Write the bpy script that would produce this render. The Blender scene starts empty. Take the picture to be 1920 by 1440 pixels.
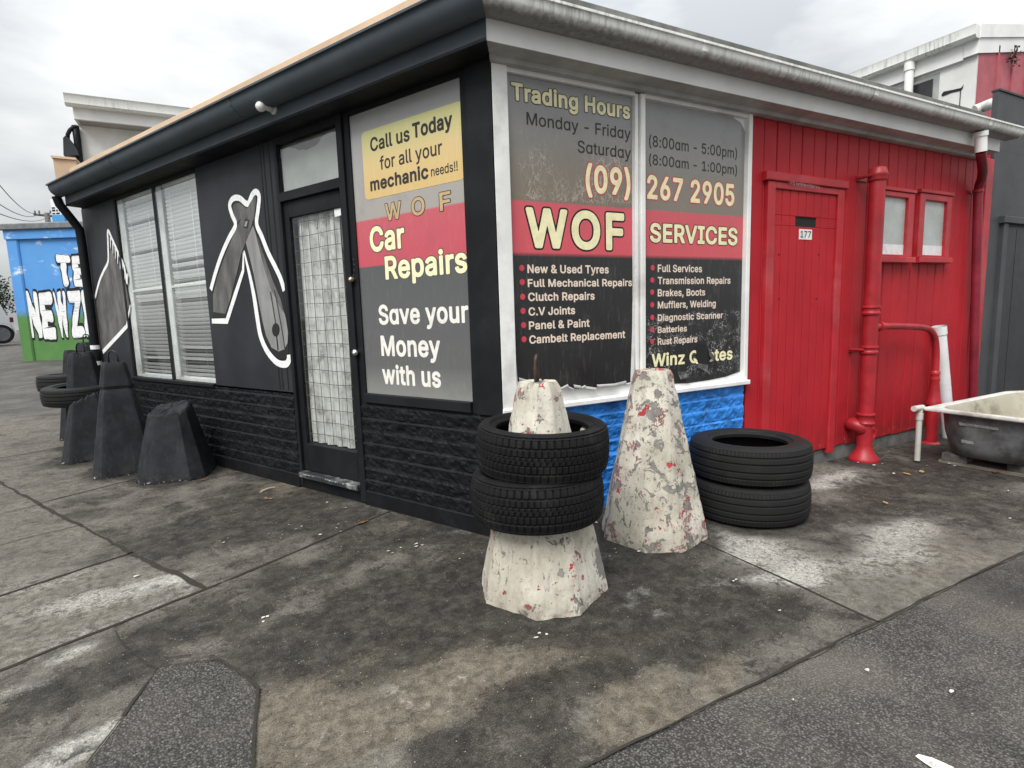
import bpy, bmesh, math, random
import numpy as np
from mathutils import Vector
rad = math.radians
C = bpy.context.scene.collection
random.seed(5)

# ------------------------------------------------------------------ camera
F_PX = 1036.3
RIGHT = Vector((0.88485551, -0.4647509, -0.03220756))
DOWN = Vector((-0.08756565, -0.09801981, -0.99132456))
FWD = Vector((0.457562, 0.87999927, -0.12742958))
EYE = Vector((0, 0, 1.25))
cam_d = bpy.data.cameras.new('camera')
cam_d.sensor_width = 36
cam_d.lens = 36 * F_PX / 1920
cam_d.clip_end = 2000
cam_d.clip_start = 0.02
cam = bpy.data.objects.new('camera', cam_d)
C.objects.link(cam)
from mathutils import Matrix
m3 = Matrix((RIGHT, -DOWN, -FWD)).transposed()
cam.matrix_world = Matrix.Translation(EYE) @ m3.to_4x4()
bpy.context.scene.camera = cam

# ------------------------------------------------------------------ sky, sun, exposure
SUN_EL, SUN_AZ = rad(52), math.atan2(-0.55, -0.83)      # azimuth = direction towards the sun (x, y)
world = bpy.data.worlds.new('World')
bpy.context.scene.world = world
world.use_nodes = True
wn = world.node_tree
wn.nodes.clear()
def wnode(t, **k):
    n = wn.nodes.new(t)
    for a, b in k.items(): setattr(n, a, b)
    return n
w_out = wnode('ShaderNodeOutputWorld')
w_bg = wnode('ShaderNodeBackground')
w_sky = wnode('ShaderNodeTexSky', sky_type='NISHITA', sun_disc=False)
w_sky.sun_elevation = SUN_EL
w_sky.sun_rotation = math.atan2(math.cos(SUN_AZ), math.sin(SUN_AZ))
w_tc = wnode('ShaderNodeTexCoord')
w_map = wnode('ShaderNodeMapping')
w_map.inputs['Scale'].default_value = (1.0, 1.0, 2.6)
w_noise = wnode('ShaderNodeTexNoise')
w_noise.inputs['Scale'].default_value = 2.3
w_noise.inputs['Detail'].default_value = 7
w_noise.inputs['Roughness'].default_value = 0.52
w_ramp = wnode('ShaderNodeValToRGB')
w_ramp.color_ramp.elements[0].position = 0.38
w_ramp.color_ramp.elements[0].color = (0.58, 0.61, 0.64, 1)
w_ramp.color_ramp.elements[1].position = 0.60
w_ramp.color_ramp.elements[1].color = (0.98, 0.99, 0.985, 1)
w_mul = wnode('ShaderNodeVectorMath', operation='SCALE')
w_mul.inputs['Scale'].default_value = 9.4
w_mix = wnode('ShaderNodeMix', data_type='RGBA')
w_mix.inputs['Factor'].default_value = 0.94
wn.links.new(w_tc.outputs['Generated'], w_map.inputs['Vector'])
wn.links.new(w_map.outputs['Vector'], w_noise.inputs['Vector'])
wn.links.new(w_noise.outputs['Fac'], w_ramp.inputs['Fac'])
w_sep = wnode('ShaderNodeSeparateXYZ')
wn.links.new(w_tc.outputs['Generated'], w_sep.inputs[0])
w_pos = wnode('ShaderNodeMath', operation='MAXIMUM'); w_pos.inputs[1].default_value = 0.0
wn.links.new(w_sep.outputs['Z'], w_pos.inputs[0])
w_pow = wnode('ShaderNodeMath', operation='POWER'); w_pow.inputs[1].default_value = 1.6
wn.links.new(w_pos.outputs[0], w_pow.inputs[0])
w_grad = wnode('ShaderNodeMath', operation='MULTIPLY_ADD')        # overcast: the zenith is about three times the horizon
w_grad.inputs[1].default_value = 16.0; w_grad.inputs[2].default_value = 5.1
wn.links.new(w_pow.outputs[0], w_grad.inputs[0])
wn.links.new(w_grad.outputs[0], w_mul.inputs['Scale'])
wn.links.new(w_ramp.outputs['Color'], w_mul.inputs[0])
wn.links.new(w_sky.outputs['Color'], w_mix.inputs['A'])
wn.links.new(w_mul.outputs['Vector'], w_mix.inputs['B'])
wn.links.new(w_mix.outputs['Result'], w_bg.inputs['Color'])
w_bg.inputs['Strength'].default_value = 0.1
wn.links.new(w_bg.outputs['Background'], w_out.inputs['Surface'])

sun_d = bpy.data.lights.new('sun', 'SUN')
sun_d.energy = 2.4
sun_d.angle = rad(30)
sun_d.color = (1.0, 0.97, 0.93)
sun = bpy.data.objects.new('sun', sun_d)
C.objects.link(sun)
sdir = Vector((math.cos(SUN_EL) * math.cos(SUN_AZ), math.cos(SUN_EL) * math.sin(SUN_AZ), math.sin(SUN_EL)))
sun.rotation_euler = (-sdir).to_track_quat('-Z', 'Y').to_euler()
vs = bpy.context.scene.view_settings
vs.view_transform = 'Standard'
vs.look = 'None'
vs.exposure = 0.5
vs.gamma = 1.0
bpy.context.scene.cycles.max_bounces = 8

# ------------------------------------------------------------------ frames and measuring
PHI = rad(116.958)
U = Vector((1, 0, 0))
V = Vector((math.cos(PHI), math.sin(PHI), 0))
NB = Vector((-V.y, V.x, 0))                     # outward normal of the black wall
NR = Vector((0, -1, 0))                         # outward normal of the red wall
K = Vector((1.302, 2.62, 0))                    # the shop's street corner
MIT = -0.613                                    # along-wall shift of a mitred corner per metre of projection
def RED(t, o, z): return K + U * t + NR * o + Vector((0, 0, z))
def BLK(s, o, z): return K + V * s + NB * o + Vector((0, 0, z))
def ray(x, y): return RIGHT * ((x - 960) / F_PX) + DOWN * ((y - 720) / F_PX) + FWD
def on_plane(x, y, p, n):
    d = ray(x, y)
    return EYE + d * ((p - EYE).dot(n) / d.dot(n))
def gp(x, y, z=0.0):
    d = ray(x, y)
    return EYE + d * ((z - EYE.z) / d.z)
def rp(x, y, o=0.0):
    P = on_plane(x, y, K + NR * o, NR) - K
    return P.x, P.z
def bp(x, y, o=0.0):
    P = on_plane(x, y, K + NB * o, NB) - K
    return P.dot(V), P.z
def ground_z(x, y):
    d = 0.4576 * x + 0.88 * y
    if x > 2.0 or d < 9: return 0.0
    if d < 15: return 0.38 * (d - 9) / 6
    if d < 20: return 0.38 + 0.25 * (d - 15) / 5
    return 0.63 + min(0.1, (d - 20) * 0.01)

# ------------------------------------------------------------------ numpy value noise
def _h(ix, iy, iz, seed):
    n = (ix * 374761393 + iy * 668265263 + iz * 2147483647 + seed * 1274126177) & 0xFFFFFFFF
    n = ((n ^ (n >> 13)) * 1274126177) & 0xFFFFFFFF
    return ((n ^ (n >> 16)) & 0xFFFF) / 65535.0
def vnoise(x, y, z=0.0, seed=0):
    x = np.asarray(x, float); y = np.asarray(y, float); z = np.broadcast_to(np.asarray(z, float), x.shape)
    xi, yi, zi = np.floor(x).astype(np.int64), np.floor(y).astype(np.int64), np.floor(z).astype(np.int64)
    fx, fy, fz = x - xi, y - yi, z - zi
    fx = fx * fx * (3 - 2 * fx); fy = fy * fy * (3 - 2 * fy); fz = fz * fz * (3 - 2 * fz)
    r = 0
    for a in (0, 1):
        for b in (0, 1):
            for c in (0, 1):
                w = (fx if a else 1 - fx) * (fy if b else 1 - fy) * (fz if c else 1 - fz)
                r = r + w * _h(xi + a, yi + b, zi + c, seed)
    return r
def fbm(x, y, z=0.0, seed=0, oct=4):
    r, a, t = 0, 0.5, 0
    x = np.asarray(x, float); y = np.asarray(y, float); z = np.asarray(z, float)
    for i in range(oct):
        r = r + a * vnoise(x * 2 ** i, y * 2 ** i, z * 2 ** i, seed + i); t += a; a *= 0.5
    return r / t

# ------------------------------------------------------------------ mesh building
class MB:
    def __init__(self): self.v, self.f, self.m, self.cur = [], [], [], 0
    def add(self, vs_, fs):
        b = len(self.v)
        self.v += [tuple(p) for p in vs_]
        self.f += [tuple(i + b for i in f) for f in fs]
        self.m += [self.cur] * len(fs)
        return self
    def hexa(self, p):                       # 8 points: 4 of one end, 4 of the other
        return self.add(p, [(3, 2, 1, 0), (4, 5, 6, 7), (0, 1, 5, 4), (1, 2, 6, 5), (2, 3, 7, 6), (3, 0, 4, 7)])
    def box(self, fr, a0, a1, o0, o1, z0, z1, mit=False, bev=0.0):
        def A(a, o): return a + (MIT * o if mit else 0)
        if bev <= 0:
            return self.hexa([fr(A(a0, o0), o0, z0), fr(a1, o0, z0), fr(a1, o0, z1), fr(A(a0, o0), o0, z1),
                              fr(A(a0, o1), o1, z0), fr(a1, o1, z0), fr(a1, o1, z1), fr(A(a0, o1), o1, z1)])
        b = min(bev, abs(a1 - a0) * .45, abs(z1 - z0) * .45, abs(o1 - o0) * .9)
        sa = 1 if a1 > a0 else -1
        L = [[fr(A(a0, o0), o0, z0), fr(a1, o0, z0), fr(a1, o0, z1), fr(A(a0, o0), o0, z1)],
             [fr(A(a0, o1 - b), o1 - b, z0), fr(a1, o1 - b, z0), fr(a1, o1 - b, z1), fr(A(a0, o1 - b), o1 - b, z1)],
             [fr(A(a0, o1) + sa * b, o1, z0 + b), fr(a1 - sa * b, o1, z0 + b), fr(a1 - sa * b, o1, z1 - b), fr(A(a0, o1) + sa * b, o1, z1 - b)]]
        return self.loft(L, closed=True, cap=True)
    def loft(self, rings, closed=True, cap=False):
        b = len(self.v); n = len(rings[0])
        for r in rings: self.v += [tuple(p) for p in r]
        fs = []
        for i in range(len(rings) - 1):
            for j in range(n if closed else n - 1):
                k = (j + 1) % n
                fs.append((b + i * n + j, b + i * n + k, b + (i + 1) * n + k, b + (i + 1) * n + j))
        if cap:
            fs.append(tuple(b + j for j in range(n))[::-1]); fs.append(tuple(b + (len(rings) - 1) * n + j for j in range(n)))
        self.f += fs; self.m += [self.cur] * len(fs)
        return self
    def tube(self, pts, r, seg=12, cap=True):
        pts = [Vector(p) for p in pts]
        rs = r if isinstance(r, (list, tuple)) else [r] * len(pts)
        rings = []; up = None
        for i, p in enumerate(pts):
            t = (pts[min(i + 1, len(pts) - 1)] - pts[max(i - 1, 0)])
            t = t.normalized() if t.length > 1e-9 else Vector((0, 0, 1))
            if up is None:
                up = Vector((1, 0, 0)) if abs(t.z) > .9 else Vector((0, 0, 1))
            x = up - t * up.dot(t)
            if x.length < 1e-4: x = Vector((0, 1, 0)) - t * t.y
            x.normalize(); y = t.cross(x); up = x
            rings.append([p + (x * math.cos(2 * math.pi * k / seg) + y * math.sin(2 * math.pi * k / seg)) * rs[i] for k in range(seg)])
        return self.loft(rings, True, cap)
    lift = None                                         # optional extra projection of the painted surface along the wall
    def up(self, a): return self.lift(a) if self.lift else 0.0
    def poly(self, fr, pts, o, thick=0.0015):          # flat outline on a wall frame, with thickness
        n = len(pts)
        fr_ = [fr(a, o + thick + self.up(a), z) for a, z in pts]; bk = [fr(a, o + self.up(a), z) for a, z in pts]
        fs = [tuple(range(n))] + [(i, i + n, (i + 1) % n + n, (i + 1) % n) for i in range(n)]
        return self.add(fr_ + bk, fs)
    def stroke(self, fr, pts, w, o, thick=0.0015):      # a painted line of width w on a wall frame
        L, R = [], []
        n = len(pts)
        for i in range(n):
            a = pts[max(i - 1, 0)]; b = pts[min(i + 1, n - 1)]
            dx, dz = b[0] - a[0], b[1] - a[1]; l = math.hypot(dx, dz) or 1
            ww = w[i] if isinstance(w, (list, tuple)) else w
            nx, nz = -dz / l * ww / 2, dx / l * ww / 2
            L.append((pts[i][0] + nx, pts[i][1] + nz)); R.append((pts[i][0] - nx, pts[i][1] - nz))
        for i in range(n - 1):
            q = [L[i], L[i + 1], R[i + 1], R[i]]
            self.add([fr(a, o + thick + self.up(a), z) for a, z in q], [(0, 1, 2, 3)])
        return self
    def grid(self, P):                                   # P[i][j] points
        b = len(self.v); ni, nj = len(P), len(P[0])
        for r in P: self.v += [tuple(p) for p in r]
        fs = [(b + i * nj + j, b + i * nj + j + 1, b + (i + 1) * nj + j + 1, b + (i + 1) * nj + j) for i in range(ni - 1) for j in range(nj - 1)]
        self.f += fs; self.m += [self.cur] * len(fs)
        return self
    def lathe(self, prof, c=(0, 0, 0), seg=32, cap=False):
        c = Vector(c)
        return self.loft([[c + Vector((r * math.cos(2 * math.pi * k / seg), r * math.sin(2 * math.pi * k / seg), z)) for k in range(seg)] for r, z in prof], True, cap)

WORLD_LOC = {}
def obj(name, mb, mats, parent=None, smooth=False, loc=None, angle=None):
    base = Vector(loc) if loc is not None else (WORLD_LOC[parent.name] if parent else Vector((0, 0, 0)))
    me = bpy.data.meshes.new(name)
    me.from_pydata([tuple(Vector(p) - base) for p in mb.v], [], mb.f)
    mats = mats if isinstance(mats, (list, tuple)) else [mats]
    for m in mats: me.materials.append(m)
    if len(mats) > 1: me.polygons.foreach_set('material_index', mb.m)
    bm = bmesh.new(); bm.from_mesh(me)
    bmesh.ops.recalc_face_normals(bm, faces=bm.faces)
    bm.to_mesh(me); bm.free()
    if smooth:
        me.polygons.foreach_set('use_smooth', [True] * len(me.polygons))
        if angle is not None: me.set_sharp_from_angle(angle=rad(angle))
    me.update()
    o = bpy.data.objects.new(name, me)
    C.objects.link(o)
    if parent:
        o.parent = parent
        WORLD_LOC[o.name] = base
    else:
        o.location = base; WORLD_LOC[o.name] = base
    return o
def thing(name, label, cat, loc, group=None):
    o = bpy.data.objects.new(name, None); C.objects.link(o)
    o.location = loc; o.empty_display_size = .2
    WORLD_LOC[o.name] = Vector(loc)
    return tag(o, label, cat, group)
def tag(o, label, cat, group=None):
    o['label'] = label; o['category'] = cat
    if group: o['group'] = group
    return o
def struct(name, mb, m, kind='structure', **k):
    o = obj(name, mb, m, **k); o['kind'] = kind
    return o
def dup(root, loc, rot=(0, 0, 0), label=None, scale=None):
    r = root.copy(); C.objects.link(r); r.location = loc; r.rotation_euler = rot
    if scale: r.scale = scale
    if label: r['label'] = label
    for ch in list(root.children):
        c = ch.copy(); C.objects.link(c); c.parent = r
        for g in list(ch.children):
            d = g.copy(); C.objects.link(d); d.parent = c
    return r

# ------------------------------------------------------------------ materials
class NT:
    def __init__(self, name):
        self.mat = bpy.data.materials.new(name); self.mat.use_nodes = True
        self.t = self.mat.node_tree; self.t.nodes.clear()
        self.out = self.n('ShaderNodeOutputMaterial'); self.bsdf = self.n('ShaderNodeBsdfPrincipled')
        self.t.links.new(self.bsdf.outputs[0], self.out.inputs['Surface'])
        self.tc = self.n('ShaderNodeTexCoord')
        self.co = self.tc.outputs['Object']
    def n(self, t, **k):
        a = self.t.nodes.new(t)
        for q, b in k.items(): setattr(a, q, b)
        return a
    def put(self, sock, v):
        if isinstance(v, bpy.types.NodeSocket): self.t.links.new(v, sock)
        elif isinstance(v, (tuple, list)) and sock.type == 'RGBA' and len(v) == 3: sock.default_value = (*v, 1)
        else: sock.default_value = v
    def scaled(self, s):
        m = self.n('ShaderNodeMapping'); self.t.links.new(self.co, m.inputs['Vector'])
        m.inputs['Scale'].default_value = s if isinstance(s, tuple) else (s, s, s)
        return m.outputs[0]
    def noise(self, scale, detail=4, rough=.55, stretch=None, off=None, dist=0):
        a = self.n('ShaderNodeTexNoise')
        a.inputs['Scale'].default_value = scale; a.inputs['Detail'].default_value = detail; a.inputs['Roughness'].default_value = rough
        a.inputs['Distortion'].default_value = dist
        src = self.co
        if stretch or off:
            m = self.n('ShaderNodeMapping'); self.t.links.new(self.co, m.inputs['Vector'])
            if stretch: m.inputs['Scale'].default_value = stretch
            if off: m.inputs['Location'].default_value = off
            src = m.outputs[0]
        self.t.links.new(src, a.inputs['Vector'])
        return a.outputs['Fac']
    def voro(self, scale, feature='F1', out='Distance', stretch=None, rnd=1.0):
        a = self.n('ShaderNodeTexVoronoi', feature=feature); a.inputs['Scale'].default_value = scale
        a.inputs['Randomness'].default_value = rnd
        src = self.scaled(stretch) if stretch else self.co
        self.t.links.new(src, a.inputs['Vector'])
        return a.outputs[out]
    def math(self, op, a, b=0.0, c=0.0, clamp=False):
        m = self.n('ShaderNodeMath', operation=op, use_clamp=clamp)
        self.put(m.inputs[0], a); self.put(m.inputs[1], b); self.put(m.inputs[2], c)
        return m.outputs[0]
    def step(self, x, lo, hi):
        m = self.n('ShaderNodeMapRange', interpolation_type='SMOOTHSTEP')
        self.put(m.inputs['Value'], x); self.put(m.inputs['From Min'], lo); self.put(m.inputs['From Max'], hi)
        return m.outputs[0]
    def mix(self, f, a, b, mode='MIX'):
        m = self.n('ShaderNodeMix', data_type='RGBA', blend_type=mode)
        self.put(m.inputs['Factor'], f); self.put(m.inputs['A'], a); self.put(m.inputs['B'], b)
        return m.outputs['Result']
    def ramp(self, x, stops, interp='LINEAR'):
        r = self.n('ShaderNodeValToRGB'); cr = r.color_ramp; cr.interpolation = interp
        while len(cr.elements) < len(stops): cr.elements.new(0.5)
        for e, (p, c) in zip(cr.elements, stops): e.position = p; e.color = (*c, 1)
        self.put(r.inputs['Fac'], x)
        return r.outputs['Color']
    def xyz(self):
        s = self.n('ShaderNodeSeparateXYZ'); self.t.links.new(self.co, s.inputs[0]); return s.outputs
    def bump(self, h, strength=.5, dist=.01):
        b = self.n('ShaderNodeBump'); b.inputs['Strength'].default_value = strength; b.inputs['Distance'].default_value = dist
        self.put(b.inputs['Height'], h); self.t.links.new(b.outputs[0], self.bsdf.inputs['Normal'])
    def done(self, col, rough=.5, metal=0.0, spec=.5):
        self.put(self.bsdf.inputs['Base Color'], col); self.put(self.bsdf.inputs['Roughness'], rough)
        self.put(self.bsdf.inputs['Metallic'], metal); self.put(self.bsdf.inputs['Specular IOR Level'], spec)
        return self.mat

def paint(name, c, rough=.45, var=.25, scale=6, dirt=None, dirt_amt=.35, bump=.15, bscale=60, spec=.4, stretch=None):
    n = NT(name)
    f = n.noise(scale, 5, .6, stretch=stretch)
    c2 = tuple(x * (1 - var) for x in c); c1 = tuple(min(1, x * (1 + var * .6)) for x in c)
    col = n.mix(n.step(f, .3, .7), c2, c1)
    if dirt:
        g = n.noise(scale * .6, 6, .68, off=(3, 1, 7))
        col = n.mix(n.math('MULTIPLY', n.step(g, .5, .72), dirt_amt), col, dirt)
    n.bump(n.noise(bscale, 4, .6), bump, .004)
    r = n.math('ADD', rough, n.math('MULTIPLY', n.math('SUBTRACT', n.noise(scale * 3, 3), .5), .25), clamp=True)
    return n.done(col, r, spec=spec)

def gutter_white(name, z0=None, z1=None):
    n = NT(name)
    s = n.noise(1.0, 4, .6, stretch=(38, 38, 2.0))
    big = n.noise(2.2, 5, .6)
    mask = n.math('MULTIPLY', n.step(s, .42, .7), n.step(big, .35, .65))
    col = n.mix(n.math('MULTIPLY', mask, .5), (.80, .81, .78), (.16, .16, .14))
    col = n.mix(n.math('MULTIPLY', n.step(n.noise(9, 6, .7), .52, .75), .45), col, (.32, .32, .29))
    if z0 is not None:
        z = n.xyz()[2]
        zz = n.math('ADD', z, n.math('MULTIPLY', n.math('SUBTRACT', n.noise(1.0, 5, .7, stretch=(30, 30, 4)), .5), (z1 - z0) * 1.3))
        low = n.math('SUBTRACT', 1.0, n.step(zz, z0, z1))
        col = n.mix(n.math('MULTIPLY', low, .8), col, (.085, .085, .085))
    n.bump(n.noise(50, 3), .1, .003)
    return n.done(col, .5, spec=.35)
def red_boards(name):
    n = NT(name)
    z = n.xyz()[2]
    f = n.noise(1.6, 5, .6); g = n.noise(14, 6, .68)
    col = n.mix(n.step(f, .3, .7), (.34, .0135, .021), (.44, .018, .026))
    col = n.mix(n.math('MULTIPLY', n.step(n.noise(1.0, 5, .7, stretch=(14, 14, 1.2)), .50, .74), .35), col, (.27, .022, .03))
    low = n.math('MULTIPLY', n.math('SUBTRACT', 1.0, n.step(z, .10, .42)), n.step(g, .40, .64))
    col = n.mix(n.math('MULTIPLY', low, .6), col, (.12, .025, .022))
    nick = n.math('MAXIMUM', n.step(n.noise(42, 4, .65, off=(3, 3, 3)), .735, .75), n.math('MULTIPLY', n.math('SUBTRACT', 1.0, n.step(z, .10, .22)), n.step(n.noise(26, 5, .7), .60, .63)))
    col = n.mix(n.math('MULTIPLY', nick, .85), col, (.50, .22, .20))
    n.bump(n.math('ADD', n.noise(60, 4), n.math('MULTIPLY', n.noise(1.0, 4, .6, stretch=(90, 90, 5)), .6)), .2, .004)
    return n.done(col, n.math('ADD', .42, n.math('MULTIPLY', g, .2)), spec=.22)
def sign_film(name, bands, crack=False, shred=None):
    """printed window film: colour bands by height, faint scratches; bands = [(z, colour)...] from low to high, sharp pairs"""
    n = NT(name)
    z = n.xyz()[2]
    f = n.math('DIVIDE', z, 3.0)
    col = n.ramp(f, [(zz / 3.0, c) for zz, c in bands])
    col = n.mix(n.math('MULTIPLY', n.step(n.noise(1.0, 5, .7, stretch=(60, 60, 9)), .52, .78), .08), col, (.62, .60, .56))
    col = n.mix(n.math('MULTIPLY', n.step(n.noise(5, 6, .65), .5, .8), .28), col, (.10, .10, .09))
    if crack:
        zlo, zhi = crack
        w = n.n('ShaderNodeTexVoronoi', feature='DISTANCE_TO_EDGE'); w.inputs['Scale'].default_value = 1.0
        sc = n.scaled((17, 17, 9)); nz = n.n('ShaderNodeTexNoise'); nz.inputs['Scale'].default_value = 3
        n.t.links.new(sc, nz.inputs['Vector'])
        ad = n.n('ShaderNodeVectorMath', operation='ADD'); n.t.links.new(sc, ad.inputs[0]); n.t.links.new(nz.outputs['Color'], ad.inputs[1])
        n.t.links.new(ad.outputs[0], w.inputs['Vector'])
        line = n.math('SUBTRACT', 1.0, n.step(w.outputs['Distance'], 0.0, .05))
        w2 = n.voro(1.0, 'DISTANCE_TO_EDGE', stretch=(33, 33, 16))
        line2 = n.math('SUBTRACT', 1.0, n.step(w2, 0.0, .045))
        line = n.math('MAXIMUM', line, n.math('MULTIPLY', line2, .6))
        band = n.math('MULTIPLY', n.step(z, zlo, zlo + .02), n.math('SUBTRACT', 1.0, n.step(z, zhi - .18, zhi)))
        band = n.math('MULTIPLY', band, n.step(n.noise(3.5, 3), .40, .58))
        col = n.mix(n.math('MULTIPLY', n.math('MULTIPLY', line, band), .62), col, (.60, .54, .46))
    if shred:
        zlo, zhi = shred
        a = n.noise(30, 7, .8, stretch=(1.5, 1.5, .8), dist=3.5); b = n.noise(9, 5, .65, dist=1)
        wv = n.n('ShaderNodeTexVoronoi', feature='DISTANCE_TO_EDGE'); wv.inputs['Scale'].default_value = 42
        nz = n.n('ShaderNodeTexNoise'); nz.inputs['Scale'].default_value = 26; n.t.links.new(n.co, nz.inputs['Vector'])
        sc_ = n.n('ShaderNodeVectorMath', operation='MULTIPLY_ADD'); n.t.links.new(nz.outputs['Color'], sc_.inputs[0]); sc_.inputs[1].default_value = (.05, .05, .05); n.t.links.new(n.co, sc_.inputs[2])
        n.t.links.new(sc_.outputs[0], wv.inputs['Vector'])
        lines = n.math('SUBTRACT', 1.0, n.step(wv.outputs['Distance'], .03, .10))
        m = n.math('MULTIPLY', n.math('MAXIMUM', n.step(a, .60, .65), n.math('MULTIPLY', lines, n.step(a, .47, .55))), n.step(b, .47, .58))
        band = n.math('MULTIPLY', n.step(z, zlo, zlo + .05), n.math('SUBTRACT', 1.0, n.step(z, zhi - .03, zhi)))
        col = n.mix(n.math('MULTIPLY', m, band), col, (.50, .50, .50))
    n.bump(n.noise(7, 3, .5), .12, .01)
    return n.done(col, .26, spec=.5)

def chipped_cream(name, wear, spots=()):
    n = NT(name)
    big = n.noise(13, 8, .74, dist=.5)
    mid = n.noise(30, 6, .72, dist=.6, off=(2, 5, 1))
    cream = n.mix(n.step(n.noise(3, 5, .65), .35, .7), (.42, .39, .32), (.64, .61, .53))
    cream = n.mix(n.math('MULTIPLY', n.step(n.noise(1.0, 5, .7, stretch=(26, 26, 3)), .46, .72), .5), cream, (.27, .245, .20))
    cream = n.mix(n.math('MULTIPLY', n.step(n.noise(11, 6, .72, off=(1, 8, 3)), .52, .70), .45), cream, (.24, .215, .17))
    # underlying old red coat, then bare grey concrete
    chip = n.math('MAXIMUM', n.step(big, .60 - wear, .615 - wear), n.step(mid, .66 - wear * .8, .675 - wear * .8))
    redm = n.math('MULTIPLY', n.math('MAXIMUM', n.step(big, .575 - wear, .59 - wear), n.step(mid, .635 - wear * .8, .65 - wear * .8)), n.step(n.noise(4.5, 4, off=(9, 9, 2)), .50, .58))
    grey = n.mix(n.noise(40, 5, .7), (.10, .096, .09), (.31, .30, .275))
    col = n.mix(redm, cream, n.mix(n.noise(30, 4), (.30, .03, .045), (.42, .09, .09)))
    col = n.mix(chip, col, grey)
    red2 = n.step(n.noise(9, 5, .6, off=(20, 3, 4)), .665 - wear * .25, .68 - wear * .25)
    col = n.mix(red2, col, (.40, .05, .06))
    specks = n.math('MAXIMUM', n.step(n.noise(60, 4, .7), .62, .68), n.math('MULTIPLY', n.step(n.noise(24, 6, .75, stretch=(1.6, 1.6, .5), off=(7, 0, 0)), .60, .64), .9))
    col = n.mix(n.math('MULTIPLY', specks, .8), col, (.07, .06, .05))
    z = n.xyz()[2]
    for px, py, pz, rx, rz, cc in spots:
        x_, y_, z_ = n.xyz()
        q = n.math('ADD', n.math('ADD', n.math('POWER', n.math('DIVIDE', n.math('SUBTRACT', x_, px), rx), 2.0), n.math('POWER', n.math('DIVIDE', n.math('SUBTRACT', y_, py), rx), 2.0)), n.math('POWER', n.math('DIVIDE', n.math('SUBTRACT', z_, pz), rz), 2.0))
        q = n.math('ADD', q, n.math('MULTIPLY', n.math('SUBTRACT', n.noise(48, 6, .75), .5), 4.5))
        msk = n.math('SUBTRACT', 1.0, n.step(q, .82, .92)); col = n.mix(msk, col, n.mix(n.noise(50, 4), tuple(k * .6 for k in cc), cc)); chip = n.math('MAXIMUM', chip, msk)
    foot = n.math('MULTIPLY', n.math('SUBTRACT', 1.0, n.step(z, 0.0, .10)), n.step(n.noise(14, 5, .7), .42, .62))
    col = n.mix(n.math('MULTIPLY', foot, .6), col, (.16, .13, .10))
    h = n.math('SUBTRACT', n.math('MULTIPLY', n.noise(45, 5, .7), .35), n.math('MULTIPLY', n.math('MAXIMUM', chip, red2), .6))
    n.bump(h, .9, .008)
    return n.done(col, .78, spec=.18)

def worn_black(name):
    n = NT(name)
    f = n.noise(5, 6, .65); g = n.noise(38, 5, .7)
    col = n.mix(n.step(f, .35, .7), (.0135, .0145, .0175), (.027, .029, .034))
    z = n.xyz()[2]
    col = n.mix(n.math('MULTIPLY', n.step(n.noise(1, 5, .7, stretch=(26, 26, 3)), .52, .76), .5), col, (.055, .056, .058))
    foot = n.math('MULTIPLY', n.math('SUBTRACT', 1.0, n.step(z, .0, .14)), n.step(n.noise(16, 5, .7), .45, .62))
    col = n.mix(n.math('MULTIPLY', foot, .3), col, (.09, .083, .075))
    nick = n.math('MAXIMUM', n.step(n.noise(30, 4, .6, off=(4, 4, 1)), .735, .75), n.math('MULTIPLY', n.math('SUBTRACT', 1.0, n.step(z, .0, .04)), n.step(g, .60, .64)))
    col = n.mix(nick, col, (.46, .45, .42))
    n.bump(n.math('ADD', g, n.math('MULTIPLY', f, .6)), .45, .006)
    return n.done(col, .7, spec=.18)

def rubber(name, c=(.018, .018, .019)):
    n = NT(name)
    d = n.noise(9, 6, .65)
    col = n.mix(n.math('MULTIPLY', n.step(d, .50, .78), .5), c, (.034, .032, .030))
    n.bump(n.noise(120, 3), .2, .002)
    return n.done(col, n.math('ADD', .52, n.math('MULTIPLY', d, .25)), spec=.2)

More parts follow.
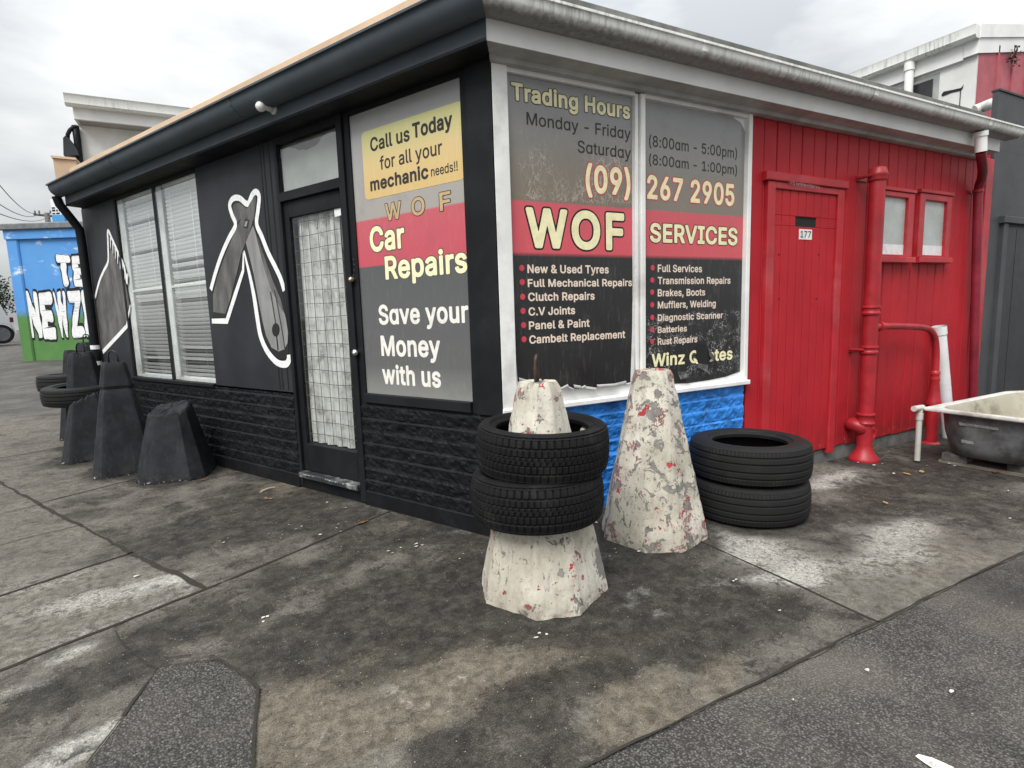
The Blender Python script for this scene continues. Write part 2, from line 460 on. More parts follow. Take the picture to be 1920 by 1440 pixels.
def concrete_ground():
    n = NT('stained_shaded_concrete')
    at = n.n('ShaderNodeAttribute', attribute_name='stain_shade'); sp = n.n('ShaderNodeSeparateColor'); n.t.links.new(at.outputs['Color'], sp.inputs[0])
    dk, lt, wm = sp.outputs[0], sp.outputs[1], sp.outputs[2]
    sand = n.noise(210, 3, .7); grit = n.noise(75, 5, .75); f1 = n.noise(22, 7, .75, dist=.4); f3 = n.noise(5.0, 8, .68, dist=.7); f4 = n.noise(1.7, 6, .6, dist=.4)
    f1 = n.step(f1, .30, .70); gs = n.step(grit, .30, .70); f3 = n.step(f3, .22, .78)
    half = lambda x, a: n.math('MULTIPLY', n.math('SUBTRACT', x, .5), a)
    jit = n.math('ADD', n.math('ADD', half(f3, .80), half(f1, .62)), n.math('ADD', half(gs, .42), half(f4, .9)))
    D = n.step(n.math('ADD', dk, jit), .08, .58)
    L = n.step(n.math('ADD', lt, n.math('ADD', half(f3, .55), n.math('ADD', half(f1, .45), half(gs, .35)))), .30, .95)
    W = n.step(n.math('ADD', wm, half(f3, .5)), .2, .8)
    col = n.mix(f1, (.070, .064, .054), (.200, .186, .160))
    col = n.mix(n.math('MULTIPLY', W, .8), col, n.mix(f1, (.060, .051, .038), (.190, .165, .125)))
    col = n.mix(L, col, n.mix(gs, (.21, .20, .175), (.52, .51, .47)))
    col = n.mix(n.math('MULTIPLY', D, n.math('ADD', .66, n.math('MULTIPLY', n.step(n.noise(11, 6, .7, off=(4, 2, 9)), .35, .65), .30))), col, n.mix(gs, (.0075, .0070, .0066), (.034, .031, .028)))
    # sand grain: every surface breaks up into fine dark pits and pale grains
    col = n.mix(n.math('MULTIPLY', n.step(sand, .52, .66), .75), col, (.014, .013, .012))
    col = n.mix(n.math('MULTIPLY', n.math('SUBTRACT', 1.0, n.step(sand, .30, .45)), .30), col, (.33, .31, .27))
    vc = n.voro(130, 'F1', 'Color'); sv = n.n('ShaderNodeSeparateColor'); n.t.links.new(vc, sv.inputs[0])
    grain = n.math('MULTIPLY', n.math('LESS_THAN', n.voro(130), .30), n.math('GREATER_THAN', sv.outputs[0], .985))
    col = n.mix(n.math('MULTIPLY', grain, .6), col, (.42, .40, .35))
    rough = n.math('SUBTRACT', .86, n.math('MULTIPLY', D, .20))
    n.bump(n.math('ADD', n.math('MULTIPLY', f1, .6), n.math('ADD', n.math('MULTIPLY', sand, .7), n.math('MULTIPLY', grit, .5))), .6, .005)
    return n.done(col, rough, spec=.1)

def asphalt(name, scale=85, tone=1.0, pale=.82):
    n = NT(name)
    vd = n.voro(scale); vc = n.voro(scale, 'F1', 'Color'); sv = n.n('ShaderNodeSeparateColor'); n.t.links.new(vc, sv.inputs[0])
    st = n.ramp(sv.outputs[0], [(0, (.036 * tone, .034 * tone, .032 * tone)), (.55, (.085 * tone, .080 * tone, .074 * tone)), (.93, (.125 * tone, .118 * tone, .108 * tone)), (1, (.20, .19, .17))])
    edge = n.step(vd, .34, .62)
    col = n.mix(n.math('MULTIPLY', edge, .8), st, (.024, .022, .021))
    big = n.noise(1.3, 6, .62)
    col = n.mix(n.math('MULTIPLY', n.step(big, .42, .68), .45), col, (.135 * tone, .122 * tone, .102 * tone))
    col = n.mix(n.math('MULTIPLY', n.step(n.noise(2.1, 5, .6, off=(5, 2, 0)), .52, .72), .6), col, (.026, .025, .024))
    vd2 = n.voro(scale * .32); vc2 = n.voro(scale * .32, 'F1', 'Color'); s2 = n.n('ShaderNodeSeparateColor'); n.t.links.new(vc2, s2.inputs[0])
    chip = n.math('MULTIPLY', n.math('LESS_THAN', vd2, .16), n.math('GREATER_THAN', s2.outputs[1], .965))
    col = n.mix(n.math('MULTIPLY', chip, pale), col, (.50, .48, .43))
    n.bump(n.math('SUBTRACT', n.noise(240, 2), n.math('MULTIPLY', vd, 1.1)), .75, .008)
    return n.done(col, .74, spec=.3)

def glass(name, tint=(.97, .98, .98), refl=1.0):
    """clear window glass: mostly transparent, reflecting more at grazing angles (same from both faces)"""
    m = bpy.data.materials.new(name); m.use_nodes = True
    t = m.node_tree; t.nodes.clear()
    N = t.nodes.new; L = t.links.new
    out = N('ShaderNodeOutputMaterial'); mx = N('ShaderNodeMixShader')
    tr = N('ShaderNodeBsdfTransparent'); gl = N('ShaderNodeBsdfGlossy'); ge = N('ShaderNodeNewGeometry')
    dt = N('ShaderNodeVectorMath'); dt.operation = 'DOT_PRODUCT'; L(ge.outputs['Incoming'], dt.inputs[0]); L(ge.outputs['Normal'], dt.inputs[1])
    ab = N('ShaderNodeMath'); ab.operation = 'ABSOLUTE'; L(dt.outputs['Value'], ab.inputs[0])
    iv = N('ShaderNodeMath'); iv.operation = 'SUBTRACT'; iv.inputs[0].default_value = 1; L(ab.outputs[0], iv.inputs[1])
    pw = N('ShaderNodeMath'); pw.operation = 'POWER'; L(iv.outputs[0], pw.inputs[0]); pw.inputs[1].default_value = 5
    ma = N('ShaderNodeMath'); ma.operation = 'MULTIPLY_ADD'; ma.use_clamp = True; L(pw.outputs[0], ma.inputs[0]); ma.inputs[1].default_value = .95 * refl; ma.inputs[2].default_value = .045 * refl
    tr.inputs['Color'].default_value = (*tint, 1); gl.inputs['Roughness'].default_value = .03
    L(ma.outputs[0], mx.inputs[0]); L(tr.outputs[0], mx.inputs[1]); L(gl.outputs[0], mx.inputs[2]); L(mx.outputs[0], out.inputs['Surface'])
    return m

BLACK = paint('black_paint', (.0115, .0125, .0145), .55, .35, 3, (.04, .042, .045), .3, .12, 50, spec=.16)
BLACKPANEL = paint('black_panel_paint', (.026, .028, .033), .5, .22, 2, (.05, .053, .058), .4, .08, 40, spec=.2)
SLATE = paint('slate_gutter_paint', (.074, .091, .106), .6, .12, 3, (.085, .10, .11), .3, .05, 40, spec=.14)
BLACKBRICK = paint('black_brick_paint', (.0080, .0085, .0100), .6, .3, 9, (.03, .03, .03), .3, .35, 120, spec=.16)
BLUEBRICK = paint('blue_brick_paint', (.030, .22, .66), .42, .35, 9, (.015, .06, .20), .5, .5, 90)
WHITE = paint('white_trim_paint', (.80, .80, .78), .5, .12, 4, (.30, .29, .26), .45, .12, 45)
WHITEFASCIA = paint('white_fascia_paint', (.82, .825, .81), .5, .10, 2, (.42, .42, .39), .4, .1, 45)
GUTTERW = gutter_white('stained_white_gutter')
SOFFITG = paint('grey_soffit_paint', (.40, .40, .385), .55, .25, 4, (.15, .15, .14), .6, .1, 45)
REDWALL = red_boards('red_cladding_paint')
REDPIPE = paint('red_pipe_paint', (.34, .016, .024), .42, .25, 5, (.20, .035, .04), .5, .3, 70)
REDTRIM = paint('red_trim_paint', (.40, .020, .028), .42, .2, 4, (.45, .12, .13), .35, .15, 60)
PINKWALL = paint('faded_red_cladding', (.42, .10, .12), .55, .2, 3, (.25, .05, .06), .4, .1, 50)
GREYROOF = paint('weathered_roof', (.15, .15, .14), .75, .35, 5, (.36, .36, .33), .5, .3, 60)
TAN = paint('tan_flashing', (.62, .45, .30), .5, .15, 3, (.62, .50, .38), .4, .08, 40)
DARKIN = paint('dark_interior', (.012, .012, .013), .8, .2, 3)
GREYWALL = paint('charcoal_wall_paint', (.052, .056, .060), .55, .15, 2, (.085, .09, .09), .4, .15, 40)
GREYDOOR = paint('charcoal_door_paint', (.026, .028, .032), .5, .15, 3, (.05, .05, .05), .3, .1, 40)
CONC = paint('concrete_footing', (.14, .14, .135), .85, .35, 6, (.06, .06, .055), .6, .5, 60)
BLIND = paint('aluminium_blind', (.90, .91, .90), .4, .04, 4, (.7, .7, .66), .2, .03, 30)
JAMB = paint('pale_jamb', (.74, .76, .74), .5, .15, 5, (.35, .33, .27), .6, .1, 40)
WINGLASS = glass('window_glass', (.97, .98, .98), 1.2)
FROST = paint('frosted_pane', (.42, .45, .43), .3, .15, 4, (.30, .33, .31), .5, .02, 20, spec=.5)
PAPER = paint('grey_blind_paper', (.40, .41, .39), .6, .12, 5, (.30, .30, .28), .5, .05, 20)
STEEL = paint('galvanised_wire', (.09, .09, .085), .5, .3, 20)
BRASS = NT('tarnished_brass').done((.42, .34, .22), .35, .8)
CHROME = NT('door_knob_steel').done((.55, .55, .55), .25, 1.0)
RUST = paint('rusty_bar', (.06, .038, .028), .75, .5, 30, (.16, .07, .03), .5, .5, 80)
CREAM1 = chipped_cream('cream_paint_chipped', .0, [(.20, -.16, .13, .050, .080, (.26, .25, .24)), (-.17, -.18, .040, .030, .016, (.34, .07, .08)), (-.13, -.21, .050, .018, .020, (.36, .08, .09)), (-.23, -.08, .06, .014, .030, (.32, .08, .09)), (.06, -.25, .13, .016, .016, (.50, .12, .12)), (-.05, -.23, .17, .016, .024, (.30, .28, .26))])
CREAM2 = chipped_cream('cream_paint_flaking', .052)
BLKCONE = worn_black('black_painted_concrete')
TYRE = rubber('worn_rubber', (.0065, .0065, .0072))
TYREDUST = rubber('dusty_rubber', (.014, .014, .0142))
PVCW = paint('white_pvc', (.72, .74, .75), .35, .08, 4, (.45, .45, .42), .4, .03, 30)
PVCG = paint('grey_pvc', (.50, .49, .45), .45, .12, 6, (.30, .27, .22), .5, .05, 30)

def flat(name, c, rough=.45, spec=.3):
    n = NT(name); f = n.noise(22, 5, .6)
    return n.done(n.mix(n.step(f, .35, .75), c, tuple(x * .82 for x in c)), rough, spec=spec)
T_YEL = flat('lettering_yellow', (.90, .84, .52)); T_DARK = flat('lettering_charcoal', (.035, .033, .033))
T_CREAM = flat('lettering_cream', (.80, .66, .55)); T_RED = flat('lettering_red', (.60, .06, .09))
T_WHITE = flat('lettering_white', (.80, .78, .72)); T_GOLD = flat('lettering_gold', (.52, .38, .20)); T_BLK = flat('lettering_black', (.016, .014, .013))
T_GREY = flat('lettering_edge_grey', (.10, .095, .09))
M_WHITE = flat('mural_white', (.82, .83, .83)); M_MID = paint('mural_mid_grey', (.115, .112, .108), .45, .5, 5, (.06, .06, .06), .6, .03, 20, stretch=(2, 2, .6))
M_LIGHT = paint('mural_light_grey', (.25, .25, .25), .42, .25, 4, (.10, .10, .10), .5, .03, 20, stretch=(3, 3, .5)); M_DARK = flat('mural_black', (.018, .018, .02))

# ------------------------------------------------------------------ lettering
# letter outlines: advance, then contours of bezier points (left handle, point, right handle) in thousandths of an em
GLYPHS = {
    '!': (196, [[87,160,67,160,66,277,65,393,63,509,86,509,109,509,132,509,131,393,129,277,128,160,108,160],[111,-4,98,-4,85,-4,75,0,66,9,57,18,52,28,52,41,52,53,57,64,66,73,75,82,85,86,98,86,111,86,121,82,130,73,139,64,143,53,143,41,143,28,139,18,130,9,121,0]]),
    '&': (448, [[221,-7,197,-7,163,-7,135,-1,110,12,86,24,67,41,54,62,41,83,34,107,34,133,34,155,39,174,47,189,56,205,69,220,85,235,101,249,119,263,140,279,166,298,191,316,216,335,223,340,230,346,237,352,244,359,250,366,255,375,259,384,262,394,262,405,262,421,256,434,245,445,235,456,220,461,201,461,189,461,178,458,168,453,158,448,151,441,145,431,140,422,137,411,137,399,137,386,140,374,145,363,151,352,159,340,169,327,179,315,190,300,204,284,282,189,360,95,438,0,413,0,389,0,364,0,300,77,236,154,171,231,152,255,135,275,121,293,107,310,95,327,87,344,79,361,75,379,75,398,75,421,81,441,91,458,101,475,116,489,134,499,153,509,175,513,200,513,225,513,247,509,266,499,284,489,298,476,308,459,319,443,324,424,324,404,324,389,321,375,315,362,309,348,302,336,291,325,281,314,269,303,256,293,222,268,188,243,154,217,133,202,119,188,110,174,101,161,97,147,97,131,97,115,101,100,109,87,117,75,129,65,143,57,158,50,174,46,193,46,213,46,233,51,251,59,270,68,286,80,301,95,316,111,328,130,336,151,345,173,349,197,349,224,368,224,388,224,408,224,408,192,404,165,397,144,389,122,381,105,371,92,361,79,352,69,345,62,341,57,337,52,333,47,316,29,296,16,271,7,246,-2]]),
    '(': (273, [[89,156,89,207,89,244,93,283,101,324,108,364,119,404,132,441,145,479,160,511,177,539,196,539,216,539,236,539,219,504,204,467,191,428,178,389,168,351,161,313,155,276,151,240,151,207,151,176,154,146,160,115,166,83,176,51,188,16,201,-18,217,-56,236,-96,216,-96,196,-96,177,-96,148,-47,126,3,111,55,97,106]]),
    ')': (273, [[57,-96,37,-96,57,-55,73,-17,86,18,98,53,107,85,113,116,119,147,122,177,122,207,122,240,118,276,112,313,105,351,95,389,82,428,70,467,55,504,37,539,57,539,77,539,97,539,113,511,128,479,142,441,155,404,165,364,173,323,180,283,184,244,184,207,184,156,177,104,161,53,146,2,125,-48,97,-96,77,-96]]),
    ',': (188, [[53,-119,38,-119,48,-56,58,8,68,71,91,71,114,71,137,71,119,8,102,-56,84,-119,69,-119]]),
    '-': (453, [[263,244,337,244,337,226,337,207,337,188,263,188,188,188,114,188,114,207,114,226,114,244,188,244]]),
    '.': (188, [[108,-4,95,-4,83,-4,72,0,63,9,54,18,50,28,50,41,50,54,54,65,63,73,72,82,83,87,95,87,108,87,119,82,128,73,137,65,141,54,141,41,141,28,137,18,128,9,119,0]]),
    '0': (453, [[264,-7,227,-7,189,-7,157,3,130,24,103,45,83,74,69,113,55,152,48,199,48,254,48,309,55,356,69,395,83,434,104,464,130,484,157,505,189,516,227,516,264,516,296,505,323,484,350,464,370,434,384,395,398,356,405,309,405,254,405,199,398,152,384,113,370,74,350,45,323,24,297,3],[202,50,227,50,252,50,273,58,290,74,308,90,321,113,330,144,339,174,344,211,344,254,344,297,339,334,330,365,321,395,308,419,290,435,273,451,252,460,227,460,202,460,180,451,163,435,146,419,132,395,123,365,114,334,109,297,109,254,109,211,114,174,123,144,132,113,146,90,163,74,180,58]]),
    '1': (453, [[181,0,76,0,76,18,76,36,76,55,181,55,286,55,391,55,391,36,391,18,391,0,286,0],[250,509,276,509,276,339,276,170,276,0,255,0,234,0,212,0,212,149,212,299,212,448,211,448,210,448,209,448,168,418,127,388,86,358,86,381,86,404,86,427,123,454,161,481,198,509,224,509]]),
    '2': (453, [[172,0,64,0,64,16,64,32,64,47,121,108,177,168,234,229,254,249,270,267,282,282,295,298,304,313,311,327,317,341,320,356,320,371,320,390,316,405,308,419,299,432,288,442,273,449,259,456,242,460,224,460,204,460,187,456,172,447,158,439,147,428,139,413,131,399,127,382,127,362,107,362,86,362,66,362,66,392,72,419,86,442,100,465,119,483,143,496,167,509,194,516,225,516,255,516,282,509,306,497,329,484,348,467,361,445,374,424,381,399,381,372,381,354,378,335,371,318,364,300,353,280,336,259,319,237,296,211,267,180,229,140,191,100,153,60,153,59,153,58,153,57,231,57,310,57,389,57,389,38,389,19,389,0,281,0]]),
    '5': (453, [[254,-7,221,-7,191,-7,164,-1,140,11,116,23,97,39,83,60,69,81,61,104,60,130,81,130,101,130,122,130,124,115,129,101,138,89,147,77,159,67,173,60,188,53,204,50,221,50,242,50,260,55,276,64,292,74,305,87,314,104,323,121,328,141,328,162,328,184,323,204,314,221,304,238,291,252,275,262,258,272,239,277,218,277,201,277,184,274,167,268,151,263,138,255,128,246,108,248,88,250,67,253,77,338,86,423,96,509,186,509,276,509,366,509,366,490,366,471,366,452,294,452,222,452,151,452,145,402,139,352,134,301,135,301,135,301,136,301,147,311,161,319,178,325,194,331,211,334,229,334,253,334,274,329,294,321,313,313,331,301,345,285,359,270,371,252,379,231,387,210,391,188,391,163,391,130,384,101,369,76,354,50,334,30,309,15,283,1]]),
    '6': (453, [[258,-7,226,-7,195,-7,167,0,142,15,118,29,98,49,84,74,71,100,64,129,64,162,64,186,69,212,80,239,91,266,110,300,137,340,176,396,214,453,252,509,276,509,299,509,322,509,265,426,208,344,151,261,149,261,147,261,145,261,150,271,157,280,165,288,174,296,184,302,196,307,207,312,221,314,235,314,266,314,293,308,316,295,339,282,357,263,370,240,382,216,389,189,389,157,389,125,382,97,368,73,354,48,334,28,310,14,286,0],[207,48,226,48,246,48,264,53,279,63,294,72,306,85,314,101,323,118,327,136,327,157,327,178,323,197,314,213,306,230,294,242,279,251,264,261,246,265,226,265,207,265,189,261,174,252,159,243,147,230,138,214,129,198,125,179,125,158,125,137,129,118,138,102,147,85,159,72,174,63,189,53]]),
    '7': (453, [[120,0,97,0,172,149,248,299,323,448,323,450,323,451,323,452,236,452,149,452,62,452,62,471,62,490,62,509,172,509,281,509,391,509,391,489,391,469,391,449,315,299,240,150,165,0,142,0]]),
    '8': (453, [[260,-7,226,-7,192,-7,162,-1,136,11,109,24,89,40,74,62,59,83,52,108,52,135,52,157,56,177,65,195,74,213,86,229,101,241,116,253,133,261,153,265,153,265,153,266,153,267,128,273,108,287,93,308,78,329,70,353,70,380,70,406,77,429,90,450,104,470,122,486,146,498,169,510,196,516,226,516,256,516,283,510,306,498,329,486,348,470,361,450,375,429,382,406,382,380,382,353,374,329,359,308,344,287,325,273,300,267,300,266,300,265,300,265,319,261,336,253,351,241,366,229,378,213,387,195,396,177,401,157,401,135,401,108,393,83,378,62,364,40,343,24,317,11,291,-1],[204,49,226,49,249,49,268,53,285,60,301,68,314,78,323,91,332,105,337,121,337,139,337,158,332,174,322,189,313,203,300,214,283,223,266,231,247,235,226,235,205,235,186,231,169,223,152,214,139,203,130,189,120,174,115,158,115,139,115,121,120,105,129,91,138,78,151,68,167,60,184,53],[208,290,226,290,244,290,260,293,274,300,288,307,299,318,307,330,315,343,319,358,319,376,319,393,315,407,308,420,300,433,289,443,275,449,261,456,245,460,226,460,208,460,191,456,177,449,163,443,152,433,145,420,137,407,133,393,133,376,133,358,137,343,145,330,152,318,163,307,178,300,192,293]]),
    '9': (453, [[195,516,226,516,258,516,286,508,310,494,335,480,354,460,368,434,382,409,389,380,389,347,389,323,383,297,373,270,362,243,343,209,315,168,277,112,239,56,200,0,177,0,154,0,130,0,187,83,244,165,301,248,303,248,305,248,307,248,303,238,296,229,287,221,279,213,269,207,257,202,245,197,232,195,218,195,187,195,160,201,137,214,114,227,96,245,83,269,70,292,64,320,64,352,64,384,71,412,85,436,99,461,118,480,143,494,167,508],[246,460,226,460,207,460,189,456,174,446,159,437,147,424,138,407,130,391,125,372,125,352,125,330,130,312,138,295,147,279,159,266,174,257,189,248,207,243,226,243,246,243,263,248,279,257,294,266,306,279,314,295,323,311,327,330,327,350,327,372,323,391,314,407,306,424,294,437,279,446,264,456]]),
    ':': (188, [[108,-4,95,-4,83,-4,72,0,63,9,54,18,50,28,50,41,50,54,54,65,63,73,72,82,83,87,95,87,108,87,119,82,128,73,137,65,141,54,141,41,141,28,137,18,128,9,119,0],[108,271,95,271,83,271,72,275,63,284,54,293,50,304,50,316,50,329,54,340,63,349,72,357,83,362,95,362,108,362,119,357,128,349,137,340,141,329,141,316,141,304,137,293,128,284,119,275]]),
    'B': (456, [[122,0,60,0,60,170,60,339,60,509,120,509,181,509,241,509,276,509,306,503,329,491,352,479,369,462,381,442,392,422,398,399,398,374,398,352,394,334,387,320,379,306,369,294,356,286,344,277,330,271,315,267,315,265,315,264,315,262,331,261,347,255,363,245,379,235,392,221,402,203,413,185,418,163,418,136,418,111,412,87,400,67,388,46,370,30,344,18,319,6,287,0,247,0,184,0],[125,115,125,57,165,57,205,57,245,57,284,57,313,65,330,80,347,95,355,114,355,137,355,154,351,170,342,184,334,198,321,209,306,218,290,227,271,231,248,231,207,231,166,231,125,231,125,173],[125,341,125,285,162,285,200,285,238,285,257,285,273,289,288,296,303,303,315,313,323,326,332,339,336,355,336,372,336,395,328,414,313,429,297,444,273,452,240,452,202,452,163,452,125,452,125,396]]),
    'C': (510, [[293,-7,267,-7,223,-7,184,4,150,25,116,46,89,76,70,115,50,154,40,201,40,254,40,308,50,354,70,393,89,432,116,462,150,484,184,505,223,516,267,516,293,516,317,512,340,504,363,497,384,486,402,471,420,457,436,439,448,418,460,398,468,374,473,348,451,348,430,348,408,348,404,366,398,381,389,395,381,408,370,419,357,428,345,438,331,444,315,449,300,454,284,456,267,456,236,456,208,448,184,432,159,417,139,394,125,364,111,334,103,297,103,254,103,211,111,175,125,145,140,115,159,92,184,76,209,61,236,53,267,53,284,53,300,55,315,60,331,65,345,71,357,81,370,90,381,101,389,114,398,128,404,143,408,160,430,160,451,160,473,160,469,135,460,111,448,91,436,70,421,52,402,38,384,23,363,12,341,5,318,-3]]),
    'D': (502, [[271,0,219,0,178,0,137,0,96,0,96,19,96,38,96,57,136,57,175,57,215,57,256,57,291,65,318,81,345,97,366,119,379,149,392,179,399,214,399,255,399,296,392,331,379,361,366,390,346,412,320,428,293,444,260,452,221,452,178,452,136,452,93,452,93,471,93,490,93,509,137,509,181,509,225,509,275,509,317,499,353,478,388,458,415,429,433,391,452,353,462,308,462,255,462,202,452,157,433,119,414,81,387,51,351,31,314,10],[103,509,125,509,125,339,125,170,125,0,103,0,82,0,60,0,60,170,60,339,60,509,82,509]]),
    'E': (419, [[165,0,60,0,60,170,60,339,60,509,164,509,268,509,372,509,372,490,372,471,372,452,290,452,207,452,125,452,125,396,125,341,125,286,202,286,278,286,355,286,355,267,355,248,355,229,278,229,202,229,125,229,125,172,125,114,125,57,208,57,292,57,375,57,375,38,375,19,375,0,270,0]]),
    'F': (410, [[82,0,60,0,60,170,60,339,60,509,163,509,266,509,369,509,369,490,369,471,369,452,288,452,206,452,125,452,125,394,125,336,125,278,198,278,272,278,346,278,346,259,346,240,346,221,272,221,198,221,125,221,125,147,125,74,125,0,103,0]]),
    'H': (517, [[82,0,60,0,60,170,60,339,60,509,82,509,103,509,125,509,125,435,125,362,125,289,214,289,303,289,392,289,392,362,392,435,392,509,414,509,435,509,457,509,457,339,457,170,457,0,435,0,414,0,392,0,392,77,392,155,392,232,303,232,214,232,125,232,125,155,125,77,125,0,103,0]]),
    'I': (300, [[111,0,31,0,31,19,31,38,31,57,60,57,89,57,118,57,118,189,118,320,118,452,89,452,60,452,31,452,31,471,31,490,31,509,111,509,190,509,269,509,269,490,269,471,269,452,240,452,212,452,183,452,183,320,183,189,183,57,212,57,240,57,269,57,269,38,269,19,269,0,190,0]]),
    'J': (396, [[230,-7,185,-7,140,-7,104,6,75,33,47,59,33,97,33,145,33,155,33,164,33,173,55,173,76,173,98,173,98,164,98,155,98,145,98,114,106,91,122,74,137,58,159,50,185,50,211,50,232,58,248,74,264,91,272,114,272,145,272,267,272,388,272,509,293,509,315,509,336,509,336,388,336,267,336,145,336,97,322,59,294,33,266,6]]),
    'M': (628, [[81,0,60,0,60,170,60,339,60,509,91,509,121,509,152,509,193,402,235,294,277,187,280,180,284,170,287,159,291,148,295,136,299,123,303,110,307,97,311,84,315,71,319,59,322,49,317,49,312,49,307,49,310,59,314,70,318,83,322,95,326,108,330,121,334,134,338,147,342,158,346,170,349,179,352,187,394,294,435,402,476,509,507,509,537,509,568,509,568,339,568,170,568,0,547,0,525,0,504,0,504,97,504,194,504,291,504,302,504,314,504,327,505,340,505,354,505,369,505,383,506,398,506,413,506,428,507,443,507,457,509,457,511,457,513,457,508,441,503,426,498,409,492,393,487,378,482,363,477,348,472,334,467,322,463,309,459,299,456,291,418,194,380,97,342,0,323,0,305,0,286,0,248,97,209,194,170,291,167,299,163,309,159,321,155,333,150,346,145,361,140,376,135,391,129,408,124,424,118,441,112,457,114,457,117,457,119,457,119,444,120,431,120,416,120,401,121,387,121,372,121,357,121,342,122,328,122,315,122,302,122,291,122,194,122,97,122,0,101,0]]),
    'N': (523, [[82,0,60,0,60,170,60,339,60,509,85,509,111,509,136,509,205,400,274,291,343,183,349,174,355,164,363,151,370,138,379,123,388,107,396,90,405,73,414,55,411,55,408,54,405,54,403,72,401,90,401,108,400,126,399,142,399,157,399,172,399,185,399,195,399,300,399,404,399,509,420,509,442,509,463,509,463,339,463,170,463,0,438,0,412,0,387,0,325,97,264,193,202,290,194,303,186,316,177,331,169,345,159,362,148,381,137,400,123,424,108,452,111,453,115,453,119,454,120,428,121,405,122,384,123,362,124,344,124,328,125,312,125,300,125,291,125,194,125,97,125,0,103,0]]),
    'O': (533, [[311,-7,267,-7,223,-7,184,4,150,25,116,46,90,76,70,115,50,154,40,201,40,254,40,308,50,354,70,393,90,432,116,462,150,484,184,505,223,516,267,516,311,516,350,505,384,484,418,462,444,432,464,393,483,354,493,308,493,254,493,201,483,154,464,115,444,76,418,46,384,25,350,4],[236,53,267,53,297,53,325,61,349,76,374,91,394,114,408,144,423,174,430,211,430,254,430,298,423,335,408,365,394,395,374,417,349,433,325,448,297,456,267,456,236,456,209,448,184,433,159,417,140,394,125,364,111,334,103,297,103,254,103,211,111,174,125,144,140,114,159,92,184,76,209,61]]),
    'P': (444, [[82,0,60,0,60,170,60,339,60,509,118,509,177,509,235,509,274,509,307,502,332,487,358,473,377,454,390,430,402,405,409,378,409,348,409,317,402,290,390,265,377,241,358,222,332,207,307,193,274,186,235,186,193,186,151,186,109,186,109,205,109,224,109,242,150,242,191,242,233,242,259,242,281,247,297,256,313,265,325,278,333,294,341,310,344,328,344,348,344,368,341,386,333,402,325,417,313,430,297,439,280,448,259,452,232,452,196,452,160,452,125,452,125,301,125,151,125,0,103,0]]),
    'Q': (533, [[274,121,245,159,268,159,290,159,313,159,332,134,351,109,369,85,374,78,379,71,384,65,412,27,440,-10,468,-48,446,-48,423,-48,401,-48,382,-23,364,2,346,27,341,33,336,39,331,46,302,84],[311,-7,267,-7,223,-7,184,4,150,25,116,46,90,76,70,115,50,154,40,201,40,254,40,308,50,354,70,393,90,432,116,462,150,484,184,505,223,516,267,516,311,516,350,505,384,484,418,462,444,432,464,393,483,354,493,308,493,254,493,201,483,154,464,115,444,76,418,46,384,25,350,4],[236,53,267,53,297,53,325,61,349,76,374,91,394,114,408,144,423,174,430,211,430,254,430,298,423,335,408,365,394,395,374,417,349,433,325,448,297,456,267,456,236,456,209,448,184,433,159,417,140,394,125,364,111,334,103,297,103,254,103,211,111,174,125,144,140,114,159,92,184,76,209,61]]),
    'R': (449, [[82,0,60,0,60,170,60,339,60,509,119,509,177,509,236,509,275,509,307,502,333,489,359,475,378,457,390,433,403,410,409,382,409,352,409,321,403,295,390,271,378,248,359,230,333,217,307,204,275,198,236,198,189,198,143,198,96,198,96,217,96,236,96,255,142,255,188,255,234,255,260,255,281,259,298,267,314,275,326,286,334,300,341,315,345,332,345,352,345,372,341,390,334,405,326,420,314,431,298,440,281,448,259,452,233,452,197,452,161,452,125,452,125,301,125,151,125,0,103,0],[378,0,353,0,312,76,271,153,230,229,254,229,279,229,303,229,344,153,386,76,428,0,403,0]]),
    'S': (447, [[263,-9,224,-9,187,-9,155,-3,128,9,100,21,79,38,64,60,49,82,40,107,38,137,60,137,82,137,104,137,106,117,112,101,123,88,134,75,149,65,166,59,184,52,203,49,224,49,247,49,268,53,286,60,304,68,319,78,329,92,340,105,346,121,346,139,346,155,341,169,332,179,323,189,311,198,296,205,281,211,264,217,245,222,224,228,204,234,184,239,142,251,109,268,86,289,63,311,52,339,52,372,52,401,60,426,75,448,90,469,111,486,138,498,164,510,194,516,227,516,261,516,290,510,316,498,342,486,362,469,377,449,392,428,400,404,401,378,380,378,358,378,337,378,335,403,323,423,302,437,281,451,256,459,225,459,203,459,184,455,167,448,151,441,138,431,129,418,120,406,115,391,115,376,115,358,120,344,131,334,142,323,154,314,169,308,184,302,199,297,212,293,230,289,247,284,264,279,279,275,295,270,312,264,328,257,344,248,359,238,373,227,385,214,395,198,404,181,408,162,408,139,408,111,401,86,386,64,372,41,351,24,323,11,296,-2]]),
    'T': (449, [[85,452,32,452,32,471,32,490,32,509,160,509,288,509,417,509,417,490,417,471,417,452,363,452,310,452,257,452,257,301,257,151,257,0,235,0,214,0,193,0,193,151,193,301,193,452,139,452]]),
    'U': (517, [[299,-8,259,-8,219,-8,184,0,154,15,124,31,101,53,85,80,68,107,60,138,60,173,60,285,60,397,60,509,81,509,103,509,124,509,124,399,124,288,124,178,124,154,130,132,141,113,152,94,167,79,187,68,207,57,231,52,259,52,287,52,311,57,331,68,351,79,366,94,377,113,387,132,393,154,393,178,393,288,393,399,393,509,414,509,436,509,457,509,457,397,457,285,457,173,457,138,449,107,433,80,416,53,393,31,363,15,334,0]]),
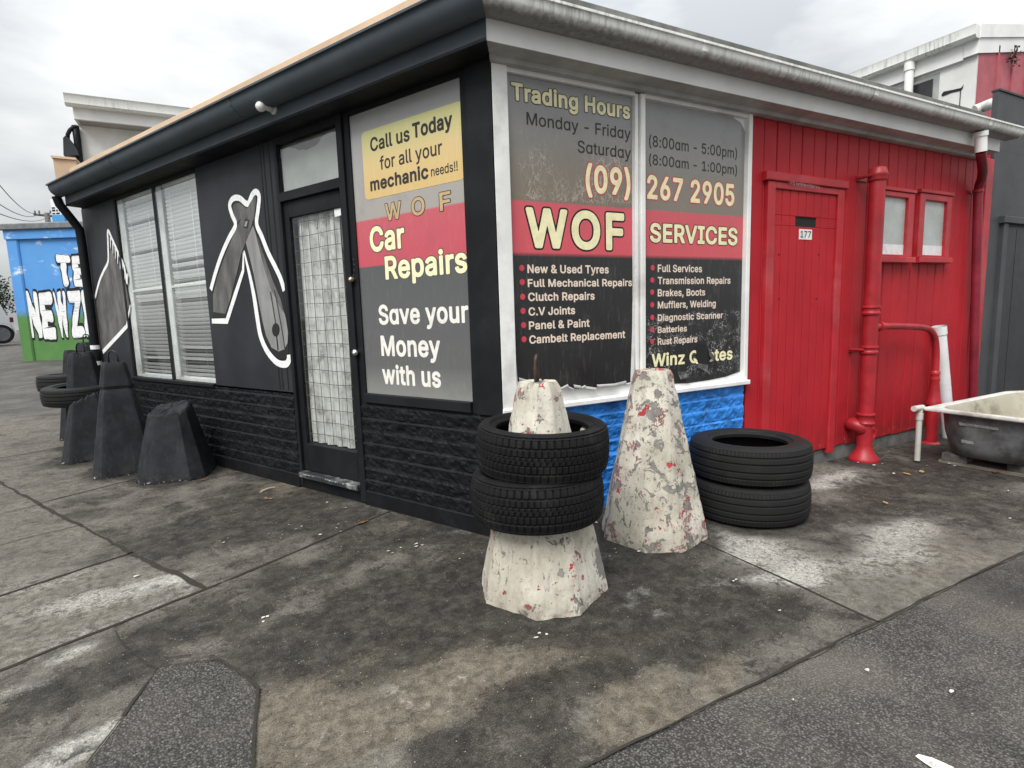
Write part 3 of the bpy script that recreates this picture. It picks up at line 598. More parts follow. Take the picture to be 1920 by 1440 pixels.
    'V': (480, [[229,0,204,0,141,170,79,339,16,509,39,509,62,509,84,509,120,408,156,307,192,206,198,189,206,166,215,137,224,109,235,73,248,31,243,31,239,31,235,31,247,74,258,110,267,138,276,166,284,189,290,206,325,307,360,408,395,509,417,509,440,509,463,509,401,339,340,170,278,0,253,0]]),
    'W': (686, [[180,0,155,0,109,170,63,339,16,509,38,509,60,509,82,509,109,404,136,300,163,196,168,179,172,163,175,145,179,128,183,111,187,94,190,76,194,58,197,40,194,40,192,40,189,40,193,58,196,76,200,94,203,111,207,128,211,145,215,163,220,179,224,196,251,300,279,404,306,509,331,509,355,509,380,509,407,404,434,300,462,196,466,179,470,163,474,145,478,128,482,111,486,94,490,76,494,58,497,40,494,40,491,40,488,40,492,58,495,76,499,94,502,111,506,128,510,145,515,163,519,179,523,196,550,300,576,404,603,509,625,509,647,509,670,509,623,339,577,170,530,0,505,0,480,0,455,0,426,108,397,215,368,323,362,344,357,367,351,391,346,416,341,444,336,475,341,475,345,475,350,475,345,445,340,419,335,395,330,371,324,347,318,323,289,215,260,108,230,0,205,0]]),
    'Z': (438, [[161,0,42,0,42,15,42,31,42,46,119,159,196,272,273,385,284,400,295,415,306,431,318,446,329,461,341,476,343,469,346,461,348,454,327,453,306,453,285,452,264,452,244,452,223,452,162,452,101,452,40,452,40,471,40,490,40,509,159,509,278,509,397,509,397,493,397,477,397,462,321,351,245,240,169,129,158,113,146,97,134,81,122,65,110,49,97,33,95,40,93,47,90,54,111,55,132,56,152,57,173,57,193,57,214,57,276,57,338,57,399,57,399,38,399,19,399,0,280,0]]),
    'a': (389, [[182,-9,160,-9,136,-9,114,-4,94,5,75,14,59,27,48,45,36,62,30,83,30,108,30,130,35,147,43,161,52,175,63,185,78,193,92,201,108,207,125,211,143,215,160,218,178,220,201,223,219,225,234,227,248,228,258,231,265,235,272,239,276,245,276,255,276,255,276,256,276,257,276,272,273,286,267,297,261,308,252,316,240,322,228,328,213,331,196,331,178,331,162,328,149,322,136,317,126,309,118,301,110,292,104,283,100,274,80,280,61,285,41,291,50,314,62,332,79,346,95,360,113,369,133,375,153,381,173,384,194,384,208,384,223,383,239,379,255,376,271,370,286,360,301,351,313,338,322,320,332,303,337,280,337,251,337,168,337,84,337,0,317,0,297,0,277,0,277,17,277,35,277,52,275,52,274,52,272,52,268,43,261,34,252,25,243,15,230,7,215,1,200,-5],[155,45,170,45,193,45,212,50,228,59,243,68,255,79,263,93,271,107,276,122,276,138,276,155,276,173,276,190,273,187,268,184,259,182,251,180,242,178,231,176,221,174,210,172,200,171,190,170,182,169,175,168,161,166,147,163,134,159,121,154,111,148,103,139,96,131,92,119,92,105,92,92,95,81,102,72,109,63,118,57,130,52,142,48]]),
    'b': (424, [[261,-8,229,-8,206,-8,187,-4,172,4,158,12,146,21,138,31,129,42,123,51,118,59,116,59,114,59,112,59,112,39,112,20,112,0,92,0,72,0,53,0,53,170,53,339,53,509,73,509,93,509,114,509,114,446,114,382,114,319,115,319,117,319,118,319,123,327,129,336,137,346,145,356,157,365,171,373,186,381,205,384,229,384,261,384,289,376,313,361,337,345,356,322,370,293,383,263,390,229,390,189,390,149,383,114,370,84,356,55,337,32,313,16,289,0],[197,47,220,47,244,47,263,53,279,66,295,78,308,95,316,117,324,138,328,162,328,189,328,216,324,240,316,261,308,282,296,299,280,311,264,324,244,330,220,330,197,330,177,324,161,312,145,300,133,284,125,263,117,242,113,217,113,189,113,161,117,136,125,115,133,94,146,77,162,65,178,53]]),
    'c': (396, [[226,-8,207,-8,173,-8,143,0,117,16,91,33,71,56,56,85,41,114,34,149,34,187,34,227,41,262,56,291,71,321,91,343,117,360,143,376,173,384,207,384,226,384,243,382,260,377,276,372,292,365,305,356,319,347,330,335,340,322,350,309,357,294,362,277,342,272,322,267,303,262,300,272,296,281,290,289,285,297,278,305,270,311,262,317,253,322,242,325,232,328,220,330,207,330,182,330,161,323,145,310,129,297,116,280,108,258,100,237,96,213,96,187,96,162,100,139,108,117,116,96,129,79,145,66,161,53,182,46,207,46,220,46,232,48,243,52,253,55,263,60,271,66,279,72,286,80,292,89,297,97,301,107,304,117,324,112,343,107,363,102,358,85,351,70,341,56,332,43,320,31,306,21,293,12,277,4,261,-1,244,-6]]),
    'd': (424, [[219,-8,195,-8,164,-8,136,0,111,16,87,32,68,55,55,84,41,114,34,149,34,189,34,229,41,263,55,293,69,322,88,345,112,361,136,376,164,384,196,384,219,384,238,381,253,373,268,365,279,356,287,346,296,336,302,327,306,319,308,319,309,319,311,319,311,382,311,446,311,509,331,509,351,509,372,509,372,339,372,170,372,0,352,0,332,0,313,0,313,20,313,39,313,59,311,59,309,59,307,59,302,51,295,42,287,31,278,21,267,12,252,4,238,-4],[181,47,205,47,227,47,247,53,263,65,279,77,291,94,299,115,308,136,312,161,312,189,312,217,308,242,300,263,292,284,279,300,263,312,247,324,228,330,205,330,181,330,161,324,145,311,129,299,116,282,108,261,100,240,96,216,96,189,96,162,100,138,109,117,117,95,129,78,145,66,161,53]]),
    'e': (404, [[238,-8,212,-8,175,-8,143,0,117,16,90,33,70,56,56,85,41,114,34,148,34,187,34,226,41,260,55,290,69,319,89,343,115,359,141,376,171,384,205,384,226,384,246,381,266,374,285,367,303,356,319,341,335,326,348,306,357,282,366,258,371,228,371,194,371,186,371,178,371,169,272,169,174,169,75,169,75,187,75,204,75,221,163,221,250,221,338,221,329,215,319,208,310,202,310,227,306,249,298,269,290,288,278,303,263,314,247,325,228,330,205,330,182,330,163,325,146,313,130,302,118,288,109,270,100,251,96,232,96,211,96,200,96,189,96,178,96,150,101,126,110,106,120,87,134,72,151,61,168,51,189,46,212,46,228,46,241,48,254,53,266,57,277,64,285,73,294,82,301,93,306,105,325,101,345,96,365,91,359,71,349,54,335,39,321,24,303,13,283,4,262,-4]]),
    'f': (254, [[154,379,228,379,228,362,228,344,228,327,154,327,80,327,6,327,6,344,6,362,6,379,80,379],[101,0,81,0,81,144,81,288,81,432,81,453,86,471,96,486,106,500,119,511,135,519,152,526,169,530,187,530,201,530,213,529,222,527,232,525,238,523,243,521,238,503,233,486,227,468,224,470,220,471,215,472,210,473,203,474,195,474,176,474,163,469,154,460,146,451,142,437,142,419,142,279,142,140,142,0,121,0]]),
    'g': (425, [[238,-151,207,-151,179,-151,155,-147,134,-140,113,-132,96,-123,82,-110,69,-98,58,-84,51,-69,67,-60,84,-50,101,-41,107,-49,113,-57,122,-66,130,-75,141,-82,154,-88,168,-94,186,-97,207,-97,238,-97,263,-90,282,-75,302,-60,311,-37,311,-6,311,19,311,44,311,68,310,68,308,68,306,68,301,60,295,51,287,41,278,32,267,23,252,16,238,8,219,5,195,5,164,5,137,12,113,27,88,41,69,62,55,90,41,118,34,152,34,191,34,230,41,264,55,293,69,322,88,345,112,361,137,376,165,384,196,384,220,384,239,381,253,373,268,365,280,356,288,346,297,336,303,327,308,319,309,319,311,319,313,319,313,339,313,359,313,379,333,379,353,379,372,379,372,250,372,121,372,-9,372,-42,365,-69,350,-90,335,-111,316,-126,291,-136,266,-146],[181,59,205,59,228,59,248,64,264,75,280,86,292,101,300,121,308,141,312,165,312,193,312,220,308,243,300,264,292,284,280,301,264,312,248,324,228,330,205,330,181,330,161,324,145,312,129,299,117,283,109,262,100,242,96,219,96,193,96,166,100,143,109,123,117,103,129,87,145,76,162,65]]),
    'h': (410, [[114,249,114,227,114,151,114,76,114,0,93,0,73,0,53,0,53,170,53,339,53,509,73,509,93,509,114,509,114,435,114,361,114,287,110,287,106,287,102,287,114,322,131,347,152,362,174,377,199,384,227,384,253,384,276,379,295,369,315,358,330,342,341,321,352,299,357,273,357,240,357,160,357,80,357,0,337,0,316,0,296,0,296,78,296,157,296,235,296,265,288,288,273,304,258,321,237,329,210,329,192,329,175,325,161,317,146,309,135,298,126,283,118,267]]),
    'i': (167, [[73,0,53,0,53,126,53,253,53,379,73,379,93,379,114,379,114,253,114,126,114,0,93,0],[95,443,84,443,72,443,62,447,54,455,45,462,41,472,41,483,41,494,45,504,54,512,62,520,72,524,84,524,95,524,106,520,114,512,122,504,126,494,126,483,126,472,122,462,114,455,106,447]]),
    'k': (381, [[132,158,110,137,110,162,110,187,110,212,113,212,117,212,121,212,175,268,230,323,284,379,310,379,335,379,360,379,301,319,243,259,184,199,182,199,179,199,177,199,155,178],[73,0,53,0,53,170,53,339,53,509,73,509,93,509,114,509,114,339,114,170,114,0,93,0],[320,0,294,0,245,62,197,124,148,186,162,200,177,214,191,229,252,152,312,76,372,0,346,0]]),
    'l': (189, [[147,-2,139,-2,110,-2,88,5,74,20,60,35,53,57,53,84,53,226,53,367,53,509,73,509,93,509,114,509,114,372,114,235,114,99,114,81,116,69,120,62,125,55,133,52,146,52,152,52,157,52,160,53,164,53,167,54,170,54,173,37,177,20,181,3,175,1,169,0,162,-1,154,-2]]),
    'm': (610, [[73,0,53,0,53,126,53,253,53,379,72,379,92,379,112,379,112,351,112,323,112,295,111,295,109,295,108,295,113,316,121,332,132,346,144,359,157,369,172,376,187,383,203,386,219,386,247,386,270,378,287,361,305,344,316,322,321,295,318,295,315,295,312,295,317,313,325,329,337,343,349,357,364,367,381,375,398,382,416,386,437,386,459,386,479,381,497,372,515,362,530,348,541,328,551,309,557,285,557,255,557,170,557,85,557,0,536,0,516,0,496,0,496,85,496,169,496,254,496,281,488,301,473,313,457,325,439,330,419,330,402,330,387,327,374,320,362,313,352,303,345,290,339,278,335,263,335,247,335,165,335,82,335,0,315,0,295,0,274,0,274,87,274,173,274,260,274,281,267,298,253,311,239,324,221,330,199,330,185,330,171,327,158,320,144,313,134,303,126,289,118,276,114,258,114,238,114,159,114,79,114,0,93,0]]),
    'n': (410, [[114,249,114,227,114,151,114,76,114,0,93,0,73,0,53,0,53,126,53,253,53,379,72,379,92,379,112,379,112,349,112,318,112,287,109,287,106,287,102,287,114,322,131,347,152,362,174,377,199,384,227,384,253,384,276,379,295,369,314,358,330,342,341,321,352,299,357,273,357,240,357,160,357,80,357,0,337,0,316,0,296,0,296,78,296,157,296,235,296,265,288,288,273,304,258,321,237,329,210,329,192,329,175,325,161,317,146,309,135,298,126,283,118,267]]),
    'o': (415, [[242,-8,207,-8,173,-8,143,0,117,16,91,33,71,56,56,85,41,114,34,149,34,187,34,227,41,262,56,291,71,321,91,343,117,360,143,376,173,384,207,384,242,384,273,376,299,360,325,343,345,321,359,291,374,262,381,227,381,187,381,149,374,114,359,85,345,56,325,33,299,16,273,0],[182,46,207,46,233,46,254,53,270,66,287,79,299,96,307,117,315,139,319,162,319,187,319,213,315,236,307,258,299,280,287,297,270,310,254,323,233,330,207,330,182,330,161,323,145,310,129,297,116,280,108,258,100,237,96,213,96,187,96,162,100,139,108,117,116,96,129,79,145,66,161,53]]),
    'p': (424, [[73,-143,53,-143,53,31,53,205,53,379,72,379,92,379,112,379,112,359,112,339,112,319,114,319,116,319,118,319,123,327,129,336,137,346,145,356,157,365,171,373,186,381,205,384,229,384,261,384,289,376,313,361,337,345,356,322,370,293,383,263,390,229,390,189,390,149,383,114,370,84,356,55,337,32,313,16,289,0,261,-8,229,-8,206,-8,187,-4,173,4,158,12,146,21,138,31,130,42,123,51,118,59,117,59,115,59,114,59,114,-8,114,-76,114,-143,93,-143],[197,47,220,47,244,47,263,53,279,66,295,78,308,95,316,117,324,138,328,162,328,189,328,216,324,240,316,261,308,282,296,299,280,311,264,324,244,330,220,330,197,330,177,324,161,312,145,300,133,284,125,263,117,242,113,217,113,189,113,161,117,136,125,115,133,94,146,77,162,65,178,53]]),
    'r': (259, [[73,0,53,0,53,126,53,253,53,379,72,379,92,379,112,379,112,360,112,340,112,321,113,321,114,321,115,321,122,340,135,355,152,367,170,379,190,385,213,385,218,385,223,385,229,384,235,384,240,384,243,384,243,363,243,343,243,322,242,323,237,323,230,324,223,325,215,326,207,326,189,326,173,322,159,315,145,307,134,297,126,284,118,270,114,255,114,237,114,158,114,79,114,0,93,0]]),
    's': (365, [[211,-8,182,-8,156,-8,133,-4,112,3,92,11,75,23,62,38,49,53,40,72,36,94,55,98,74,102,94,107,99,86,109,70,124,60,139,50,158,45,181,45,208,45,229,51,244,62,260,74,268,87,268,103,268,116,263,127,254,136,245,144,231,151,212,155,191,160,170,165,149,170,115,178,89,191,72,208,55,225,47,247,47,274,47,296,53,315,65,332,77,348,94,361,115,370,136,380,160,384,187,384,213,384,235,380,254,372,272,365,287,353,299,339,310,325,319,309,324,290,305,286,287,281,268,277,263,292,255,304,243,316,230,327,212,333,187,333,165,333,146,327,131,317,116,306,109,293,109,277,109,263,114,252,124,243,134,235,150,228,172,223,191,218,210,214,229,209,264,201,290,188,306,171,323,154,331,133,331,107,331,84,325,64,312,47,300,30,282,16,260,6,237,-3]]),
    't': (227, [[138,379,204,379,204,362,204,344,204,327,138,327,72,327,6,327,6,344,6,362,6,379,72,379],[65,345,65,471,85,471,106,471,126,471,126,347,126,222,126,98,126,81,129,69,136,61,143,54,154,50,170,50,174,50,179,50,185,51,191,52,197,53,202,54,206,36,209,19,213,2,207,0,200,-2,192,-3,184,-4,176,-4,168,-4,136,-4,110,4,92,21,74,38,65,62,65,93,65,219]]),
    'u': (410, [[211,-5,182,-5,157,-5,134,0,115,11,95,21,80,37,69,59,58,80,53,107,53,139,53,219,53,299,53,379,73,379,93,379,114,379,114,301,114,222,114,144,114,114,121,91,137,75,152,58,173,50,200,50,218,50,235,54,249,62,264,70,275,81,283,97,292,112,296,131,296,153,296,228,296,304,296,379,316,379,337,379,357,379,357,253,357,126,357,0,337,0,318,0,298,0,298,31,298,61,298,92,301,92,304,92,307,92,295,57,279,32,257,17,235,2]]),
    'v': (389, [[184,0,163,0,114,126,66,253,17,379,40,379,62,379,84,379,111,305,138,230,165,155,174,132,181,110,187,87,193,64,199,42,206,21,198,21,191,21,184,21,191,42,197,64,203,87,209,110,216,132,224,155,251,230,278,305,305,379,327,379,349,379,371,379,323,253,275,126,226,0,205,0]]),
    'w': (567, [[158,0,138,0,99,126,61,253,23,379,44,379,66,379,87,379,103,324,118,269,133,214,140,191,147,165,154,137,161,108,168,76,175,41,172,41,168,41,165,41,172,75,179,106,186,135,193,163,199,190,206,214,221,269,237,324,252,379,273,379,295,379,316,379,332,324,347,269,362,214,368,190,375,164,382,136,388,107,395,76,402,41,399,41,395,41,391,41,399,75,406,107,413,135,420,164,427,190,434,214,449,269,465,324,480,379,502,379,523,379,545,379,506,253,468,126,429,0,409,0,389,0,368,0,352,57,335,114,319,172,314,189,309,207,305,225,300,243,295,261,291,280,286,299,281,318,277,338,281,338,286,338,291,338,286,319,281,299,277,280,272,261,267,243,263,225,258,206,253,189,248,172,231,114,215,57,199,0,178,0]]),
    'y': (389, [[51,-140,47,-139,52,-121,57,-103,61,-86,65,-86,68,-87,71,-87,83,-90,94,-91,104,-89,114,-87,122,-82,130,-74,138,-66,145,-53,151,-36,155,-24,159,-13,163,-1,114,126,66,252,17,379,40,379,62,379,84,379,111,305,138,230,165,155,174,132,181,109,187,87,193,64,199,42,206,21,198,21,191,21,184,21,190,42,196,64,202,87,209,110,216,132,224,155,251,230,278,305,305,379,327,379,349,379,371,379,316,234,260,88,204,-58,196,-78,187,-94,177,-107,166,-120,153,-129,139,-136,125,-142,109,-145,91,-145,81,-145,72,-144,65,-143,57,-142]]),
    'z': (380, [[141,0,42,0,42,15,42,30,42,46,112,137,183,228,254,320,254,321,254,322,254,323,185,323,117,323,48,323,48,342,48,361,48,379,143,379,238,379,333,379,333,363,333,347,333,331,264,241,195,150,126,60,126,59,126,58,126,56,197,56,268,56,339,56,339,38,339,19,339,0,240,0]]),
}
_sdf = {}
STEP = .0115
def glyph(ch, style):
    """distance field of one letter (positive inside), so that weights and outlines can be cut from it cleanly"""
    if (ch, style) in _sdf: return _sdf[ch, style]
    src = 'd' if (ch == 'a' and style == 'round') else ch
    adv, data = GLYPHS[src]
    segs = []
    for contour in data:
        q = np.array(contour, float).reshape(-1, 3, 2) / 1000
        if src != ch: q[..., 1] = np.minimum(q[..., 1], .384)          # round one-storey a
        P = []
        for i in range(len(q)):
            p0, p1, p2, p3 = q[i, 1], q[i, 2], q[(i + 1) % len(q), 0], q[(i + 1) % len(q), 1]
            for t in np.linspace(0, 1, 7)[:-1]:
                P.append((1 - t) ** 3 * p0 + 3 * (1 - t) ** 2 * t * p1 + 3 * (1 - t) * t * t * p2 + t ** 3 * p3)
        P = np.array(P); segs.append(np.stack([P, np.roll(P, -1, 0)], 1))
    segs = np.concatenate(segs)
    A, B = segs[:, 0], segs[:, 1]
    lo = A.min(0) - .16; hi = A.max(0) + .16
    xs = np.arange(lo[0], hi[0], STEP); ys = np.arange(lo[1], hi[1], STEP)
    gx_, gy_ = np.meshgrid(xs, ys, indexing='ij'); Q = np.stack([gx_.ravel(), gy_.ravel()], 1)
    d = B - A; l2 = np.maximum((d ** 2).sum(1), 1e-12)
    t = np.clip(((Q[:, None] - A) * d).sum(2) / l2, 0, 1)
    dist = np.sqrt((((A + t[..., None] * d) - Q[:, None]) ** 2).sum(2).min(1))
    up = (A[:, 1] <= Q[:, 1:2]) & (B[:, 1] > Q[:, 1:2]); dn = (A[:, 1] > Q[:, 1:2]) & (B[:, 1] <= Q[:, 1:2])
    cr = d[:, 0] * (Q[:, 1:2] - A[:, 1]) - (Q[:, 0:1] - A[:, 0]) * d[:, 1]
    wn_ = (up & (cr > 0)).sum(1) - (dn & (cr < 0)).sum(1)
    S = np.where(wn_ != 0, dist, -dist).reshape(gx_.shape)
    _sdf[ch, style] = (adv / 1000, lo, S)
    return _sdf[ch, style]
def fill(S, lo, off, x_shift):
    """filled cells of the field S + off > 0: whole cells in runs, cut cells as small polygons"""
    F = S + off; ins = F > 0; vs_, fs = [], []
    ni, nj = F.shape
    full = ins[:-1, :-1] & ins[1:, :-1] & ins[1:, 1:] & ins[:-1, 1:]
    none = ~(ins[:-1, :-1] | ins[1:, :-1] | ins[1:, 1:] | ins[:-1, 1:])
    X = lambda i: lo[0] + i * STEP + x_shift
    Y = lambda j: lo[1] + j * STEP
    for j in range(nj - 1):
        i = 0
        while i < ni - 1:
            if full[i, j]:
                k = i
                while k < ni - 1 and full[k, j]: k += 1
                b = len(vs_); vs_ += [(X(i), Y(j)), (X(k), Y(j)), (X(k), Y(j + 1)), (X(i), Y(j + 1))]; fs.append((b, b + 1, b + 2, b + 3)); i = k; continue
            if not none[i, j]:
                c = ((i, j), (i + 1, j), (i + 1, j + 1), (i, j + 1)); pts = []
                for q in range(4):
                    u_, w_ = c[q], c[(q + 1) % 4]; fu, fw = F[u_], F[w_]
                    if fu > 0: pts.append((X(u_[0]), Y(u_[1])))
                    if (fu > 0) != (fw > 0):
                        r = fu / (fu - fw); pts.append((X(u_[0] + (w_[0] - u_[0]) * r), Y(u_[1] + (w_[1] - u_[1]) * r)))
                if len(pts) >= 3: b = len(vs_); vs_ += pts; fs.append(tuple(range(b, b + len(pts))))
            i += 1
    return vs_, fs
def text_mesh(s, off, style='', track=None):
    V_, F_ = [], []; x = 0.0
    for ch in s:
        if ch == ' ': x += .20; continue
        adv, lo, S = glyph(ch, style)
        v_, f_ = fill(S, lo, off, x); b = len(V_)
        V_ += v_; F_ += [tuple(i + b for i in f) for f in f_]
        x += adv + max(0, off if track is None else track) * .8
    return np.array(V_), F_
capH = text_mesh('H', 0.0)[0][:, 1].max()
def letter(parent, s, fr, a0, a1, z0, z1, o, mat, bold=0.0, edge=None, edge_w=.03, style=''):
    """one line of lettering between wall coordinates a0 (left) and a1 (right), baseline z0, cap height z1"""
    bold *= .95; edge_w *= .75
    vb, fb = text_mesh(s, bold, style)
    x0, x1 = vb[:, 0].min(), vb[:, 0].max()
    def place(vv, oo): return [fr(a0 + (x - x0) / (x1 - x0) * (a1 - a0), oo, z0 + y / capH * (z1 - z0)) for x, y in vv]
    mb = MB(); mats = [mat]
    if edge:
        ve, fe = text_mesh(s, bold + edge_w, style, bold)
        mb.cur = 1; mb.add(place(ve, o), fe); mats.append(edge); mb.cur = 0
    mb.add(place(vb, o + (.0012 if edge else 0)), fb)
    return obj('lettering', mb, mats, parent)

exec_parts = []
# ================================================================== GROUND (structure)
def axis(stops):
    out = []
    for a, b, st in stops: out += list(np.arange(a, b - 1e-6, st))
    return out + [stops[-1][1]]
gx = axis([(-400, -80, 40), (-80, -20, 6), (-20, 12, 1.0), (12, 60, 6), (60, 400, 40)])
gy = axis([(-300, -20, 40), (-20, -6, 3), (-6, 26, 1.0), (26, 80, 6), (80, 400, 40)])
mb = MB(); mb.grid([[(x, y, ground_z(x, y)) for y in gy] for x in gx])
struct('ground', mb, asphalt('yard_asphalt', 150, 1.35, .5))

# concrete pavement: one sheet 5 mm above, its stains and painted contact shade kept in a vertex attribute
EDGE_Y = 1.14
px_ = axis([(-14, -4, .25), (-4, 5.5, .03), (5.5, 9, .12)])
py_ = axis([(EDGE_Y, 4.2, .03), (4.2, 8.0, .06), (8.0, 13.0, .25)])
X, Y = np.meshgrid(px_, py_, indexing='ij')
VV = (X - K.x) * V.x + (Y - K.y) * V.y            # along the black wall
NN = -((X - K.x) * NB.x + (Y - K.y) * NB.y)       # negative = street side
inside_footpath_end = VV < 8.4
edge = EDGE_Y + (fbm(np.array(px_) * 5, np.zeros(len(px_)), 0, 3) - .5) * .03
P = [[(x, (edge[i] if j == 0 else y), .005 + ground_z(x, y)) for j, y in enumerate(py_)] for i, x in enumerate(px_)]
stain_shade = np.zeros(X.shape + (3,))
def blob(px, py, rx, ry, ch, amp, ang=0.0, hard=1.0, seed=0):
    """one of the stains, centred where the photograph shows it, rx, ry in metres"""
    c = gp(px, py)
    ca, sa = math.cos(ang), math.sin(ang)
    dx, dy = X - c.x, Y - c.y
    wx = (fbm(X * 2.2, Y * 2.2, seed, 11 + seed) - .5) * .7 * min(rx, ry) * 2
    wy = (fbm(X * 2.2, Y * 2.2, seed + 5, 21 + seed) - .5) * .7 * min(rx, ry) * 2
    u_ = ((dx + wx) * ca + (dy + wy) * sa) / rx; v_ = (-(dx + wx) * sa + (dy + wy) * ca) / ry
    d = np.sqrt(u_ ** 2 + v_ ** 2)
    w = np.clip(1.35 - d, 0, 1); w = w * w * (3 - 2 * w)
    stain_shade[..., ch] = stain_shade[..., ch] + amp * w ** hard
slab1 = (NN > -1.21) & (VV > .9) & (VV < 3.3)
slab1b = (NN > -1.21) & (VV >= 3.3)
foot1 = (NN <= -1.21) & (VV > .9) & (VV <= 1.67)
foot2 = (NN <= -1.21) & (VV > 1.67)
fore = (VV <= .9) & (X < 2.17)
slab4 = (VV <= .9) & (X >= 2.17)
stain_shade[..., 0] += np.where(slab1, .30, 0) + np.where(slab1b, .10, 0) + np.where(fore, .27, 0) + np.where(slab4, .10, 0) + np.where(foot2, .06, 0)
stain_shade[..., 1] += np.where(foot1, .30, 0) + np.where(slab4, .26, 0) + np.where(foot2, .16, 0) + np.where(slab1b, .10, 0)
stain_shade[..., 2] += np.where(foot1, .25, 0) + np.where(fore, .25, 0) + np.where(slab1 | slab1b, .2, 0)
# dark oil and damp
for a in [(900, 1130, .62, .42, 0, .75), (1180, 1130, .45, .30, 0, .72), (700, 1160, .55, .35, 0, .55), (560, 1085, .35, .22, 0, .35), (1020, 1310, .22, .15, 0, .62), (860, 1400, .16, .10, 0, .5),
          (1330, 1150, .42, .25, 0, .6), (1130, 1230, .3, .2, 0, .5), (430, 985, .7, .45, 0, .45), (560, 925, .5, .3, 0, .35), (760, 1010, .5, .22, 0, .5),
          (960, 1010, .5, .25, 0, .6), (1240, 1060, .3, .2, 0, .5), (1690, 900, .55, .30, 0, 1.0), (1830, 885, .7, .28, 0, .9), (1640, 960, .55, .25, 0, .62), (1860, 960, .6, .25, 0, .4),
          (1560, 1020, .2, .1, 0, .3), (160, 1290, .25, .14, 0, .55), (330, 1185, .32, .14, 0, .5), (60, 1310, .1, .1, 0, .3), (1000, 1420, .2, .1, 0, .35), (600, 1230, .28, .1, 0, .3), (200, 860, .8, .5, 0, .3), (660, 985, .35, .2, 0, .3),
          (1270, 1215, .25, .12, 0, .45)]:
    blob(*a, seed=int(a[0]) % 9)
# pale, worn or salted patches
for a in [(1400, 1040, .34, .22, 1, .62), (1480, 1080, .30, .13, 1, .75), (1340, 1000, .25, .10, 1, .5), (1370, 1095, .28, .05, 1, .8, -.3), (1700, 1010, .55, .22, 1, .5, .1), (1590, 900, .5, .14, 1, .75), (1500, 960, .25, .2, 1, .45),
          (1195, 1120, .12, .05, 1, 1.0, .5), (1230, 1150, .05, .03, 1, .9), (130, 1230, .12, .06, 1, .9, .4), (150, 1400, .15, .09, 1, 1.0, .5), (250, 1340, .1, .07, 1, .45), (50, 1290, .12, .05, 1, .7), (230, 1110, .35, .12, 1, .4),
          (60, 1090, .5, .15, 1, .25), (330, 1085, .18, .06, 1, .5), (860, 1000, .16, .05, 1, .7, -.4), (600, 1050, .08, .04, 1, .5), (450, 900, .5, .08, 1, .4, .9), (700, 955, .35, .05, 1, .35, .9), (330, 975, .3, .1, 1, .3), (1180, 870 + 260, .2, .05, 1, .3),
          (40, 740, 2.5, .6, 1, .35), (60, 800, 1.6, .4, 1, .25)]:
    blob(*a, seed=int(a[1]) % 7)
# brown, sandy wear: pushes the dark back as well
for a in [(760, 1330, .30, .20, 2, .9), (1080, 1230, .40, .08, 2, .8, -.2), (560, 1330, .12, .25, 2, .9), (700, 1230, .2, .08, 2, .7, .3), (1200, 1330, .25, .14, 2, .8, .45), (960, 1250, .25, .10, 2, .7), (560, 915, .4, .3, 2, .8), (1350, 1270, .15, .06, 2, .7, .4), (880, 1240, .2, .12, 2, .6), (660, 1400, .2, .1, 2, .8)]:
    blob(*a, seed=int(a[0]) % 5)
    b = list(a); b[4] = 0; b[5] = -.55 * a[5]; blob(*b, seed=int(a[0]) % 5)
    b[4] = 1; b[5] = .08 * a[5]; blob(*b, seed=int(a[0]) % 5)
# contact shade painted into the ground colour as dark rings round whatever stands there
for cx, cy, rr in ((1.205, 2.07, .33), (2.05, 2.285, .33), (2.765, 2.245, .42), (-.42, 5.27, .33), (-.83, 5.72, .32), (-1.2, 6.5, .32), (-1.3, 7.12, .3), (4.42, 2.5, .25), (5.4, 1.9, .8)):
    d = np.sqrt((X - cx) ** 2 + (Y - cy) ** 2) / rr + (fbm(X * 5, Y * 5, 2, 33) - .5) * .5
    stain_shade[..., 0] += .75 * np.clip(1.25 - d, 0, .5) / .5; stain_shade[..., 1] -= .5 * np.clip(1.2 - d, 0, .5) / .5
wallb = np.exp(-(np.maximum(-NN, 0) / .07) ** 2) * (Y > 2.7); stain_shade[..., 0] += .45 * wallb * fbm(X * 4, Y * 4, 5, 77)
# slab edges weather paler along the old joints
for dist in (np.abs(VV - .9), np.abs(NN + 1.21)):
    stain_shade[..., 1] += np.where(NN < 0.05, .35 * np.exp(-(dist / .05) ** 2), 0) * fbm(X * 4, Y * 4, 1, 5)
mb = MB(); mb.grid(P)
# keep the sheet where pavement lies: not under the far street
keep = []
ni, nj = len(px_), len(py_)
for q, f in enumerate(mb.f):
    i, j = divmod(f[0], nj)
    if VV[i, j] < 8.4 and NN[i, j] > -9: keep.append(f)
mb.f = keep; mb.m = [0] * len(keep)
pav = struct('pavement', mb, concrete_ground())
ca_ = pav.data.color_attributes.new('stain_shade', 'FLOAT_COLOR', 'POINT')
buf = np.ones((ni * nj, 4), np.float32); buf[:, :3] = stain_shade.reshape(-1, 3)
ca_.data.foreach_set('color', buf.ravel())

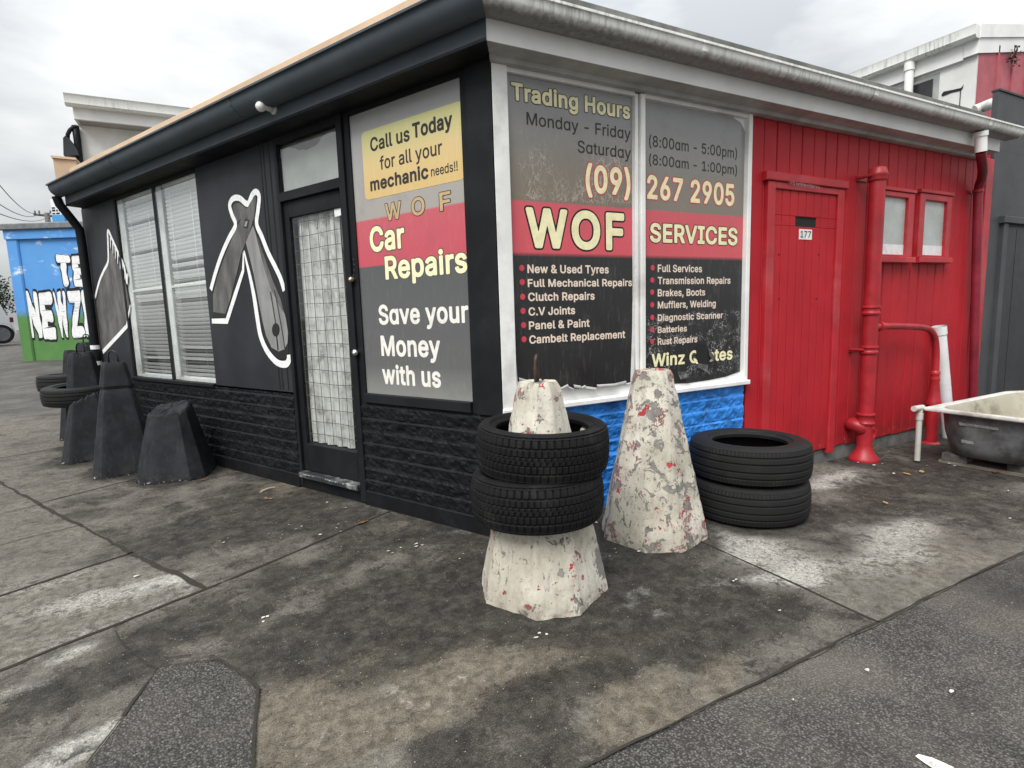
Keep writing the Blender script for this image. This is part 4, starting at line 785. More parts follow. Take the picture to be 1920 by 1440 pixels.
def groove(mb, pts, w, z=.009, seed=0, rag=.5, step=.015):
    """a dirt-filled joint: a ragged dark strip lying along ground points"""
    pts = [Vector((p[0], p[1], 0)) for p in pts]
    dense = []
    for a, b in zip(pts, pts[1:]):
        k = max(1, int((b - a).length / step))
        dense += [a.lerp(b, i / k) for i in range(k)]
    dense.append(pts[-1])
    L = []; R = []
    nn = np.arange(len(dense)) * step
    e1 = fbm(nn * 9, nn * 0 + seed, 0, seed, 5) - .5; e2 = fbm(nn * 9, nn * 0 + seed + 7, 0, seed + 50, 5) - .5; e3 = fbm(nn * 2.5, nn * 0, 0, seed + 90, 3) - .5
    for i, p in enumerate(dense):
        t = (dense[min(i + 1, len(dense) - 1)] - dense[max(i - 1, 0)]).normalized(); n = Vector((-t.y, t.x, 0))
        zz = z + ground_z(p.x, p.y); sh = float(e3[i]) * w * 1.2
        L.append(p + n * (sh + w / 2 * max(.15, 1 + rag * float(e1[i]) * 3)) + Vector((0, 0, zz)))
        R.append(p + n * (sh - w / 2 * max(.15, 1 + rag * float(e2[i]) * 3)) + Vector((0, 0, zz)))
    mb.grid([[a, b] for a, b in zip(L, R)])
def vn(s, n): p = K + V * s - NB * n; return (p.x, p.y)
nj_ = NT('joint_dirt'); JOINT = nj_.done(nj_.mix(nj_.noise(30, 5, .7), (.016, .014, .012), (.05, .044, .036)), .9, spec=.2)
mb = MB()
groove(mb, [vn(.9, -1.21), vn(1.7, -1.215)], .030, seed=1, rag=.8, step=.02)
groove(mb, [vn(1.7, -1.215), vn(2.2, -1.22), vn(8.4, -1.21)], .020, seed=13, rag=.8, step=.02)
groove(mb, [vn(.915, .02), vn(.90, -.5), vn(.89, -1.0), vn(.905, -1.5), vn(.92, -2.6)], .016, seed=2, rag=.7)
groove(mb, [vn(1.68, -1.21), vn(1.67, -1.8), vn(1.66, -2.6)], .016, seed=3)
groove(mb, [vn(3.36, -.3), vn(3.32, -.6), vn(3.27, -1.2)], .013, seed=4)
groove(mb, [vn(2.45, -1.21), vn(2.5, -1.45), vn(2.44, -2.4)], .005, seed=41, rag=1)
groove(mb, [vn(3.22, -1.21), vn(3.2, -2.6)], .008, seed=5)
groove(mb, [vn(5.4, -.1), vn(5.4, -1.2), vn(5.35, -3)], .012, seed=6)
groove(mb, [vn(6.9, -.6), vn(6.9, -1.2), vn(6.85, -4)], .016, seed=61)
groove(mb, [vn(5.0, -1.21), vn(5.9, -1.9), vn(5.8, -2.6), vn(6.4, -3.4)], .012, seed=7)
groove(mb, [(2.17, 1.14), (2.17, 2.6)], .010, seed=8)
groove(mb, [(-.5, 1.135), (.8, 1.14), (2.2, 1.145), (6.5, 1.135)], .0095, seed=9, rag=1.0)
cr = [gp(215, 1185), gp(232, 1212), gp(246, 1222), gp(262, 1238), gp(280, 1250), gp(295, 1258)]
groove(mb, cr, .005, seed=10, rag=1.2, step=.012)
patch = [gp(297, 1257), gp(352, 1249), gp(410, 1243), (gp(447, 1265)), gp(485, 1296), gp(480, 1360), gp(475, 1450), gp(470, 1560), gp(60, 1560), gp(165, 1440), gp(232, 1350)]
groove(mb, patch[-1:] + patch[:7], .008, z=.014, seed=11, rag=.9, step=.015)
groove(mb, [patch[9], patch[10]], .008, z=.014, seed=12, step=.015)
struct('pavement_joints', mb, JOINT)
mb = MB(); mb.add([(p.x, p.y, .0095) for p in patch], [tuple(range(len(patch)))])
struct('asphalt_patch', mb, asphalt('patch_asphalt', 130, 1.15, .5))
# a scrap of worn road paint near the lower right edge
mb = MB(); a = gp(1716, 1418); b = gp(1775, 1444)
mb.add([(p.x, p.y, .004) for p in (gp(1716, 1420), gp(1722, 1416), gp(1748, 1423), gp(1786, 1440), gp(1800, 1452), gp(1760, 1450), gp(1738, 1436))], [tuple(range(7))])
struct('road_marking', mb, paint('worn_road_paint', (.72, .71, .68), .7, .3, 30, (.2, .2, .19), .6))

# ================================================================== THE SHOP
shop = thing('repair_shop', 'single storey corner shop with black side, red clad side and printed window signs', 'building', K)
def part(name, mb, m, parent=None, **k): return obj(name, mb, m, parent or shop, **k)
END_S, END_T = 5.56, 5.12
core = [RED(.0736, -.12, 0), RED(END_T, -.12, 0), RED(END_T, -4.7, 0), BLK(END_S - .02, -.5, 0), BLK(END_S - .02, -.12, 0)]
mb = MB(); mb.loft([[p for p in core], [p + Vector((0, 0, 2.62)) for p in core]], True, True)
part('inner_wall', mb, DARKIN)
# end wall facing along the street and the hidden back
mb = MB(); mb.box(BLK, END_S, END_S - .02, -.5, -.004, 0, 2.52); part('end_wall', mb, BLACK)
mb = MB(); mb.hexa([RED(END_T - .03, -4.7, 0), RED(END_T, -4.7, 0), RED(END_T, -4.7, 2.6), RED(END_T - .03, -4.7, 2.6), RED(END_T - .03, -.021, 0), RED(END_T, -.021, 0), RED(END_T, -.021, 2.6), RED(END_T - .03, -.021, 2.6)])
part('side_wall', mb, REDWALL)

def brick(fr, a0, a1, z0, z1, o, seed, mit=False, course=.0835, blen=.39):
    st = .0125
    na, nz = int(abs(a1 - a0) / st) + 1, int((z1 - z0) / st * 1.15) + 1
    A, Z = np.meshgrid(np.linspace(a0, a1, na), np.linspace(z0, z1, nz), indexing='ij')
    k = np.floor((Z - z0) / course); fz = (Z - z0) / course - k
    dj = np.minimum(fz, 1 - fz) * course
    off = np.where(k % 2 == 0, 0, .5) + (k * .13)
    u_ = (A / blen + off); du = np.abs(u_ - np.round(u_)) * blen
    face = (fbm(A * 26, Z * 26, 0, seed, 3) - .45) * .014 + (vnoise(A * 60, Z * 60, 1, seed + 7) - .5) * .008
    cr = np.abs(fbm(A * 13, Z * 17, 0, seed + 3, 3) - .5) * -.016 + (fz - .5) * .010
    O = o + face + cr
    jm = np.clip(1 - dj / .008, 0, 1); hm = np.clip(1 - du / .008, 0, 1) * .7
    m = np.maximum(jm, hm); O = O * (1 - m) + (o - .007) * m
    rows = [[fr(float(A[i, j]) + (MIT * float(O[i, j]) if (mit and i == 0) else 0), float(O[i, j]), float(Z[i, j])) for j in range(nz)] for i in range(na)]
    mb = MB(); mb.grid(rows); return mb
part('brick_base', brick(BLK, 0, 1.15, .10, .70, .012, 3, True), BLACKBRICK)
part('brick_base', brick(BLK, 1.906, END_S, .10, .71, .012, 5), BLACKBRICK)
part('blue_brick_base', brick(RED, 0, 1.86, .06, .72, .008, 9, True), BLUEBRICK)
mb = MB(); mb.box(BLK, 0, 1.17, -.15, .018, -.02, .105, True, .006); mb.box(BLK, 1.906, END_S, -.15, .018, -.02, .105, False, .006)
mb.box(BLK, 1.17, 1.906, -.15, .004, -.02, .10)
part('plinth', mb, BLACKBRICK)
mb = MB(); mb.box(RED, 0, 1.9, -.15, .004, -.02, .065, True); mb.box(RED, 1.9, END_T, -.15, -.012, -.02, .13)
part('footing', mb, CONC)

# --- black side: posts, rails and painted panels
mb = MB()
mb.box(BLK, 0, .155, -.1, .020, .70, 2.50, True, .003)          # corner post
mb.box(BLK, .155, .205, -.1, .006, .70, 2.50, False, .003)
mb.box(BLK, 1.098, 1.150, -.1, .006, .10, 2.50, False, .003)
mb.box(BLK, 1.150, 1.205, -.1, .022, .02, 2.50, False, .003)     # posts either side of the door
mb.box(BLK, 1.872, 1.905, -.1, .010, .02, 2.50, False, .003)
mb.box(BLK, .205, 1.098, -.1, .026, .705, .765, False, .004)    # sill under the window sign
mb.box(BLK, .205, 1.098, -.1, .004, 2.472, 2.50)
mb.box(BLK, 1.205, 1.872, -.1, .014, 2.07, 2.132, False, .003)   # head over the door
mb.box(BLK, 1.205, 1.872, -.1, .008, 2.455, 2.50)
mb.box(BLK, 3.04, 4.70, -.1, .030, .70, .732, False, .004)       # sill under the blinds
mb.box(BLK, 3.04, 4.66, -.1, .006, 2.474, 2.50)
mb.box(BLK, 4.655, 4.700, -.1, .008, .732, 2.50, False, .003)
mb.box(BLK, 3.800, 3.858, -.1, -.002, .732, 2.474, False, .003)
part('black_frame', mb, BLACK)
mb = MB(); mb.box(BLK, 1.9055, 3.04, -.1, 0, .722, 2.498); part('wall_panel', mb, BLACKPANEL)
mb = MB(); mb.box(BLK, 4.700, END_S, -.1, 0, .722, 2.498); part('wall_panel', mb, BLACKPANEL)
mb = MB()
for s in (1.965, 2.035, 2.075): mb.box(BLK, s, s + .014, 0, .0014, .735, 2.49)
part('cover_strip', mb, BLACK)

# murals painted on the two panels
Zb = lambda x, y: bp(x / 3 + 140, y / 3 + 260)
def smooth(pts, k=4):
    out = []
    for i in range(len(pts) - 1):
        p0 = pts[max(i - 1, 0)]; p1, p2 = pts[i], pts[i + 1]; p3 = pts[min(i + 2, len(pts) - 1)]
        for j in range(k):
            t = j / k
            out.append(tuple(.5 * (2 * p1[q] + (p2[q] - p0[q]) * t + (2 * p0[q] - 5 * p1[q] + 4 * p2[q] - p3[q]) * t * t + (3 * p1[q] - p0[q] - 3 * p2[q] + p3[q]) * t ** 3) for q in (0, 1)))
    return out + [pts[-1]]
ZB = lambda L: [Zb(*p) for p in L]
mb = MB()
CL = lambda L: [(max(a, 1.909), z) for a, z in L]
mb.cur = 0   # white outline
L1 = ZB([(774, 1026), (858, 1026), (905, 880), (950, 742), (952, 640)]) 
mb.stroke(BLK, L1, [.040, .050, .045, .034, .016], .002)
L2 = smooth(ZB([(955, 630), (968, 690), (985, 760), (1010, 880), (1030, 1010), (1048, 1110), (1085, 1195), (1140, 1258), (1190, 1268), (1208, 1240), (1207, 1215)]))
mb.stroke(BLK, L2, [.016 + .036 * min(1, i / 14) for i in range(len(L2))], .002)
L3 = smooth(ZB([(768, 850), (795, 752), (830, 650), (870, 560), (907, 487), (888, 430), (874, 375), (893, 338), (930, 335), (975, 368), (1000, 318), (1022, 299), (1040, 325), (1034, 400), (1026, 480), (1055, 550), (1090, 640), (1130, 720), (1160, 785), (1182, 855)]))
mb.stroke(BLK, L3, .044, .002)
mb.cur = 3   # black ground between outline and blades
mb.poly(BLK, CL(ZB([(778, 880), (800, 780), (840, 665), (915, 495), (895, 440), (886, 380), (900, 355), (930, 352), (978, 390), (1005, 330), (1022, 312), (1030, 330), (1020, 480), (1080, 640), (1170, 850), (1205, 1080), (1204, 1210), (1185, 1240), (1150, 1240), (1095, 1180), (1055, 1085), (1040, 1010), (1000, 800), (960, 620), (945, 720), (900, 880), (855, 1008), (778, 1008)])), .0018, .001)
mb.cur = 1
mb.poly(BLK, CL(ZB([(893, 380), (905, 364), (928, 362), (972, 396), (950, 440), (918, 470), (900, 430)])), .0030, .001)
mb.poly(BLK, CL(ZB([(782, 880), (806, 780), (845, 670), (880, 580), (935, 462), (1000, 345), (1020, 322), (1026, 345), (1012, 450), (975, 560), (940, 650), (915, 760), (880, 900), (852, 985), (784, 975)])), .0042, .001)
mb.cur = 2
mb.poly(BLK, CL(ZB([(965, 580), (1005, 490), (1035, 560), (1075, 680), (1118, 800), (1160, 900), (1190, 1010), (1203, 1090), (1200, 1150), (1182, 1185), (1150, 1197), (1110, 1175), (1080, 1110), (1060, 1030), (1040, 930), (1010, 760)])), .0032, .001)
mb.cur = 1
mb.poly(BLK, CL(ZB([(1012, 500), (1035, 560), (1075, 680), (1118, 800), (1160, 900), (1185, 985), (1150, 930), (1105, 840), (1070, 730)])), .0046, .001)
mb.cur = 3
mb.poly(BLK, CL(ZB([(1135 + 21 * math.cos(q), 1075 + 38 * math.sin(q)) for q in np.linspace(0, 2 * math.pi, 25)[:-1]])), .0048, .001)
mb.stroke(BLK, ZB([(1105, 860), (1122, 960), (1135, 1040)]), .010, .0048); mb.stroke(BLK, ZB([(1140, 1110), (1148, 1190)]), .014, .0048); mb.stroke(BLK, ZB([(1128, 850), (1158, 1010), (1176, 1110), (1186, 1180)]), .009, .0048)
mb.stroke(BLK, ZB([(965, 455), (985, 458), (975, 500), (955, 500), (965, 455)]), .010, .0056)
mb.cur = 2
mb.poly(BLK, CL(ZB([(963, 465), (978, 466), (970, 494), (957, 494)])), .0056, .001)
part('painted_razor', mb, [M_WHITE, M_MID, M_LIGHT, M_DARK])
mb = MB(); mb.cur = 0
mb.stroke(BLK, ZB([(160, 1200), (230, 1125), (295, 1055), (304, 1000), (314, 935)]), [.046, .046, .044, .030, .014], .002)
mb.stroke(BLK, smooth(ZB([(117, 895), (140, 805), (165, 745), (190, 690), (190, 600), (189, 517), (215, 570), (250, 650), (280, 720), (297, 815)])), .036, .002)
comb = [(200 + i * 13.5, 556 + i * 29) for i in range(8)]
for x, y in comb: mb.stroke(BLK, ZB([(x + 4, y), (x + 5, y + 62)]), [.026, .010], .0034)
mb.cur = 1
mb.poly(BLK, ZB([(135, 1190), (170, 1180), (288, 1048), (300, 995), (310, 925), (296, 850), (262, 740), (215, 640), (205, 615), (196, 700), (165, 765), (143, 815), (122, 930)]), .002, .001)
mb.cur = 3
mb.poly(BLK, ZB([(200, 560), (292, 760), (296, 850), (262, 740), (205, 612)]), .0022, .001)
part('painted_razor', mb, [M_WHITE, M_MID, M_LIGHT, M_DARK])

# the window with the blinds
win = part('blind_window', MB().box(BLK, 3.042, 3.798, -.006, -.003, .734, 2.474), WINGLASS)
mb = MB(); mb.box(BLK, 3.860, 4.653, -.006, -.003, .734, 2.474); part('pane', mb, WINGLASS, win)
def blind(s0, s1, seed):
    rnd = random.Random(seed); mb = MB(); z = .765
    while z < 2.43:
        open_ = .40 if z > 1.5 else .62
        if rnd.random() < .06: open_ += .5
        tilt = math.pi / 2 - open_ + rnd.uniform(-.03, .03); d = .0180
        sag0, sag1 = rnd.uniform(-.0006, .0006), rnd.uniform(-.0009, .0006)
        if rnd.random() < .05: sag1 -= .006
        ring = lambda s, g: [BLK(s, -.030 + math.cos(tilt) * d * q + .002 * (1 - q * q), z + g + math.sin(tilt) * d * q) for q in (-1, -.4, .4, 1)]
        mb.loft([ring(s0, sag0), ring((s0 + s1) / 2, (sag0 + sag1) / 2 - .001), ring(s1, sag1)], closed=False)
        z += .0345
    mb.box(BLK, s0, s1, -.05, -.012, 2.44, 2.47)
    for s in (s0 + .12, s1 - .12): mb.box(BLK, s, s + .004, -.012, -.011, .77, 2.44)
    return mb
part('blind', blind(3.05, 3.665, 1), BLIND, win, smooth=True)
part('blind', blind(3.87, 4.50, 2), BLIND, win, smooth=True)
for q in ((3.70, 3.80), (4.53, 4.654)): part('inner_jamb', MB().box(BLK, q[0], q[1], -.07, -.012, .735, 2.47, False, .004), JAMB, win)
for q in ((3.045, 3.70), (3.865, 4.53)):
    part('window_rail', MB().box(BLK, q[0], q[1], -.062, -.010, .735, .762), JAMB, win)
    part('window_rail', MB().box(BLK, q[0], q[1], -.030, -.014, 1.575, 1.592), JAMB, win)

# the glass door
door = part('glass_door', MB().box(BLK, 1.818, 1.871, -.06, -.012, .14, 2.07, False, .004).box(BLK, 1.206, 1.252, -.06, -.012, .14, 2.07, False, .004)
            .box(BLK, 1.252, 1.818, -.06, -.012, 1.958, 2.07, False, .004).box(BLK, 1.252, 1.818, -.06, -.012, .14, .345, False, .004), BLACK)
mb = MB(); mb.box(BLK, 1.252, 1.818, -.030, -.026, .345, 1.958); part('pane', mb, WINGLASS, door)
# dirty paper and cloth hung behind the wired glass
n = NT('dirty_door_cloth')
zz = n.xyz()
st = n.noise(1.0, 6, .7, stretch=(22, 22, 2.2)); bl = n.noise(7, 6, .65)
col = n.mix(n.step(st, .40, .72), (.70, .70, .665), (.37, .365, .345)); col = n.mix(n.math('MULTIPLY', n.step(bl, .50, .70), .7), col, (.14, .135, .125))
col = n.mix(n.math('MULTIPLY', n.step(n.noise(45, 3, .6), .70, .74), .8), col, (.03, .03, .03))
n.bump(st, .6, .03); CLOTH = n.done(col, .8, spec=.15)
rows = []
for i in range(40):
    s = 1.345 + (1.815 - 1.345) * i / 39
    rows.append([BLK(s, -.065 + .018 * math.sin(s * 55 + .8 * math.sin(z * 3)) * (.4 + .6 * fbm(np.array([s * 6]), np.array([z * 2]))[0]), z) for z in np.linspace(.35, 1.955, 40)])
part('door_curtain', MB().grid(rows), CLOTH, door, smooth=True)
rows = []
for i in range(10):
    t = i / 9
    rows.append([BLK(1.255 + (.05 + .022 * math.sin(z * 4) + .03 * max(0, 1.0 - abs(z - 1.75) * 3)) * t, -.085, z) for z in np.linspace(.35, 1.955, 24)])
part('door_curtain', MB().grid(rows), paint('grey_net', (.24, .25, .245), .7, .4, 9, (.35, .35, .33), .6), door)
mb = MB()
for k in range(7): mb.tube([BLK(1.262 + k * .092, -.040 + .004 * math.sin(k * 2), z) for z in (.35, .9, 1.5, 1.955)], .0022, 5)
for k in range(17): mb.tube([BLK(s, -.042, .42 + k * .094 + .004 * math.sin(s * 9 + k)) for s in (1.254, 1.45, 1.65, 1.816)], .0022, 5)
part('wire_grille', mb, STEEL, door)
mb = MB(); mb.poly(BLK, [bp(626, 389, -.024), bp(652, 385, -.024), bp(651, 400, -.024), bp(628, 407, -.024)], -.0245, .001); part('paper_note', mb, flat('note_paper', (.78, .79, .78)), door)
def knob(px, py, r, m, nm):
    s, z = bp(px, py, .02); mb = MB(); A = BLK(s, -.012, z); prof = [(0, .012), (.018, .012), (.03, .022), (.045, .024), (.055, .018), (.06, 0)]
    rings = []
    for d, q in prof:
        c = A + NB * d; rings.append([c + (V * math.cos(a) + Vector((0, 0, 1)) * math.sin(a)) * q * r / .024 for a in np.linspace(0, 2 * math.pi, 17)[:-1]])
    return part(nm, mb.loft(rings, True, True), m, door, smooth=True)
knob(668, 661, .024, CHROME, 'door_knob'); knob(661, 524, .018, BRASS, 'door_lock')
mb = MB()
for k in range(6):
    s, z = bp(662 + 2 * math.sin(k), 486 + k * 10, .01); mb.tube([BLK(s, .0, z + .008), BLK(s + .006, .008, z), BLK(s, .0, z - .010)], .003, 5)
part('door_chain', mb, CHROME, door)
mb = MB(); mb.box(BLK, 1.205, 1.872, -.1, .045, .095, .135, False, .006); part('door_step', mb, paint('scuffed_black_step', (.03, .031, .034), .45, .3, 12, (.62, .62, .60), .5, .3, 60))
mb = MB(); rnd = random.Random(4)
for k in range(26):
    s = rnd.uniform(1.24, 1.82); w = rnd.uniform(.004, .035)
    mb.add([BLK(s, .0465, .128 + rnd.uniform(-.006, .004)), BLK(s + w, .0465, .130), BLK(s + w * .8, .0465, .130 - rnd.uniform(.003, .010)), BLK(s + w * .2, .0465, .127)], [(0, 1, 2, 3)])
part('worn_paint', mb, flat('bare_primer', (.55, .55, .54)))
tr = part('transom_window', MB().box(BLK, 1.207, 1.870, -.012, -.008, 2.132, 2.455), WINGLASS)
top = [(1.21 + .658 * i / 16, 2.40 + .030 * math.sin(i * .55) - (.07 if 12 < i < 15 else 0) * 0 + random.uniform(-.008, .008)) for i in range(17)]
mb = MB(); mb.poly(BLK, [(1.869, 2.134), (1.208, 2.134)] + top, -.030, .001); part('blind_paper', mb, PAPER, tr)
mb = MB(); mb.box(BLK, 1.207, 1.870, -.09, -.04, 2.134, 2.454); part('blind_paper', mb, paint('brown_board', (.18, .165, .15), .7, .2, 4), tr)

# window sign on the black side
z1_, z2_ = bp(680, 414)[1], bp(682.5, 501)[1]
bands = [(.70, (.26, .26, .25)), (.95, (.115, .118, .118)), (z2_ - .001, (.085, .088, .09)), (z2_ + .001, (.50, .075, .105)), (z1_ - .001, (.50, .095, .12)), (z1_ + .001, (.34, .318, .288)), (2.30, (.36, .36, .355)), (2.5, (.30, .30, .30))]
zt = 2.472
film = part('window_sign', MB().box(BLK, .205, 1.098, -.02, -.006, .765, zt), sign_film('sign_film_savings', bands))
FO = -.0058
def rrect(pts, r, k=5):
    out = []
    n = len(pts)
    for i in range(n):
        p, a, b = Vector(pts[i]), Vector(pts[i - 1]), Vector(pts[(i + 1) % n])
        d1, d2 = (a - p).normalized() * r, (b - p).normalized() * r
        for j in range(k + 1):
            t = j / k; out.append(tuple((p + d1) * (1 - t) ** 2 + p * 2 * t * (1 - t) + (p + d2) * t * t))
    return out
mb = MB(); box = [bp(676, 250), bp(865, 186), bp(870.5, 335), bp(684, 376)]
sL, sR, zT, zB = (box[0][0] + box[3][0]) / 2, (box[1][0] + box[2][0]) / 2, (box[0][1] + box[1][1]) / 2, (box[2][1] + box[3][1]) / 2
mb.poly(BLK, rrect([(sL, zT), (sR, zT), (sR, zB), (sL, zB)], .035), FO, .001)
n = NT('sign_yellow'); zc = n.xyz()[2]
c = n.ramp(n.step(zc, zB, zT), [(0, (.62, .44, .18)), (.55, (.68, .52, .24)), (1, (.62, .60, .26))])
c = n.mix(n.math('MULTIPLY', n.step(n.noise(1, 5, .7, stretch=(50, 50, 8)), .5, .75), .25), c, (.76, .68, .50))
part('yellow_notice', mb, n.done(c, .3), film)
def tb(s, l, r, base, cap, mat, bold=0., edge=None, ew=.03, o=FO, par=film, style=''):
    a0, a1 = bp(*l)[0], bp(*r)[0]; return letter(par, s, BLK, a0, a1, bp(*base)[1], bp(*cap)[1], o, mat, bold, edge, ew, style)
Y1 = FO + .0018
tb('Call us', (693, 272), (767, 257), (700, 282), (699, 258), T_DARK, .022, o=Y1)
tb('Today', (772, 246), (847, 230), (781, 256), (777, 231), T_DARK, .030, o=Y1)
tb('for all your', (711, 305), (828, 281), (716, 317), (716, 293), T_DARK, .012, o=Y1)
tb('mechanic', (693, 345), (802, 322), (697, 357), (696, 335), T_DARK, .030, o=Y1)
tb('needs!!', (807, 322), (857, 311), (810, 330), (809, 313), T_DARK, .010, o=Y1)
W1 = FO
for ch, l, r in (('W', (721, 396), (751, 393)), ('O', (770, 385), (795, 385)), ('F', (823, 378), (844, 375))):
    tb(ch, l, r, (730, 412), (727, 382), T_GOLD, .018, T_BLK, .030)
tb('Car', (692, 447), (757, 441), (702, 470), (702, 427), T_YEL, .028, T_GREY, .036)
tb('Repairs', (721, 505), (875, 495), (728, 522), (727, 482), T_YEL, .026, T_GREY, .034)
tb('Save your', (708.5, 590), (877, 588), (720, 607), (720, 573), T_WHITE, .026, style='round')
tb('Money', (713, 648), (824, 653), (720, 666), (720, 631), T_WHITE, .026, style='round')
tb('with us', (716, 708), (825, 708), (756, 721), (756, 687), T_WHITE, .026, style='round')

# --- white side: posts, sill, two window signs
mb = MB()
mb.box(RED, 0.004, .078, -.1, .024, .735, 2.478, True, .003)
mb.box(RED, .905, .930, -.1, .012, .76, 2.47, False, .003); mb.box(RED, .938, .972, -.1, .026, .76, 2.47, False, .004)
mb.box(RED, 1.842, 1.878, -.1, .022, .735, 2.478, False, .004)
mb.box(RED, .078, .905, -.1, .010, 2.455, 2.478); mb.box(RED, .972, 1.842, -.1, .010, 2.455, 2.478)
part('white_frame', mb, WHITE)
mb = MB(); mb.box(RED, 0.004, 1.885, -.1, .042, .712, .742, True, .005); part('sill', mb, WHITE)
mb = MB(); mb.box(RED, .078, .905, -.1, -.014, .742, 2.455); mb.box(RED, .972, 1.842, -.1, -.014, .742, 2.455); part('white_backing', mb, WHITE)
Z6 = lambda x, y: (x / 3.692 + 900, y / 3.692 + 100)
Z7 = lambda x, y: (x / 3.692 + 900, y / 3.692 + 480)
zr1 = (rp(*Z6(215, 1010))[1] + rp(*Z6(1080, 1068))[1]) / 2; zr2 = (rp(*Z6(235, 1388))[1] + rp(*Z6(1080, 1405))[1]) / 2
bl = [(.70, (.016, .016, .017)), (zr2 - .001, (.020, .020, .021)), (zr2 + .001, (.62, .085, .11)), (zr1 - .001, (.62, .095, .12)), (zr1 + .001, (.200, .162, .122)), (2.02, (.215, .188, .155)), (2.26, (.26, .255, .25)), (2.5, (.27, .275, .28))]
# left film: bottom edge has come away and curls
bot = [Z7(*p) for p in ((1048, 880), (1012, 888), (940, 905), (800, 915), (720, 905), (690, 922), (640, 915), (600, 900), (540, 930), (470, 920), (380, 900), (270, 868))]
lt_ = [Z7(*p) for p in ((248, 620), (238, 300), (234, 0))] + [Z6(*p) for p in ((205, 1000), (190, 500), (172, 115))]
botp = [rp(*p) for p in bot]; ltp = [rp(*p) for p in lt_]
outl = [(.900, 2.452), (.897, 1.4), (.895, 1.0)] + botp + ltp
outl = [(max(a, .081), min(z, 2.453)) for a, z in outl]
film2 = part('window_sign', MB().poly(RED, outl, -.012, .002), sign_film('sign_film_hours', bl, crack=(zr1, 2.24)))
mb = MB(); rnd = random.Random(8)
for i in range(len(botp) - 1):
    (a0, z0), (a1, z1) = botp[i], botp[i + 1]
    h = [.0] + [.05 if 2 <= i <= 7 else .015] * 1
    R0 = [RED(a0 + (a1 - a0) * q, -.009 + .030 * math.sin(w * 2.4) * (1 if 2 <= i <= 7 else .4), z0 + (z1 - z0) * q + .004 - w * (.022 if i in (3, 4, 6, 7) else .012) + .03 * w * w * (1 if i % 3 else .2)) for q in (0, 1) for w in (0, .35, .7, 1)]
    mb.add(R0, [(0, 1, 5, 4), (1, 2, 6, 5), (2, 3, 7, 6)])
part('peeling_edge', mb, flat('film_backing', (.46, .46, .45)), film2, smooth=True)
mb = MB(); L = [rp(*Z7(*p)) for p in ((1078, 0), (1076, 200), (1062, 330), (1060, 500), (1056, 640), (1048, 870))]
mb.loft([[RED(a, -.009, z), RED(a + .008, .004, z), RED(a + .022, .006 + .006 * math.sin(z * 31), z), RED(min(a + .034, .90), .0, z)] for a, z in L], closed=False)
part('peeling_edge', mb, flat('film_edge', (.55, .55, .54)), film2, smooth=True)
br = [(.70, (.018, .018, .019)), (zr2 - .001, (.021, .021, .022)), (zr2 + .001, (.60, .088, .11)), (zr1 - .001, (.60, .095, .12)), (zr1 + .001, (.215, .185, .148)), (2.05, (.225, .21, .185)), (2.26, (.27, .265, .26)), (2.5, (.27, .275, .28))]
zs = rp(*Z7(1500, 375))[1]
outr = [(.976, 2.45), (1.72, 2.45), (1.80, 2.425), (1.838, 2.375), (1.838, .80), (1.7, .775), (1.55, .765), (1.35, .76), (1.2, .77), (.976, .765)]
film3 = part('window_sign', MB().poly(RED, outr, -.012, .002), sign_film('sign_film_services', br, shred=(.78, zs)))
def tr_(par, s, l, r, base, cap, mat, bold=0., edge=None, ew=.03, o=-.0095, zf=Z6, style=''):
    a0, a1 = rp(*zf(*l))[0], rp(*zf(*r))[0]
    return letter(par, s, RED, a0, a1, rp(*zf(*base))[1], rp(*zf(*cap))[1], o, mat, bold, edge, ew, style)
tr_(film2, 'Trading Hours', (222, 265), (1046, 400), (747, 398), (724, 290), T_YEL, .030, T_DARK, .040)
tr_(film2, 'Monday - Friday', (328, 440), (1050, 540), (330, 487), (328, 402), T_DARK, .010, style='round')
tr_(film2, 'Saturday', (683, 640), (1052, 690), (705, 684), (705, 602), T_DARK, .010, style='round')
tr_(film2, '(09)', (737, 880), (1048, 920), (850, 960), (850, 785), T_YEL, .030, T_RED, .036)
for ch, l, r in (('W', (325, 1210), (612, 1210)), ('O', (640, 1210), (838, 1215)), ('F', (878, 1215), (1005, 1215))):
    tr_(film2, ch, l, r, (890, 1348), (880, 1112), T_YEL, .030, T_BLK, .034)
for s, r, cap, bs in (('New & Used Tyres', 898, 60, 115), ('Full Mechanical Repairs', 1060, 161, 212), ('Clutch Repairs', 800, 256, 310), ('C.V Joints', 665, 358, 411), ('Panel & Paint', 765, 455, 508), ('Cambelt Replacement', 1012, 553, 606)):
    l = 334 + (cap - 60) * .026
    t = tr_(film2, s, (l, (cap + bs) / 2), (r, (cap + bs) / 2 - (cap - 60) * .075), (l + 6, bs), (l + 6, cap), T_CREAM, .024, zf=Z7)
def dots(par, xs, ys):
    for x, y in zip(xs, ys):
        mb = MB(); a, z = rp(*Z7(x, y)); mb.poly(RED, [(a + .0155 * math.cos(q), z + .0165 * math.sin(q)) for q in np.linspace(0, 2 * math.pi, 21)[:-1]], -.0095, .001)
        part('bullet_point', mb, T_RED, par)
dots(film2, (295, 298, 301, 304, 307, 310), (82, 180, 282, 380, 479, 577))
tr_(film3, '(8:00am - 5:00pm)', (1178, 610), (1788, 690), (1225, 645), (1225, 570), T_DARK, .010, style='round')
tr_(film3, '(8:00am - 1:00pm)', (1178, 740), (1788, 805), (1225, 770), (1225, 700), T_DARK, .010, style='round')
tr_(film3, '267 2905', (1163, 920), (1768, 985), (1195, 1000), (1195, 848), T_YEL, .026, T_RED, .036)
tr_(film3, 'SERVICES', (1183, 1240), (1790, 1260), (1215, 1300), (1215, 1180), T_YEL, .030, T_BLK, .034)
